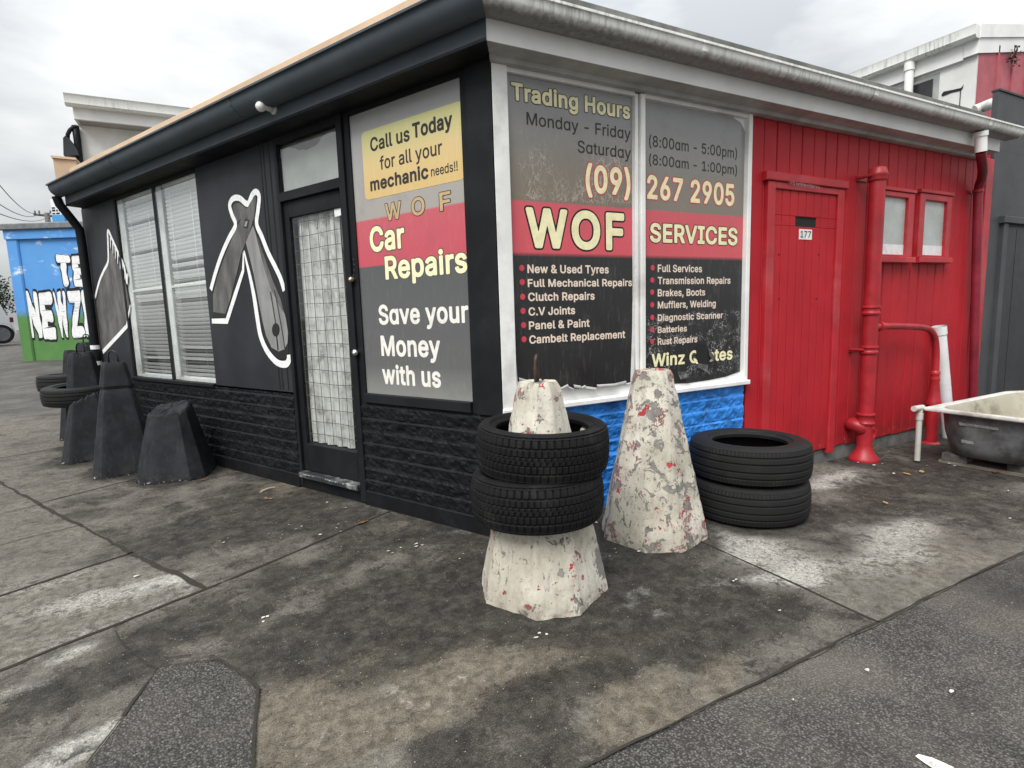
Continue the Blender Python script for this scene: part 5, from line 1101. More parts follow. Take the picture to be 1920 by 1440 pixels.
for s, r, cap, bs in (('Full Services', 1545, 60, 108), ('Transmission Repairs', 1742, 146, 193), ('Brakes, Boots', 1567, 231, 278), ('Mufflers, Welding', 1640, 316, 362), ('Diagnostic Scanner', 1690, 406, 450), ('Batteries', 1440, 491, 532), ('Rust Repairs', 1512, 571, 615)):
    tr_(film3, s, (1238, (cap + bs) / 2), (r, (cap + bs) / 2 - (cap - 60) * .06), (1242, bs), (1242, cap), T_CREAM, .022, zf=Z7)
dots(film3, (1202, 1200, 1199, 1199, 1200, 1199, 1199), (80, 166, 250, 337, 425, 510, 592))
tr_(film3, 'Winz Quotes', (1195, 720), (1755, 690), (1205, 765), (1205, 682), T_YEL, .026, T_BLK, .02, zf=Z7)
# torn hole and hanging flaps
mb = MB(); hole = [(1500, 640), (1530, 605), (1570, 620), (1600, 665), (1606, 710), (1575, 752), (1535, 750), (1505, 715)]
mb.poly(RED, [rp(*Z7(*p)) for p in hole], -.0068, .001); part('torn_hole', mb, DARKIN, film3); mb = MB(); mb.poly(RED, [rp(*Z7(*p)) for p in ((1290, 795), (1330, 770), (1380, 800), (1430, 825), (1425, 858), (1330, 865), (1290, 850))], -.0068, .001)
part('torn_hole', mb, DARKIN, film3)
TORN = paint('torn_film', (.05, .05, .05), .3, .4, 30, (.35, .35, .35), .6)
for q in (((1515, 745), (1570, 752), (1560, 800), (1500, 770)), ((1370, 800), (1420, 800), (1435, 840), (1385, 855)), ((1590, 640), (1620, 700), (1600, 730), (1585, 690))):
    p = [rp(*Z7(*x)) for x in q]
    mb = MB(); mb.add([RED(p[0][0], -.007, p[0][1]), RED(p[1][0], .010, p[1][1]), RED(p[2][0], .022, p[2][1]), RED(p[3][0], .004, p[3][1])], [(0, 1, 2), (0, 2, 3)])
    part('torn_flap', mb, TORN, film3)

# --- eaves: soffit, fascia, gutters, roof edge
ZLW, ZRE = rp(1400, 96.5, .29)[1], rp(1400, 86, .12)[1]
ZLB, ZTA = bp(460, 164, .30)[1], bp(460, 150.5, .11)[1]
FT1, GT1, FS1, GS1 = rp(1875, 270, .15)[0], rp(1922, 240, .285)[0], 5.46, 5.46
def run(fr, prof, a0, a1, mit=True, seg=1, wob=0):
    rings = []
    for k in range(seg + 1):
        t = k / seg
        rings.append([fr(a0 * (1 - t) + a1 * t + (MIT * o if mit and k == 0 else 0), o, z + wob * math.sin(k * 1.7)) for o, z in prof])
    return MB().loft(rings, True, True)
part('soffit', run(BLK, [(-.12, 2.498), (.16, 2.505), (.16, 2.52), (-.12, 2.52)], 0, FS1), BLACK)
part('soffit', run(RED, [(-.12, 2.478), (.05, 2.478), (.055, 2.500), (.15, 2.508), (.15, 2.52), (-.12, 2.52)], 0, FT1), SOFFITG)
part('fascia', run(BLK, [(.12, 2.512), (.16, 2.508), (.16, 2.66), (.12, 2.66)], 0, FS1), SLATE)
part('fascia', run(RED, [(.11, 2.512), (.15, 2.510), (.152, 2.66), (.11, 2.66)], 0, FT1), WHITEFASCIA)
BG = [(.162, 2.60), (.19, 2.588), (.235, 2.595), (.268, 2.622), (.285, 2.665), (.290, 2.700), (.306, 2.702), (.306, 2.714), (.276, 2.714), (.272, 2.668), (.250, 2.630), (.22, 2.610), (.18, 2.610), (.166, 2.715), (.162, 2.715)]
BG = [(o, z if z < 2.64 else z + ZLB - 2.712) for o, z in BG]
g = part('gutter', run(BLK, BG, 0, GS1, True), SLATE, smooth=True, angle=40)
mb = MB(); mb.loft([[BLK(GS1 + .002, o, z) for o, z in BG[:8]], [BLK(GS1 + .012, o, z) for o, z in BG[:8]]], True, True); part('gutter_end', mb, SLATE, g)
for s in (1.9, 3.9):
    mb = MB(); mb.loft([[BLK(s, o + .003, z - .002) for o, z in BG[:8]], [BLK(s + .03, o + .003, z - .002) for o, z in BG[:8]]], True, True)
    part('gutter_joint', mb, SLATE, g)
WG = [(.153, 2.606), (.245, 2.604), (.268, 2.622), (.279, 2.650), (.282, 2.684), (.292, 2.686), (.292, 2.698), (.270, 2.698), (.268, 2.655), (.24, 2.616), (.165, 2.616), (.157, 2.69), (.153, 2.69)]
WG = [(o, z if z < 2.64 else z + ZLW - 2.697) for o, z in WG]
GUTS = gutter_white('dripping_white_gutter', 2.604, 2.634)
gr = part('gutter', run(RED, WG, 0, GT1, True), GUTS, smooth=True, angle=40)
mb = MB(); mb.loft([[RED(GT1 + .001, o, z) for o, z in WG[:8]], [RED(GT1 + .010, o, z) for o, z in WG[:8]]], True, True); part('gutter_end', mb, WHITE, gr)
for t in (1.15, 2.75, 4.33):
    mb = MB(); mb.loft([[RED(t, o + .003, z - .002) for o, z in WG[:8]], [RED(t + .035, o + .003, z - .002) for o, z in WG[:8]]], True, True)
    part('gutter_joint', mb, GUTS, gr)
mb = MB(); mb.box(RED, 0, GT1 - .30, .02, .12, 2.65, ZRE, True, .004); part('roof_edge', mb, GREYROOF)
mb = MB(); mb.box(BLK, 0, 5.40, .0, .11, 2.65, ZTA, True, .004); part('roof_edge', mb, TAN)
rf = [RED(0, -.02, 2.755), RED(GT1 - .2, -.02, 2.755), RED(GT1 - .2, -4.7, 2.80), BLK(5.4, -.05, 2.755)]
mb = MB(); mb.loft([[p - Vector((0, 0, .12)) for p in rf], rf], True, True); part('roof', mb, GREYROOF)
PE = -(BLK(5.40, .0, 0) - K).y
pe = lambda L: [rp(x, y, PE) for x, y in L]
mb = MB(); mb.loft([[RED(a, PE, z) for a, z in pe([(99, 297), (142, 301), (146, 330), (106, 345)])], [RED(a, PE - .3, z) for a, z in pe([(99, 297), (142, 301), (146, 330), (106, 345)])]], True, True)
mb.loft([[RED(a, PE + .02, z) for a, z in pe([(95, 292), (143, 296.5), (143, 300.5), (97, 296.5)])], [RED(a, PE - .3, z) for a, z in pe([(95, 292), (143, 296.5), (143, 300.5), (97, 296.5)])]], True, True); part('parapet_end', mb, TAN)

# lamp on the fascia
s, z = bp(512, 205, .17)
mb = MB(); A = BLK(s, .158, z)
rings = [[A + NB * d + (V * math.cos(a) + Vector((0, 0, 1)) * math.sin(a)) * r for a in np.linspace(0, 2 * math.pi, 17)[:-1]] for d, r in ((0, .032), (.012, .032), (.02, .022), (.05, .020))]
lampf = part('lamp_holder', mb.loft(rings, True, True), flat('porcelain', (.55, .56, .56)), smooth=True, angle=40)
mb = MB(); c0 = A + NB * .045; ax = (NB + V * .35).normalized()
x_ = ax.cross(Vector((0, 0, 1))).normalized(); y_ = ax.cross(x_)
rings = [[c0 + ax * d + (x_ * math.cos(a) + y_ * math.sin(a)) * r for a in np.linspace(0, 2 * math.pi, 17)[:-1]] for d, r in ((0, .014), (.012, .016), (.024, .024), (.038, .031), (.053, .031), (.066, .023), (.074, .010), (.076, .001))]
part('bulb', mb.loft(rings, True, True), flat('opal_glass', (.80, .80, .76), .2, .6), lampf, smooth=True)

# black downpipe at the far corner, with white bands
mb = MB(); dp = [BLK(5.50, .22, 2.60), BLK(5.50, .20, 2.52), BLK(5.50, .10, 2.36), BLK(5.50, .055, 2.28), BLK(5.50, .05, 2.1), BLK(5.50, .05, .02)]
d_ = part('downpipe', mb.tube(dp, .042, 14), BLACK, smooth=True, angle=50)
mb = MB()
for px, py in ((180, 651), (187, 681)):
    z = bp(px, py, .05)[1]; part('painted_band', MB().tube([BLK(5.50, .05, z - .022), BLK(5.50, .05, z + .022)], .045, 14), M_WHITE, d_)


# --- red cladding
mb = MB(); t = 1.885; rnd = random.Random(2)
while t < 4.99:
    w = min(.1315, 5.0 - t); dz = rnd.uniform(-.012, .010)
    mb.box(RED, t + .0036, t + w - .0036, -.045, rnd.uniform(-.0015, .0015), .115 + dz, 2.476, False, .005); t += .1315
part('cladding', mb, REDWALL)
mb = MB(); mb.box(RED, 1.88, 5.0, -.1, -.046, .12, 2.476); part('cladding_backing', mb, paint('dark_red_gap', (.06, .004, .006), .7))
mb = MB(); mb.box(RED, 4.995, END_T, -.1, .014, .10, 2.505, False, .005); part('corner_board', mb, REDTRIM)

# door 177
dz0 = .118
rd = part('red_door', MB().add([], []).box(RED, 2.03, 2.105, -.0, .032, dz0, 2.075, False, .005).box(RED, 2.795, 2.87, -.0, .032, dz0 - .03, 2.075, False, .005)
          .box(RED, 2.105, 2.795, -.0, .030, 2.03, 2.075, False, .004).box(RED, 2.0, 2.90, 0, .044, 2.077, 2.135, False, .006), REDTRIM)
Zm = lambda x, y: rp(x / 3.556 + 1380, y / 3.556 + 280, .016)
(hx0, hz1), (hx1, hz0) = Zm(398, 446), Zm(535, 523)
mb = MB(); nb = 8; bw = (2.795 - 2.105) / nb
for k in range(nb):
    a0, a1 = 2.105 + k * bw + .0026, 2.105 + (k + 1) * bw - .0026
    for z0, z1 in ((dz0 + .01, hz0), (hz0, hz1), (hz1, 2.03)):
        lo, hi = a0, a1
        if z0 == hz0:
            if a0 < hx0 < a1: hi = hx0
            elif a0 < hx1 < a1: lo = hx1
            elif a0 >= hx0 and a1 <= hx1: continue
        mb.box(RED, lo, hi, .004, .016, z0, z1, False, .003)
part('door_boards', mb, REDWALL, rd)
part('door_core', MB().box(RED, 2.105, 2.795, .001, .0045, dz0, 2.03), flat('door_gap_red', (.05, .004, .005)), rd)
mb = MB(); mb.box(RED, hx0 - .01, hx1 + .01, .002, .006, hz0 - .01, hz1 + .01); mb.v = [(x, y - .001, z) for x, y, z in mb.v]; part('letter_slot', mb, DARKIN, rd)
mb = MB(); (a0, z1), (a1, z0) = Zm(420, 531), Zm(503, 604)
mb.cur = 0; mb.box(RED, a0, a1, .016, .019, z0, z1)
vb, fb = text_mesh('177', .008); x0, x1 = vb[:, 0].min(), vb[:, 0].max(); mb.cur = 1
mb.add([RED(a0 + (a1 - a0) * (.10 + .80 * (x - x0) / (x1 - x0)), .0202, z0 + (z1 - z0) * (.2 + .62 * y / capH)) for x, y in vb], fb)
part('number_plate', mb, [flat('number_plate_white', (.78, .78, .76)), T_BLK], rd)
mb = MB(); rnd = random.Random(3); Zl = lambda x, y: rp(x / 3.556 + 1380, y / 3.556 + 280, .044)
for k in range(22):
    a, z = Zl(355 + k * 9.2, 222 + k * 1.6)
    mb.stroke(RED, [(a, z + rnd.uniform(.004, .016)), (a + rnd.uniform(-.01, .016), z - rnd.uniform(.004, .014))], .003, .0445, .0006)
    if k % 2: mb.stroke(RED, [(a, z + .004), (a + .016, z + rnd.uniform(-.006, .008))], .003, .0445, .0006)
part('scratched_paint', mb, flat('scratch_pink', (.62, .34, .36)), rd)
BOLT = flat('bolt_dark', (.06, .01, .015))
for x, y in ((285, 700), (550, 702), (285, 995), (535, 995)):
    a, z = Zm(x, y); part('bolt_head', MB().tube([RED(a, .015, z), RED(a, .020, z)], .006, 8), BOLT, rd)

# two small windows
def small_window(a0, a1, g0, g1, zt, zg, zs):
    w = part('small_window', MB().box(RED, a0, g0, 0, .034, zs, zt, False, .004).box(RED, g1, a1, 0, .034, zs, zt, False, .004)
             .box(RED, g0, g1, 0, .034, zg, zt, False, .004).box(RED, g0, g1, 0, .030, zs, zs + .018, False, .003).box(RED, a0 - .01, a1 + .01, 0, .045, zt + .002, zt + .030, False, .004), REDTRIM)
    mb = MB(); mb.box(RED, g0, g1, .002, .008, zs + .018, zg); part('pane', mb, FROST, w)
    mb = MB(); mb.box(RED, g0, g1, .0085, .010, zs + .020, zs + .10); part('white_strip', mb, flat('window_strip', (.74, .75, .74)), w)
    mb = MB(); mb.box(RED, a0 - .015, a1 + .012, 0, .062, zs - .048, zs - .002, False, .005); part('window_sill', mb, REDTRIM, w)
small_window(3.33, 3.80, 3.385, 3.715, 2.105, 2.066, 1.60)
small_window(3.885, 4.385, 3.962, 4.312, 2.122, 2.070, 1.605)

# cast iron vent stack
PT, PO = 3.115, .118
def zq(y, off=280): return rp(1380 + 900 / 3.556, y / 3.556 + off, PO)[1]
def pl(t, z, o=PO): return RED(t, o, z)
mb = MB()
zc = [zq(120), zq(150), zq(205), zq(1045), zq(1100), zq(1310), zq(1358), rp(1625, 600 + 620 / 3.556, PO)[1], rp(1625, 600 + 690 / 3.556, PO)[1]]
R_ = .053
prof = [(R_ * .55, zc[0] + .012), (R_ * .9, zc[0] + .006), (R_ * 1.12, zc[0] - .004), (R_ * 1.20, zc[1]), (R_ * 1.28, zc[1] - .006), (R_ * 1.28, zc[1] - .022), (R_ * 1.18, zc[1] - .03), (R_ * 1.22, zc[2] + .006), (R_ * 1.16, zc[2]), (R_, zc[2] - .006)]
def collar(z1, z0): return [(R_, z1 + .004), (R_ * 1.22, z1), (R_ * 1.24, z1 - .012), (R_ * 1.12, z1 - .018), (R_ * 1.12, z0 + .018), (R_ * 1.24, z0 + .012), (R_ * 1.22, z0), (R_, z0 - .006)]
prof += collar(zc[3], zc[4]) + collar(zc[5], zc[6]) + collar(zc[7], zc[8]) + [(R_ * 1.02, zc[8] - .02), (R_ * 1.05, .20), (R_ * 1.0, .13), (R_ * 1.10, .10), (R_ * 1.5, .06), (R_ * 1.95, .030), (R_ * 2.05, .012), (R_ * 2.0, .002)]
stk = part('vent_stack', mb.lathe(prof, RED(PT, PO, 0), 28), REDPIPE, smooth=True, angle=50)
mb = MB(); mb.tube([RED(PT - .02, .0, .27), RED(PT - .045, .05, .29), RED(PT - .03, .10, .27), RED(PT, PO, .22)], [.05, .055, .056, .05], 14)
part('trap_body', mb, REDPIPE, stk, smooth=True)
mb = MB(); A = RED(PT + .02, PO + .045, .225); nx = (NR + U * -.2).normalized(); sx = nx.cross(Vector((0, 0, 1)))
ov = lambda r1, r2, d: [A + nx * d + sx * r1 * math.cos(a) + Vector((0, 0, 1)) * r2 * math.sin(a) for a in np.linspace(0, 2 * math.pi, 21)[:-1]]
mb.loft([ov(.030, .052, -.01), ov(.032, .055, .006), ov(.028, .050, .012), ov(.016, .028, .012), ov(.014, .026, .004), ov(.001, .001, .004)], True)
part('access_plate', mb, REDPIPE, stk, smooth=True, angle=40)
for z in (zc[1] - .02, (zc[5] + zc[6]) / 2):
    part('pipe_bracket', MB().box(RED, PT - .075, PT + .075, 0, .01, z - .018, z + .018).tube([RED(PT - .062, .008, z), RED(PT - .062, PO, z)], .012, 8), REDPIPE, stk)
# branch waste pipe
q = [rp(*(x / 3.556 + 1380, y / 3.556 + 600), PO) for x, y in ((960, 40), (1120, 42), (1225, 48), (1290, 65), (1325, 120), (1335, 220), (1330, 340))]
mb = MB(); pts = [RED(PT + .02, PO, q[0][1])] + [RED(a, PO, z) for a, z in q]
br_ = part('branch_pipe', mb.tube([RED(*x) for x in [(PT, PO, q[0][1] - .01)] + [(a, PO, z) for a, z in smooth(q, 5)]], .026, 14), REDPIPE, smooth=True, angle=50)
ta, tz = q[-1]
zz_ = [rp(1380 + 1325 / 3.556, 600 + y / 3.556, PO)[1] for y in (345, 365, 385, 405, 530, 548, 560)]
mb = MB(); pr = [(.027, zz_[0] + .01), (.036, zz_[0]), (.036, zz_[1] + .004), (.031, zz_[1]), (.031, zz_[2]), (.036, zz_[2] - .004), (.036, zz_[3]), (.032, zz_[3] - .01), (.050, zz_[4]), (.060, zz_[5]), (.060, zz_[6]), (.046, zz_[6] - .01), (.046, .02), (.07, .004)]
part('pipe_socket', mb.lathe(pr, RED(ta, PO, 0), 22), REDPIPE, br_, smooth=True, angle=45)
mb = MB(); mb.tube([RED(q[0][0] - .012, PO, q[0][1] - .002), RED(q[0][0] + .012, PO, q[0][1] - .002)], .036, 14); mb.tube([RED(q[0][0] + .018, PO, q[0][1] - .002), RED(q[0][0] + .04, PO, q[0][1] - .003)], .031, 14)
part('pipe_collar', mb, REDPIPE, br_, smooth=True, angle=40)
# rain pipe at the red corner
Z1 = lambda x, y, o: RED(rp(x, y, o)[0], o, rp(x, y, o)[1])
mb = MB(); pts = [Z1(1839, 285, .22), Z1(1841, 300, .20), Z1(1843, 318, .16), Z1(1841, 334, .10), Z1(1836, 348, .065), Z1(1834, 365, .06), Z1(1829, 560, .06), Z1(1825, 740, .06)]
last = pts[-1]; pts.append(Vector((last.x + .01, last.y, .03)))
rn = part('downpipe', mb.tube(pts, .036, 14), paint('dark_red_pipe', (.20, .016, .03), .4, .3, 5, (.3, .03, .05), .5, .2, 60), smooth=True, angle=60)
mb = MB(); mb.tube([Z1(1839, 252, .22), Z1(1839, 285, .22)], .043, 14); mb.tube([Z1(1839, 247, .22), Z1(1839, 256, .22)], .050, 14); part('pipe_outlet', mb, WHITE, rn, smooth=True, angle=40)
mb = MB(); P_ = Z1(1834, 358, .06); mb.box(RED, P_.x - K.x - .06, P_.x - K.x + .06, 0, .012, P_.z - .012, P_.z + .012); mb.tube([P_ - Vector((0, 0, .012)), P_ + Vector((0, 0, .012))], .042, 14)
part('pipe_bracket', mb, REDPIPE, rn)
# white bent vent pipe lying on the roof end
mb = MB(); qv = [(1828, 207, -.35), (1845, 200, -.30), (1858, 195, -.22), (1872, 193, -.16), (1880, 199, -.12), (1883, 210, -.10), (1881, 224, -.08)]
ws = [on_plane(x, y, K + NR * o, NR) for x, y, o in qv]
part('roof_vent_pipe', mb.tube(ws, .050, 14), paint('lagged_white_pipe', (.66, .66, .63), .6, .2, 8, (.2, .2, .19), .6, .4, 40), smooth=True, angle=60)
mb = MB(); c = on_plane(1896, 222, K + NR * -.05, NR)
part('roof_cowl', mb.lathe([(.001, .05), (.03, .04), (.045, .01), (.048, -.06), (.048, -.14)], c, 16), paint('black_cowl', (.015, .016, .03), .4), smooth=True)
# ================================================================== CONCRETE CONES AND TYRES
def cone_mesh(base, top, h, chamfer=.5, rot=0.0, seed=0, broken=None, lumpy=.006, rows=34, seg=96, step_at=None):
    """tapered eight-sided concrete post: base/top half-widths, chamfer 0..1 (1 = regular octagon), broken=(tilt, azimuth, roughness)"""
    mb = MB(); rings = []
    th = np.linspace(0, 2 * math.pi, seg, endpoint=False)
    r8 = np.full(seg, 9.0)
    k2 = 1 / (math.cos(math.pi / 4)) * (1 - .2929 * chamfer)     # distance of the chamfer faces relative to the flats
    for k in range(8):
        d = 1.0 if k % 2 == 0 else k2
        c = np.cos(th - k * math.pi / 4); r8 = np.where(c > .05, np.minimum(r8, d / np.maximum(c, .05)), r8)
    chip = fbm(np.cos(th) * 5 + 9, np.sin(th) * 5 + 9, 0, seed, 4)
    H = np.full(seg, h)
    if broken:
        tilt, az, rg = broken
        H = h + tilt * np.cos(th - az) + (chip - .5) * rg
    else: H = h - np.maximum(0, chip - .62) * .10
    for i in range(rows + 1):
        f = i / rows
        z = H * f
        w = base + (top - base) * (z / h)
        r = w * r8
        n_ = fbm(np.cos(th) * 3.5 + 4, np.sin(th) * 3.5 + 4, z * 9, seed + 2, 4) - .5
        n2 = vnoise(np.cos(th) * w * 40 + 50, np.sin(th) * w * 40 + 50, z * 40, seed + 5) - .5
        r = r + n_ * lumpy * 2 + n2 * lumpy * .7
        if step_at is not None: r = r + np.where(z > step_at, .006, 0) - np.where(np.abs(z - step_at - (chip - .5) * .02) < .008, .008, 0)
        if i == rows: r = r - .008
        if i == 0: r = r - .003 - np.maximum(0, chip - .60) * .03
        rings.append([(r[j] * math.cos(th[j] + rot), r[j] * math.sin(th[j] + rot), float(z[j])) for j in range(seg)])
    mb.loft(rings, True)
    # broken or dished top
    last = rings[-1]; cx = (0, 0, float(np.mean([p[2] for p in last])) - .006)
    mid = [((p[0]) * .55, (p[1]) * .55, p[2] * .5 + cx[2] * .5 + random.Random(seed + j).uniform(-.004, .004)) for j, p in enumerate(last)]
    mb.loft([last, mid], True); b = len(mb.v); mb.add(mid + [cx], [(j, (j + 1) % seg, seg) for j in range(seg)])
    return mb
def cone(label, c, mat, group, **k):
    t = tag(obj('bollard_cone', cone_mesh(**k), mat, smooth=True, angle=(17 if mat is BLKCONE else 38)), label, 'concrete cone', group)
    t.location = (c[0], c[1], .006 + ground_z(*c)); return t
def loop_mesh(pts, r): return MB().tube(pts, r, 8)
c1 = cone('cream concrete cone ringed by two tyres, iron rod in its top', (1.205, 2.07), CREAM1, 'cream cones at the shop corner', base=.262, top=.082, h=.945, chamfer=.85, rot=rad(27), seed=3)
def child(name, mb, m, parent, **k):
    o = obj(name, mb, m, None, loc=(0, 0, 0), **k); o.parent = parent; return o
child('rebar_hook', loop_mesh([(-.012, 0, .90), (-.014, 0, 1.0), (-.010, .0, 1.045), (.0, .01, 1.058), (.008, .016, 1.045), (.010, .018, .99), (.010, .018, .92)], .0065), RUST, c1, smooth=True)
child('bare_patch', MB().add([], []).tube([(0, 0, .938), (0, 0, .9415)], [.055, .052], 16), CONC, c1)
c2 = cone('tall cream concrete cone against the blue brickwork, badly flaked to grey with red spots', (2.05, 2.285), CREAM2, 'cream cones at the shop corner', base=.268, top=.090, h=.915, chamfer=.9, rot=rad(14), seed=12, lumpy=.009)
AZ = math.atan2(-.85, -.5)
bc = 'black painted cones by the black wall'
def row_dir(px, py): p = gp(px, py); return (p.x, p.y)
cone('short broken black cone with a slanting top, nearest the glass door', (-.42, 5.27), BLKCONE, bc, base=.258, top=.135, h=.565, chamfer=.6, rot=rad(-14), seed=21, lumpy=.0022, broken=(.035, rad(180) + AZ, .05))
cB = cone('tall black cone with a cracked collar and wire loop, second from the glass door', (-.83, 5.72), BLKCONE, bc, base=.240, top=.080, h=.94, chamfer=.45, rot=rad(9), seed=22, lumpy=.0022, step_at=.72)
lo = lambda h, r=.034, a=.6: [(-r * math.cos(a), -r * math.sin(a), h - .05), (-r * math.cos(a), -r * math.sin(a), h + .055), (-r * .7 * math.cos(a), -r * .7 * math.sin(a), h + .085), (0, 0, h + .096), (r * .7 * math.cos(a), r * .7 * math.sin(a), h + .085), (r * math.cos(a), r * math.sin(a), h + .055), (r * math.cos(a), r * math.sin(a), h - .05)]
WIRE = paint('black_wire', (.015, .015, .016), .4)
child('wire_loop', loop_mesh(lo(.94, .038, -.4), .007), WIRE, cB, smooth=True)
cone('broken black cone with a lopsided top, tucked between two tall black cones', (-1.20, 6.50), BLKCONE, bc, base=.235, top=.12, h=.545, chamfer=.45, rot=rad(10), seed=23, lumpy=.0022, broken=(.075, rad(-40), .05))
cD = cone('tall black cone with wire loop wearing a single car tyre', (-1.30, 7.12), BLKCONE, bc, base=.235, top=.105, h=.985, chamfer=.6, rot=rad(12), seed=24, lumpy=.0022)
child('wire_loop', loop_mesh(lo(.985, .038, -.4), .007), WIRE, cD, smooth=True)
pE = on_plane(140, 700, Vector((-1.9, 8.0, 0)), Vector((.4576, .88, 0)))
cE = cone('black cone behind the ringed one, also wearing a tyre, top half visible', (pE.x + .02, pE.y + .05), BLKCONE, bc, base=.235, top=.10, h=.99, chamfer=.5, rot=rad(10), seed=25, lumpy=.0022)
pF = on_plane(170, 700, Vector((-1.9, 8.6, 0)), Vector((.4576, .88, 0)))
cF = cone('farthest black cone, mostly hidden by the downpipe with white bands', (pF.x, pF.y), BLKCONE, bc, base=.235, top=.08, h=1.06, chamfer=.5, rot=rad(40), seed=26, lumpy=.0022)
child('wire_loop', loop_mesh(lo(1.06, .038, .8), .007), WIRE, cF, smooth=True)

def tyre_mesh(R, rim, W, pattern, seed=0):
    """a car tyre lying flat, base at z=0: open bead, bulging sidewalls, tread cut into blocks or ribs"""
    hs = W / 2; SEG = 288; th = [2 * math.pi * k / SEG for k in range(SEG)]
    prof = [(rim + .004, hs * .62, 0), (rim, hs * .80, 0), (rim + .008, hs * .86, 0), (rim + .022, hs * .90, 0), (rim + .026, hs * .97, 0), (rim + (R - rim) * .40, hs * 1.03, 0), (rim + (R - rim) * .60, hs * 1.02, 0), (rim + (R - rim) * .80, hs * .95, 0), (R - .018, hs * .89, 1), (R - .008, hs * .855, 1)]
    tread_n = 44 if pattern == 'block' else 40
    tread = [(R + .002 - .010 * abs(q) ** 3, hs * .83 * q, 2) for q in np.linspace(1, -1, tread_n)]
    full = prof + tread + [(r, -z, k) for r, z, k in prof[::-1]]
    rings = []
    for r, z, kind in full:
        q = z / hs; row = []
        for s, a in enumerate(th):
            rr, zz = r, z
            if kind == 2:
                cut = 0.0
                if pattern == 'block':
                    for g, w in ((-.50, .035), (-.17, .028), (.17, .028), (.50, .035)):
                        if abs(q - g) < w: cut = .0085
                    rib = 0 if abs(q) < .17 else (1 if abs(q) < .5 else 2)
                    ph = (s + (2 if rib == 1 else 0) + (1 if q > 0 else 0)) % (4 if rib < 2 else 5)
                    if ph == 0: cut = max(cut, .007)
                    elif ph == 2: cut = max(cut, .0015)
                else:
                    for g, w in ((-.55, .035), (-.20, .035), (.20, .035), (.55, .035)):
                        if abs(q - g) < w: cut = .009
                    if abs(q) > .60 and s % 3 == 0: cut = max(cut, .004)
                rr = r - cut
            elif kind == 1 and (s % (5 if pattern == 'block' else 3) == 0): rr = r - .004
            row.append((rr * math.cos(a), rr * math.sin(a), zz + hs * 1.03))
        rings.append(row)
    inner = [(rim + .012, -hs * .60), (rim + (R - rim) * .5, -hs * .90), (R - .022, -hs * .72), (R - .018, 0), (R - .022, hs * .72), (rim + (R - rim) * .5, hs * .90), (rim + .012, hs * .60)]
    for r, z in inner: rings.append([(r * math.cos(a), r * math.sin(a), z + hs * 1.03) for a in th])
    rings.append(rings[0])
    return MB().loft(rings, True)
def tyre_obj(R, rim, W, pat, label, group, loc, rot, mat=TYRE):
    o = tag(obj('car_tyre', tyre_mesh(R, rim, W, pat), mat, smooth=True, angle=42), label, 'tyre', group)
    o.location = loc; o.rotation_euler = rot; return o
tg1 = 'block tread tyres stacked on the front cone'
t1 = tyre_obj(.292, .205, .205, 'block', 'black block tread tyre, lower of the two slipped over the front cream cone', tg1, (1.180, 2.062, .352), (rad(-1.5), rad(1.2), .3))
def copy_one(o, label, loc, rot):
    c = o.copy(); C.objects.link(c); c['label'] = label; c.location = loc; c.rotation_euler = rot; return c
copy_one(t1, 'black block tread tyre on top of another around the front cream cone', (1.220, 2.078, .560), (rad(1.2), rad(-1.0), 1.1))
tg2 = 'ribbed tyres stacked by the red door'
t2 = tyre_obj(.345, .212, .218, 'rib', 'wide ribbed tyre lying on the concrete, bottom of the stack by the red door', tg2, (2.765, 2.245, .007), (0, 0, .2), TYREDUST)
copy_one(t2, 'wide ribbed tyre on top of the stack by the red door', (2.780, 2.250, .232), (rad(.8), rad(.6), 1.7))
tg3 = 'tyres on the black cones'
t3 = tyre_obj(.335, .205, .185, 'rib', 'dull tyre ringing the tall black cone with a wire loop', tg3, (-1.325, 7.10, .475), (rad(2), rad(-2), .5), TYREDUST)
copy_one(t3, 'thin dark tyre on the cone behind the other ringed black cone', (pE.x - .02, pE.y + .05, .545), (0, rad(1), 1.5))

# ================================================================== BATH AND ITS BITS
IRON = NT('bath_iron_paint')
f = IRON.noise(4, 6, .65); g_ = IRON.noise(22, 5, .7)
col = IRON.mix(IRON.step(f, .35, .68), (.045, .045, .048), (.17, .175, .18)); col = IRON.mix(IRON.math('MULTIPLY', IRON.step(g_, .55, .7), .5), col, (.10, .06, .045))
IRON.bump(g_, .25, .006); IRONM = IRON.done(col, .38, .25)
ENA = NT('stained_enamel'); f = ENA.noise(5, 6, .65)
col = ENA.mix(ENA.step(f, .42, .72), (.36, .335, .26), (.15, .13, .085)); ENAM = ENA.done(col, .35)
bx0, bx1, by0, by1, RZ = 4.69, 6.28, 1.50, 2.235, .435
bath = thing('bathtub', 'old white rimmed enamel bathtub on blocks against the charcoal wall', 'bathtub', (5.45, 1.87, .005))
def rr_ring(x0, x1, y0, y1, z, ra, rb, n=10):
    """rounded rectangle: near-end corner radius ra, far-end radius rb"""
    pts = []
    for cx, cy, r, a0 in ((x0 + ra, y0 + ra, ra, math.pi), (x1 - rb, y0 + rb, rb, 1.5 * math.pi), (x1 - rb, y1 - rb, rb, 0), (x0 + ra, y1 - ra, ra, .5 * math.pi)):
        for k in range(n + 1):
            a = a0 + k / n * math.pi / 2; pts.append(Vector((cx + r * math.cos(a), cy + r * math.sin(a), z)))
    return pts
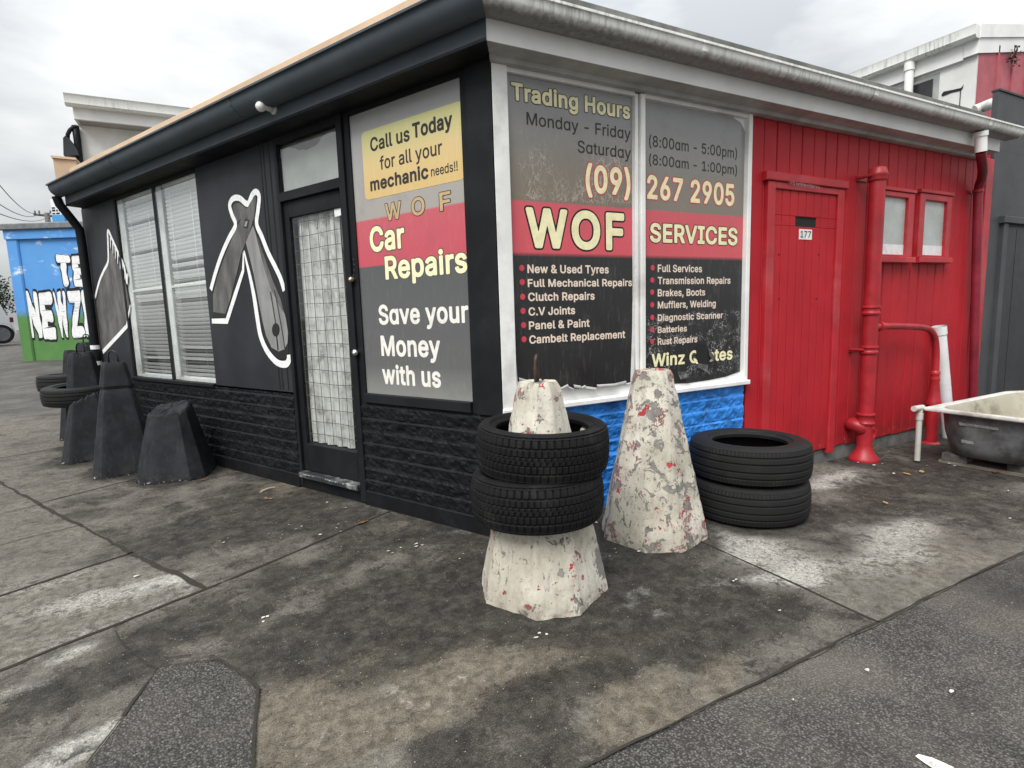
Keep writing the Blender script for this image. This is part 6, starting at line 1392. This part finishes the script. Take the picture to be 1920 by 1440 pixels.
out_ = [rr_ring(bx0 + .11, bx1 - .35, by0 + .17, by1 - .17, .085, .14, .18), rr_ring(bx0 + .075, bx1 - .25, by0 + .12, by1 - .12, .095, .17, .24), rr_ring(bx0 + .055, bx1 - .15, by0 + .085, by1 - .085, .16, .20, .28), rr_ring(bx0 + .045, bx1 - .10, by0 + .06, by1 - .06, .26, .20, .30), rr_ring(bx0 + .040, bx1 - .07, by0 + .05, by1 - .05, .40, .18, .30)]
part('outer_shell', MB().loft(out_, True, False).add(out_[0], [tuple(range(len(out_[0])))]), IRONM, bath, smooth=True)
rim_ = [rr_ring(bx0 + .04, bx1 - .07, by0 + .05, by1 - .05, .400, .17, .30), rr_ring(bx0, bx1, by0, by1, RZ - .022, .02, .34), rr_ring(bx0 - .004, bx1 + .004, by0 - .004, by1 + .004, RZ - .012, .02, .34), rr_ring(bx0, bx1, by0, by1, RZ, .02, .34), rr_ring(bx0 + .03, bx1 - .03, by0 + .03, by1 - .03, RZ + .004, .05, .32), rr_ring(bx0 + .075, bx1 - .06, by0 + .06, by1 - .06, RZ - .004, .12, .30)]
part('rim', MB().loft(rim_, True), paint('white_enamel_rim', (.66, .66, .63), .35, .15, 7, (.22, .19, .14), .7, .05, 30), bath, smooth=True, angle=50)
in_ = [rim_[-1], rr_ring(bx0 + .085, bx1 - .09, by0 + .075, by1 - .075, RZ - .03, .14, .29), rr_ring(bx0 + .10, bx1 - .16, by0 + .10, by1 - .10, .28, .17, .27), rr_ring(bx0 + .13, bx1 - .26, by0 + .14, by1 - .14, .15, .17, .22), rr_ring(bx0 + .2, bx1 - .38, by0 + .2, by1 - .2, .12, .12, .15)]
part('basin', MB().loft(in_, True).add(in_[-1], [tuple(range(len(in_[-1])))]), ENAM, bath, smooth=True)
lug = paint('grey_iron_lug', (.20, .20, .20), .45, .3, 20)
mb = MB()
def TUB(a, o, z): return Vector((bx0 + .052 - o, 2.12 - a, z))
mb.box(TUB, .10, .34, -.01, .012, .325, .352, False, .006); mb.box(TUB, .115, .150, .012, .018, .330, .348); mb.box(TUB, .295, .325, .012, .018, .330, .348)
for k in range(5): mb.box(TUB, .175 + k * .022, .186 + k * .022, .012, .016, .332, .346)
mb.box(TUB, .12, .20, -.02, .004, .195, .225, False, .005); part('foot_lug', mb, lug, bath)
w = part('waste_pipe', MB().tube([(bx0 + .02, 2.25, RZ - .005), (bx0 - .10, 2.25, RZ - .002)], .022, 12).tube([(bx0 - .015, 2.25, RZ - .005), (bx0 - .02, 2.245, .02)], .020, 12), PVCG, bath, smooth=True, angle=45)
part('pipe_collar', MB().tube([(bx0 - .015, 2.25, RZ - .045), (bx0 - .016, 2.25, RZ - .095)], .026, 12), PVCG, w, smooth=True, angle=45)
def block(x, y, z0, sx, sy, sz, rot, m):
    def fr(a, o, z): return Vector((x, y, 0)) + Vector((a * math.cos(rot) - o * math.sin(rot), a * math.sin(rot) + o * math.cos(rot), z))
    return MB().box(fr, -sx / 2, sx / 2, -sy / 2, sy / 2, z0, z0 + sz, False, .006)
BRK = paint('old_block', (.10, .095, .09), .85, .4, 14, (.2, .17, .15), .5, .7, 70); WOOD = paint('weathered_plank', (.17, .15, .12), .8, .4, 6, (.06, .05, .045), .6, .5, 60, stretch=(8, 1, 8))
for x, y, r, lb in ((4.86, 2.07, .1, 'small dark block under the bath corner nearest the red wall'), (4.90, 1.68, -.1, 'dark block under the front of the bath, right of the plank'), (5.75, 2.05, .2, 'dark block under the rounded far end of the bath')):
    tag(obj('support_block', block(x, y, .03 if x < 5 else .005, .11, .16, .055 if x < 5 else .08, r, BRK), BRK, loc=(x, y, .005)), lb, 'block', 'blocks under the bath')
tag(obj('wood_plank', block(4.88, 1.86, .006, .12, .62, .022, .06, WOOD), WOOD, loc=(4.88, 1.86, .006)), 'weathered grey plank lying under the front of the bath', 'plank')
# white pipe leaning on the red cladding
a1 = rp(1380 + 1360 / 3.556, 600 + 45 / 3.556, .07); a0 = rp(1380 + 1397 / 3.556, 600 + 540 / 3.556, .09)
T_, B_ = RED(a1[0], .062, a1[1]), RED(a0[0], .09, a0[1]); B2 = B_ + (B_ - T_) * ((B_.z - .01) / (T_.z - B_.z))
lp = thing('plastic_pipe', 'length of white plastic pipe leaning on the red cladding behind the branch pipe', 'pipe', B2)
part('tube', MB().tube([B2, T_], .050, 18, False).tube([B2, T_], .046, 18, False), PVCW, lp, smooth=True)
part('socket', MB().tube([T_ + (B_ - T_) * .10, T_ + Vector((0, 0, .004))], .056, 18, False).tube([T_ + (B_ - T_) * .10, T_ + (B_ - T_) * .112], [.056, .050], 18, False), PVCW, lp, smooth=True)
# dead grass by the stack
rnd = random.Random(12); mb = MB()
for k in range(46):
    x, y = 4.52 + rnd.gauss(0, .05), 2.50 + rnd.gauss(0, .04); h = rnd.uniform(.05, .17); dx, dy = rnd.gauss(.03, .05), rnd.gauss(-.02, .05); w = rnd.uniform(.002, .005)
    p = [Vector((x, y, .004)), Vector((x + dx * .4, y + dy * .4, h * .7)), Vector((x + dx * 1.4, y + dy * 1.4, h))]
    s_ = Vector((w, w * .6, 0))
    mb.add([p[0] - s_, p[0] + s_, p[1] + s_ * .8, p[1] - s_ * .8, p[2]], [(0, 1, 2, 3), (3, 2, 4)])
tag(obj('grass_tuft', mb, paint('dead_grass', (.30, .25, .14), .8, .4, 30, (.12, .10, .06), .5), loc=(4.52, 2.50, 0)), 'tuft of dead straw coloured grass at the foot of the red vent stack', 'grass tuft')
# fallen leaves, twig, flakes
LEAF = [paint('brown_leaf', (.20, .085, .035), .7, .4, 40), paint('yellow_leaf', (.36, .24, .09), .7, .3, 40)]
def leaf(px, py, L, rot, m, label):
    c = gp(px, py, .012); pts = [(-1, 0), (-.6, .32), (-.1, .42), (.4, .3), (1, 0), (.4, -.3), (-.1, -.42), (-.6, -.32)]
    vs_ = [(c.x + L * (a * math.cos(rot) - b * math.sin(rot)), c.y + L * (a * math.sin(rot) + b * math.cos(rot)), .010 + .25 * L * abs(b) + .1 * L * a * a) for a, b in pts]
    mb = MB(); mb.add(vs_ + [(c.x, c.y, .012)], [(i, (i + 1) % 8, 8) for i in range(8)])
    tag(obj('fallen_leaf', mb, m, loc=(c.x, c.y, .01)), label, 'leaf', 'fallen leaves')
leaf(680, 979, .032, .4, LEAF[0], 'small brown leaf on the joint by the black brick base')
leaf(383, 899, .030, .2, LEAF[0], 'reddish brown leaf beside the short broken black cone')
leaf(1868, 884, .055, .2, LEAF[0], 'large brown leaf in front of the bath')
leaf(1700, 888, .035, 1.2, LEAF[1], 'yellowish leaf in the damp patch before the red vent stack')
leaf(1728, 884, .040, .5, LEAF[1], 'pale curled leaf nearer the bath in the damp patch')
leaf(1660, 942, .028, .9, LEAF[1], 'orange brown leaf scrap out on the grey concrete')
leaf(503, 935, .035, -.3, LEAF[0], 'dark leaf on the pavement before the glass door')
a, b = gp(490, 921, .012), gp(515, 914, .012)
tag(obj('twig', MB().tube([a, (a + b) / 2 + Vector((.0, .0, .006)), b], .006, 6), paint('pale_twig', (.48, .42, .32), .7), loc=a), 'short pale twig on the pavement before the glass door', 'twig')
mb = MB(); rnd = random.Random(9)
spots = [(1110, 985), (1135, 1040), (1200, 1035), (1160, 1030), (405, 1025), (545, 978), (570, 985), (585, 998), (640, 990), (655, 952), (615, 945), (500, 930), (555, 893), (760, 1005), (785, 1022), (735, 1030), (845, 1072), (870, 1050), (497, 1160), (255, 1075), (965, 1100), (1010, 1190), (1380, 1090), (1450, 1138), (1400, 1060), (1600, 870), (1590, 866), (1690, 892), (1660, 872), (1640, 880), (1730, 873), (1890, 922), (1900, 970), (1790, 868), (1750, 1430), (1780, 1290), (1490, 1310), (1620, 1250)]
for px, py in spots:
    for k in range(rnd.choice((1, 1, 2, 3))):
        c = gp(px + rnd.uniform(-16, 16), py + rnd.uniform(-8, 8), .010); r = rnd.uniform(.003, .009) * (1 if py > 900 else 1.5); n_ = rnd.randint(4, 6); a0 = rnd.random() * 6
        mb.add([(c.x + r * rnd.uniform(.6, 1.2) * math.cos(a0 + q * 6.283 / n_) * 1.5, c.y + r * rnd.uniform(.6, 1.2) * math.sin(a0 + q * 6.283 / n_), .011 + rnd.uniform(0, .004)) for q in range(n_)], [tuple(range(n_))])
for k in range(70):
    c = gp(rnd.uniform(380, 920), rnd.uniform(900, 1040), .010)
    if (Vector((c.x, c.y, 0)) - K).dot(NB) < .03: continue
    r = rnd.uniform(.002, .005)
    mb.add([(c.x + r * math.cos(q), c.y + r * math.sin(q) * .7, .011) for q in (0, 1.5, 3, 4.6)], [(0, 1, 2, 3)])
fl = obj('paint_flakes', mb, flat('paint_flake', (.50, .48, .43))); tag(fl, 'scattered pale paint flakes and litter on the stained concrete', 'paint flakes'); fl['kind'] = 'stuff'
# small lump of old concrete showing inside the upper tyre
mb = MB(); RL = on_plane(1098, 812, Vector((1.34, 2.14, 0)), Vector((.4576, .88, 0)))
mb.lathe([(.001, .032), (.014, .030), (.024, .022), (.030, .0), (.026, -.05)], RL, 9)
rub = obj('rubble_lump', mb, CREAM2, loc=RL); tag(rub, 'pale lump of rubble wedged between the front cone and its upper tyre', 'rubble')

# ================================================================== NEIGHBOURS ON THE RIGHT
nb_ = thing('charcoal_building', 'charcoal painted building with a plain dark door, adjoining the red cladding', 'building', RED(5.14, 0, 0))
mb = MB(); mb.box(RED, 5.145, 9.5, -.78, -.004, -.02, 2.60); mb.box(RED, 5.145, 9.5, -.05, -.004, 2.601, 3.11); w_ = part('wall', mb, GREYWALL, nb_)
mb = MB(); mb.box(RED, 5.14, 9.5, -.06, .006, 3.112, 3.128); part('coping', mb, GREYDOOR, nb_)
gd0 = rp(1876, 500)[0]; gd0 = 5.36
mb = MB(); mb.box(RED, gd0, gd0 + .09, -.004, .03, .02, 1.945, False, .004); mb.box(RED, gd0 - .03, gd0 + 1.3, -.004, .045, 1.947, 2.01, False, .005); mb.box(RED, gd0 + 1.06, gd0 + 1.15, -.004, .03, .02, 1.945, False, .004); part('door_frame', mb, GREYWALL, nb_)
dd = part('door', MB().box(RED, gd0 + .10, gd0 + 1.05, -.004, .014, .03, 1.92, False, .003), GREYDOOR, nb_)
mb = MB()
for z in (.5, 1.25, 1.75): mb.box(RED, gd0 + .085, gd0 + .115, .0, .024, z, z + .10, False, .003)
mb.box(RED, gd0 + .30, gd0 + .306, .0141, .016, .05, 1.9); part('hinge', mb, flat('hinge_black', (.02, .02, .022)), dd)

tall = thing('tall_workshop', 'taller workshop with faded red front and white side wall, rising behind the red cladding', 'building', RED(6.56, -.8, 0))
TX, TO = 6.56, -.8
SID = lambda a, o, z: RED(TX - o, TO - a, z)         # side wall facing left
fz = lambda t: 4.28 + .19 * (t - 6.56)
mb = MB(); mb.hexa([RED(TX + .012, TO + .004, 0), RED(11, TO + .004, 0), RED(11, TO + .004, fz(11) - .2), RED(TX + .012, TO + .004, fz(TX) - .2), RED(TX + .012, TO - .1, 0), RED(11, TO - .1, 0), RED(11, TO - .1, fz(11) - .2), RED(TX + .012, TO - .1, fz(TX) - .2)]); part('front_wall', mb, PINKWALL, tall)
mb = MB(); t = TX + .42
while t < 10.8: mb.box(RED, t, t + .03, TO, TO + .02, 2.6, fz(t) - .21); t += .36
part('batten', mb, PINKWALL, tall)
mb = MB(); mb.box(SID, .0, 6.0, -.1, .006, 0, 4.13); part('side_wall', mb, paint('white_weatherboard', (.66, .665, .65), .6, .12, 2, (.3, .3, .28), .5, .1, 30), tall)
mb = MB()
for z0, z1, o in ((3.99, 4.15, .02), (4.15, 4.28, .035)):
    mb.hexa([RED(TX - .056, TO + o, z0 - .01), RED(11, TO + o, z0 + fz(11) - 4.28), RED(11, TO + o, z1 + fz(11) - 4.28), RED(TX - .056, TO + o, z1), RED(TX - .056, TO - .12, z0 - .01), RED(11, TO - .12, z0 + fz(11) - 4.28), RED(11, TO - .12, z1 + fz(11) - 4.28), RED(TX - .056, TO - .12, z1)])
part('bargeboard', mb, WHITEFASCIA, tall)
mb = MB(); mb.box(SID, .125, 6.0, .007, .052, 3.96, 4.14, False, .004); part('fascia', mb, WHITEFASCIA, tall)
WG2 = [(.05, 4.14), (.05, 4.13), (.13, 4.13), (.16, 4.16), (.165, 4.25), (.17, 4.262), (.155, 4.262), (.05, 4.262)]
gt = part('gutter', MB().loft([[SID(a, o, z) for o, z in WG2] for a in (-.03, 3, 6)], True, True), GUTTERW, tall, smooth=True, angle=40)
sz = lambda x, y, o=.0: (lambda P: (TO * -1 * 0 + (P.y - K.y) - .8, P.z))(on_plane(x, y, K + U * (TX - o), U))
a_, z_ = sz(1704, 120, .12)
mb = MB(); mb.tube([SID(a_, .10, 4.12), SID(a_, .10, 4.0), SID(a_ + .0, .09, 3.3), SID(a_, .09, 2.8)], .048, 12); mb.tube([SID(a_, .10, 4.13), SID(a_, .10, 4.04)], .058, 12); part('downpipe', mb, WHITE, tall, smooth=True, angle=45)
a0_, _ = sz(1765, 160); a1_, _ = sz(1672, 165)
wz = sz(1750, 148)[1]
mb = MB(); mb.box(SID, a0_ + .02, a1_ + .8, .006, .012, 2.8, 3.93); wi = part('window', mb, paint('grey_louvre', (.33, .34, .33), .5, .2, 5), tall)
b0, zt_ = sz(1751, 148); b1, zb_ = sz(1716, 170)
mb = MB(); mb.box(SID, b0, b1 + .5, .012, .02, 2.9, zt_); part('pane', mb, paint('dark_pane', (.03, .03, .033), .2), wi)
mb = MB()
P0 = [sz(*p) for p in ((1766, 178), (1770, 172), (1790, 168), (1803, 165), (1808, 158), (1806, 166), (1803, 170), (1785, 174), (1768, 181))]
mb.add([SID(a, .012, z) for a, z in P0], [tuple(range(len(P0)))]); c_ = [sz(*p) for p in ((1802, 170), (1803, 192))]
mb.box(SID, c_[0][0] - .003, c_[0][0] + .003, .006, .014, c_[1][1] - .3, c_[0][1]); part('wall_crack', mb, DARKIN, tall)
mb = MB(); rf2 = [RED(TX - .06, TO + .02, 4.262), RED(11, TO + .02, fz(11) + .0), RED(11, TO - 6, fz(11)), RED(TX - .06, TO - 6, 4.262)]; mb.loft([[p - Vector((0, 0, .015)) for p in rf2], rf2], True, True); part('roof', mb, GREYROOF, tall)
# weed growing on the wall
cw = on_plane(1893, 112, K + NR * (TO + .03), NR); rnd = random.Random(31); weed = thing('wall_weed', 'small reddish weed sprouting from the faded red wall below the white bargeboard', 'plant', cw)
mb = MB(); mb2 = MB()
for k in range(9):
    d = Vector((rnd.gauss(0, .07), -abs(rnd.gauss(.05, .03)), rnd.uniform(-.08, .16))); e = cw + d; mb.tube([cw, cw + d * .5 + Vector((0, -.02, .0)), e], .004, 5)
    for q in range(9):
        c = cw + d * rnd.uniform(.3, 1.05) + Vector((rnd.gauss(0, .018), rnd.gauss(0, .018), rnd.gauss(0, .018))); a = Vector((rnd.gauss(0, 1), rnd.gauss(0, 1), rnd.gauss(0, 1))).normalized() * .016; b = a.cross(Vector((rnd.gauss(0, 1), rnd.gauss(0, 1), 1))).normalized() * .010
        mb2.add([c - a, c + b, c + a, c - b], [(0, 1, 2, 3)])
part('stem', mb, RUST, weed); part('foliage', mb2, paint('weed_leaf', (.085, .055, .05), .7, .4, 30, (.05, .08, .03), .6), weed)

# ================================================================== NEIGHBOURS ON THE LEFT
RO = -5.25
def rwp(x, y, o=RO): return rp(x, y, o)
rear = thing('white_building', 'white walled flat roofed building with a mossy gutter, behind the black shop', 'building', RED(-2.55, RO, 0))
lx, zt0 = rwp(121, 178, RO + .25)
wl, _ = rwp(148, 300)
zs0 = rwp(128, 222, RO + .22)[1]
mb = MB(); mb.box(RED, wl, 3.0, RO - 4, RO, 0, zs0 + .02); part('wall', mb, paint('white_render', (.78, .79, .77), .7, .15, 2.5, (.30, .29, .27), .55, .3, 40), rear)
mb = MB(); mb.box(RED, lx + .05, 3.0, RO + .20, RO + .225, zs0, zt0 - .05, False, .004); mb.box(RED, lx + .05, lx + .075, RO - 4, RO + .2, zs0, zt0 - .05); part('fascia', mb, WHITEFASCIA, rear)
mb = MB(); mb.box(RED, lx + .06, 3.0, RO - 4, RO + .2, zs0 + .005, zs0 + .02); part('soffit', mb, SOFFITG, rear)
hg = (zt0 - zs0)
mb = MB(); mb.loft([[RED(t, RO + .226 + o, zs0 + hg * z) for o, z in ((0, .52), (.06, .50), (.085, .60), (.09, .95), (.10, 1.0), (.08, 1.0), (0, .96))] for t in (lx, 3.0)], True, True); part('gutter', mb, GUTTERW, rear, smooth=True, angle=40)
mb = MB(); mb.box(RED, lx + .08, 3.0, RO - 4, RO + .2, zt0 - .06, zt0 - .03); part('roof', mb, GREYROOF, rear)
mb = MB(); pts = [rwp(x, y, RO + .04) for x, y in ((143, 236), (147, 262), (151, 300), (156, 330))]
mb.tube([RED(a - .01, RO + .04, z) for a, z in pts] + [RED(pts[-1][0], RO + .04, 1.2)], .035, 10); part('corner_pipe', mb, BLACK, rear, smooth=True)
hood = thing('cable_hood', 'black rubber cable hood with a looped cable fixed to the corner of the white building', 'cable hood', RED(wl - .1, RO + .06, rwp(133, 290, RO + .06)[1]))
ho = [rwp(x, y, RO + .06) for x, y in ((122, 294), (121, 262), (125, 258), (133, 263), (140, 272), (147, 283), (150, 294))]
mb = MB(); ha = [p for p in ho]
mb.loft([[RED(a, RO + .0, z) for a, z in ha], [RED(a, RO + .13, z) for a, z in ha]], True, True); part('hood', mb, paint('rubber_hood', (.02, .025, .03), .5), hood)
cb = [rwp(x, y, RO + .06) for x, y in ((127, 260), (127, 252), (131, 244), (137, 239), (143, 238))]
part('cable', MB().tube([RED(a, RO + .06, z) for a, z in cb], .020, 8), BLACK, hood, smooth=True)

# mural wall across the yard
GD = 15.0
GX = Vector((RIGHT.x, RIGHT.y, 0)).normalized(); GN = Vector((-FWD.x, -FWD.y, 0)).normalized()
G0 = EYE - GN * GD; G0.z = 0
def GW(a, o, z): return G0 + GX * a + GN * o + Vector((0, 0, z))
def gw(x, y, o=0.0):
    P = on_plane(x, y, G0 + GN * o, GN); return ((P - G0).dot(GX), P.z)
gl, gt_ = gw(2, 425); gb = gw(45, 664)[1]; gtop = gw(60, 418)[1]; gsk = gw(60, 430)[1]
n = NT('mural_sky_and_grass')
zz = n.xyz()[2]
rel = n.math('SUBTRACT', zz, -0.0)
hz = gw(100, 588)[1]
cl = n.noise(1.3, 6, .62, stretch=(1.6, 1.6, 2.8)); blu = n.mix(n.noise(.9, 4), (.045, .21, .56), (.12, .36, .72))
blu = n.mix(n.step(cl, .56, .70), blu, (.62, .72, .80))
grn = n.mix(n.noise(2.2, 5, .6), (.040, .13, .035), (.11, .26, .065))
wz_ = n.math('ADD', zz, n.math('MULTIPLY', n.math('SUBTRACT', n.noise(1.4, 4), .5), .7))
base_z = ground_z(G0.x + GX.x * -13, G0.y + GX.y * -13)
col = n.mix(n.step(wz_, hz - base_z - .18, hz - base_z + .18), grn, blu)
MURAL = n.done(col, .6)
gwall = thing('mural_building', 'low building painted with blue sky and green grass and puffy white lettering', 'building', GW(gl, 0, base_z))
mb = MB(); mb.box(GW, gl + .31, -5, -6, -.05, 0, gsk); mb.box(GW, gl, gl + .32, -6, 0, 0, gsk, False, .03); mb.box(GW, gl, -5, -6, .03, gw(60, 447)[1], gsk - .002)
part('painted_wall', mb, MURAL, gwall)
mb = MB(); mb.box(GW, gl - .05, -5, -6.2, .10, gsk, gtop, False, .02); part('roof_edge', mb, paint('grey_roof_edge', (.17, .175, .18), .6), gwall)
def puffy(s, x0, x1, yb, yt, seed):
    a0, a1 = gw(x0, yb)[0], gw(x1, yb)[0]; z0, z1 = gw(x0, yb)[1], gw(x0, yt)[1]; rnd = random.Random(seed)
    mb = MB(); wd = (a1 - a0) / len(s)
    for k, ch in enumerate(s):
        vv, _ = text_mesh(ch, .02); x_0, x_1 = vv[:, 0].min(), vv[:, 0].max(); y_0, y_1 = vv[:, 1].min(), vv[:, 1].max()
        for layer, off, o in ((1, .085, -.046), (0, .050, -.040)):
            v2, f2 = text_mesh(ch, off); mb.cur = layer
            jj = rnd.uniform(-.02, .02)
            out = []
            for x, y in v2:
                nx = vnoise(np.array([x * 9.0 + k * 7]), np.array([y * 9.0]), 0, 3)[0] - .5
                out.append(GW(a0 + wd * (k + .09 + .78 * (x - x_0) / (x_1 - x_0)) + nx * .05, o, z0 + (z1 - z0) * (y - y_0) / (y_1 - y_0) + nx * .07 + jj))
            mb.add(out, f2)
    return part('lettering', mb, [M_WHITE, M_DARK], gwall)
puffy('TE', 104, 166, 535, 482, 1); puffy('NEWZE', 50, 184, 632, 552, 2)

# parked car seen past the mural building
CD = 21.0
CR = ray(6, 600); CR = Vector((CR.x, CR.y, 0)).normalized(); CXA = Vector((CR.y, -CR.x, 0)); C0 = on_plane(6, 600, EYE - GN * CD, GN)
def CG(a, o, z): return Vector((C0.x, C0.y, z)) + CXA * (a - cgx(6, 600)[0]) - CR * o
def cgx(x, y): P = on_plane(x, y, EYE - GN * CD, GN); return (P - (EYE - GN * CD)).dot(GX), P.z
wx, wzc = cgx(5, 627); tipx, _ = cgx(20, 600); roofz = cgx(5, 572)[1]; gzc = wzc - .35
car = thing('parked_car', 'white off-roader parked beyond the mural building, cut by the photo edge', 'car', CG(wx - 1.3, 0, gzc))
ALLOY = NT('dark_alloy').done((.16, .16, .17), .4, .6)
CARW = paint('car_white', (.50, .51, .52), .3, .04, 2, spec=.5); GLD = paint('car_glass_dark', (.02, .022, .025), .08, .1, 3, spec=.6)
L_ = 4.2; fx = tipx
sidep = [(fx, .42), (fx, .78), (fx - .03, .98), (fx - .16, 1.05), (fx - .35, 1.62), (fx - .55, 1.72), (fx - 2.3, 1.74), (fx - 2.55, 1.70), (fx - 3.0, 1.12), (fx - 4.0, 1.02), (fx - 4.2, .85), (fx - 4.2, .42)]
wc = [wx, wx - 2.6]
def arch(c): return [(c - .44 * math.cos(q), .36 + .42 * math.sin(q)) for q in np.linspace(math.pi - .1, .1, 10)]
low = [(fx - 4.2, .32)] + arch(wc[1])[::-1] + arch(wc[0])[::-1] + [(fx, .34)]
prof_ = sidep + low
prof_ = [(a, gzc + z) for a, z in prof_]
mb = MB(); mb.loft([[CG(a, -.0, z) for a, z in prof_], [CG(a, -1.8, z) for a, z in prof_]], True, True); part('body', mb, CARW, car)
mb = MB(); q = [(fx - .42, 1.12), (fx - .56, 1.60), (fx - 1.35, 1.62), (fx - 1.35, 1.12)]; mb.loft([[CG(a, .008, gzc + z) for a, z in q], [CG(a, -.02, gzc + z) for a, z in q]], True, True)
q = [(fx - 1.45, 1.12), (fx - 1.45, 1.62), (fx - 2.4, 1.62), (fx - 2.8, 1.12)]; mb.loft([[CG(a, .008, gzc + z) for a, z in q], [CG(a, -.02, gzc + z) for a, z in q]], True, True); part('side_window', mb, GLD, car)
for c in wc:
    wh = part('wheel', MB().loft([[CG(c + r * math.cos(t), o, gzc + .36 + r * math.sin(t)) for t in np.linspace(0, 2 * math.pi, 33)[:-1]] for r, o in ((.24, -.01), (.27, .02), (.34, .02), (.36, -.02), (.36, -.2))], True), TYRE, car, smooth=True, angle=40)
    mb = MB()
    for k in range(6):
        t = k * math.pi / 3; mb.hexa([CG(c + r * math.cos(t + d), o, gzc + .36 + r * math.sin(t + d)) for o in (.0, .012) for r, d in ((.03, -.5), (.25, -.16), (.25, .16), (.03, .5))])
    mb.loft([[CG(c + r * math.cos(t), o, gzc + .36 + r * math.sin(t)) for t in np.linspace(0, 2 * math.pi, 25)[:-1]] for r, o in ((.25, .0), (.25, .016), (.22, .016), (.22, 0))], True)
    mb.add([CG(c + .25 * math.cos(t), -.006, gzc + .36 + .25 * math.sin(t)) for t in np.linspace(0, 2 * math.pi, 25)[:-1]], [tuple(range(24))])
    part('rim', mb, ALLOY, wh)
mb = MB(); mb.box(CG, fx - .10, fx + .008, -.05, .006, gzc + .80, gzc + .98); part('tail_lamp', mb, flat('tail_lamp_red', (.10, .012, .012), .2), car)

# shrubby tree at the left edge, beyond the car
tp = EYE - GN * 24 + GX * -22.6; tp.z = .6
tree = thing('leafy_tree', 'dark leafy tree at the left edge beyond the parked white car', 'tree', tp)
mb = MB(); mb.tube([tp, tp + Vector((.1, 0, 1.0)), tp + Vector((.0, .1, 2.2))], [.12, .10, .05], 8)
for k in range(5): mb.tube([tp + Vector((0, 0, 1.0 + .2 * k)), tp + Vector((.6 * math.cos(k * 1.3), .6 * math.sin(k * 1.3), 1.9 + .15 * k))], [.05, .02], 6)
part('trunk', mb, paint('bark', (.06, .05, .04), .9, .3, 20), tree)
mb = MB(); rnd = random.Random(77)
for k in range(2600):
    d = Vector((rnd.gauss(0, 1), rnd.gauss(0, 1), rnd.gauss(0, 1))).normalized() * rnd.uniform(.5, 1.1)
    c = tp + Vector((d.x * 1.0, d.y * 1.0, 2.1 + d.z * 1.05)) + Vector((math.sin(k * .37) * .2, math.cos(k * .61) * .2, 0))
    a = Vector((rnd.gauss(0, 1), rnd.gauss(0, 1), rnd.gauss(0, 1))).normalized() * .075; b = a.cross(Vector((rnd.random(), rnd.random(), 1))).normalized() * .035
    mb.add([c - a, c + b, c + a, c - b], [(0, 1, 2, 3)])
part('crown', mb, paint('dark_leaves', (.035, .06, .025), .6, .5, 3, (.07, .10, .04), .6), tree)

# power pole and sign peeking over the mural building, wires
PD = 30.0
def on_d(x, y, d): return on_plane(x, y, EYE - GN * d, GN)
pole = thing('power_pole', 'grey power pole with a crossarm showing above the mural building roof', 'power pole', on_d(88, 470, PD) * 1.0)
pt = on_d(88, 401, PD); pbm = Vector((pt.x, pt.y, .7))
part('post', MB().tube([pbm, pt + Vector((0, 0, .05))], [.16, .12], 10), paint('pole_grey', (.22, .21, .2), .8), pole)
a, b = on_d(64, 402, PD), on_d(98, 405, PD); part('crossarm', MB().tube([a, b], .06, 6), paint('pole_dark', (.09, .085, .08), .8), pole)
mb = MB()
for x in (66, 74, 95):
    c = on_d(x, 402, PD); mb.lathe([(.03, .05), (.05, .08), (.03, .14), (.045, .18), (.01, .2)], c, 8)
part('insulator', mb, flat('insulator', (.12, .12, .13)), pole)
for (x0, y0, x1, y1, lb) in ((-30, 310, 66, 400, 'highest of the thin wires running up left from the pole crossarm'), (-30, 362, 74, 401, 'middle thin wire running left from the pole crossarm'), (-30, 388, 95, 404, 'lowest thin wire running left from the pole crossarm')):
    A, B = on_d(x0, y0, 14), on_d(x1, y1, PD); pts = [A.lerp(B, t) - Vector((0, 0, .9 * 4 * t * (1 - t) * .35)) for t in np.linspace(0, 1, 14)]
    tag(obj('power_wire', MB().tube(pts, .014, 5), WIRE, loc=B), lb, 'wire', 'wires to the power pole')
SD = 24.0
ps = on_d(104, 440, SD)
py = thing('pylon_sign', 'small black and white panelled sign with a blue foot above the mural building', 'sign', (ps.x, ps.y, .7))
def SG(a, o, z): return on_d(104, 400, SD) * 1.0 + GX * a + GN * o + Vector((0, 0, z - on_d(104, 400, SD).z))
s0, s1 = on_d(93, 374, SD), on_d(122, 412, SD); c0_ = on_d(104, 400, SD)
sa0, sa1 = (s0 - c0_).dot(GX), (s1 - c0_).dot(GX); sz1, sz0 = on_d(104, 374, SD).z, on_d(104, 403, SD).z; szb = on_d(104, 412, SD).z
part('sign_panel', MB().box(SG, sa0, sa1, -.1, 0, sz0, sz1, False, .01), flat('sign_white', (.75, .76, .76)), py)
part('sign_foot', MB().box(SG, sa0, sa1, -.12, .01, szb - 1.2, sz0 - .002, False, .01), flat('sign_blue', (.08, .30, .60)), py)
mb = MB(); rnd = random.Random(6)
for r in range(5):
    a = sa0 + .04
    while a < sa1 - .08:
        w = rnd.uniform(.04, .16); z = sz1 - .06 - r * (sz1 - sz0 - .06) / 5
        if rnd.random() < .75: mb.box(SG, a, min(a + w, sa1 - .02), .0, .006, z - .085, z - rnd.uniform(0, .03))
        a += w + .04
part('panel_marks', mb, T_BLK, py); part('post', MB().tube([(ps.x, ps.y, .6), (ps.x, ps.y, szb - 1.0)], .08, 8), T_GREY, py)
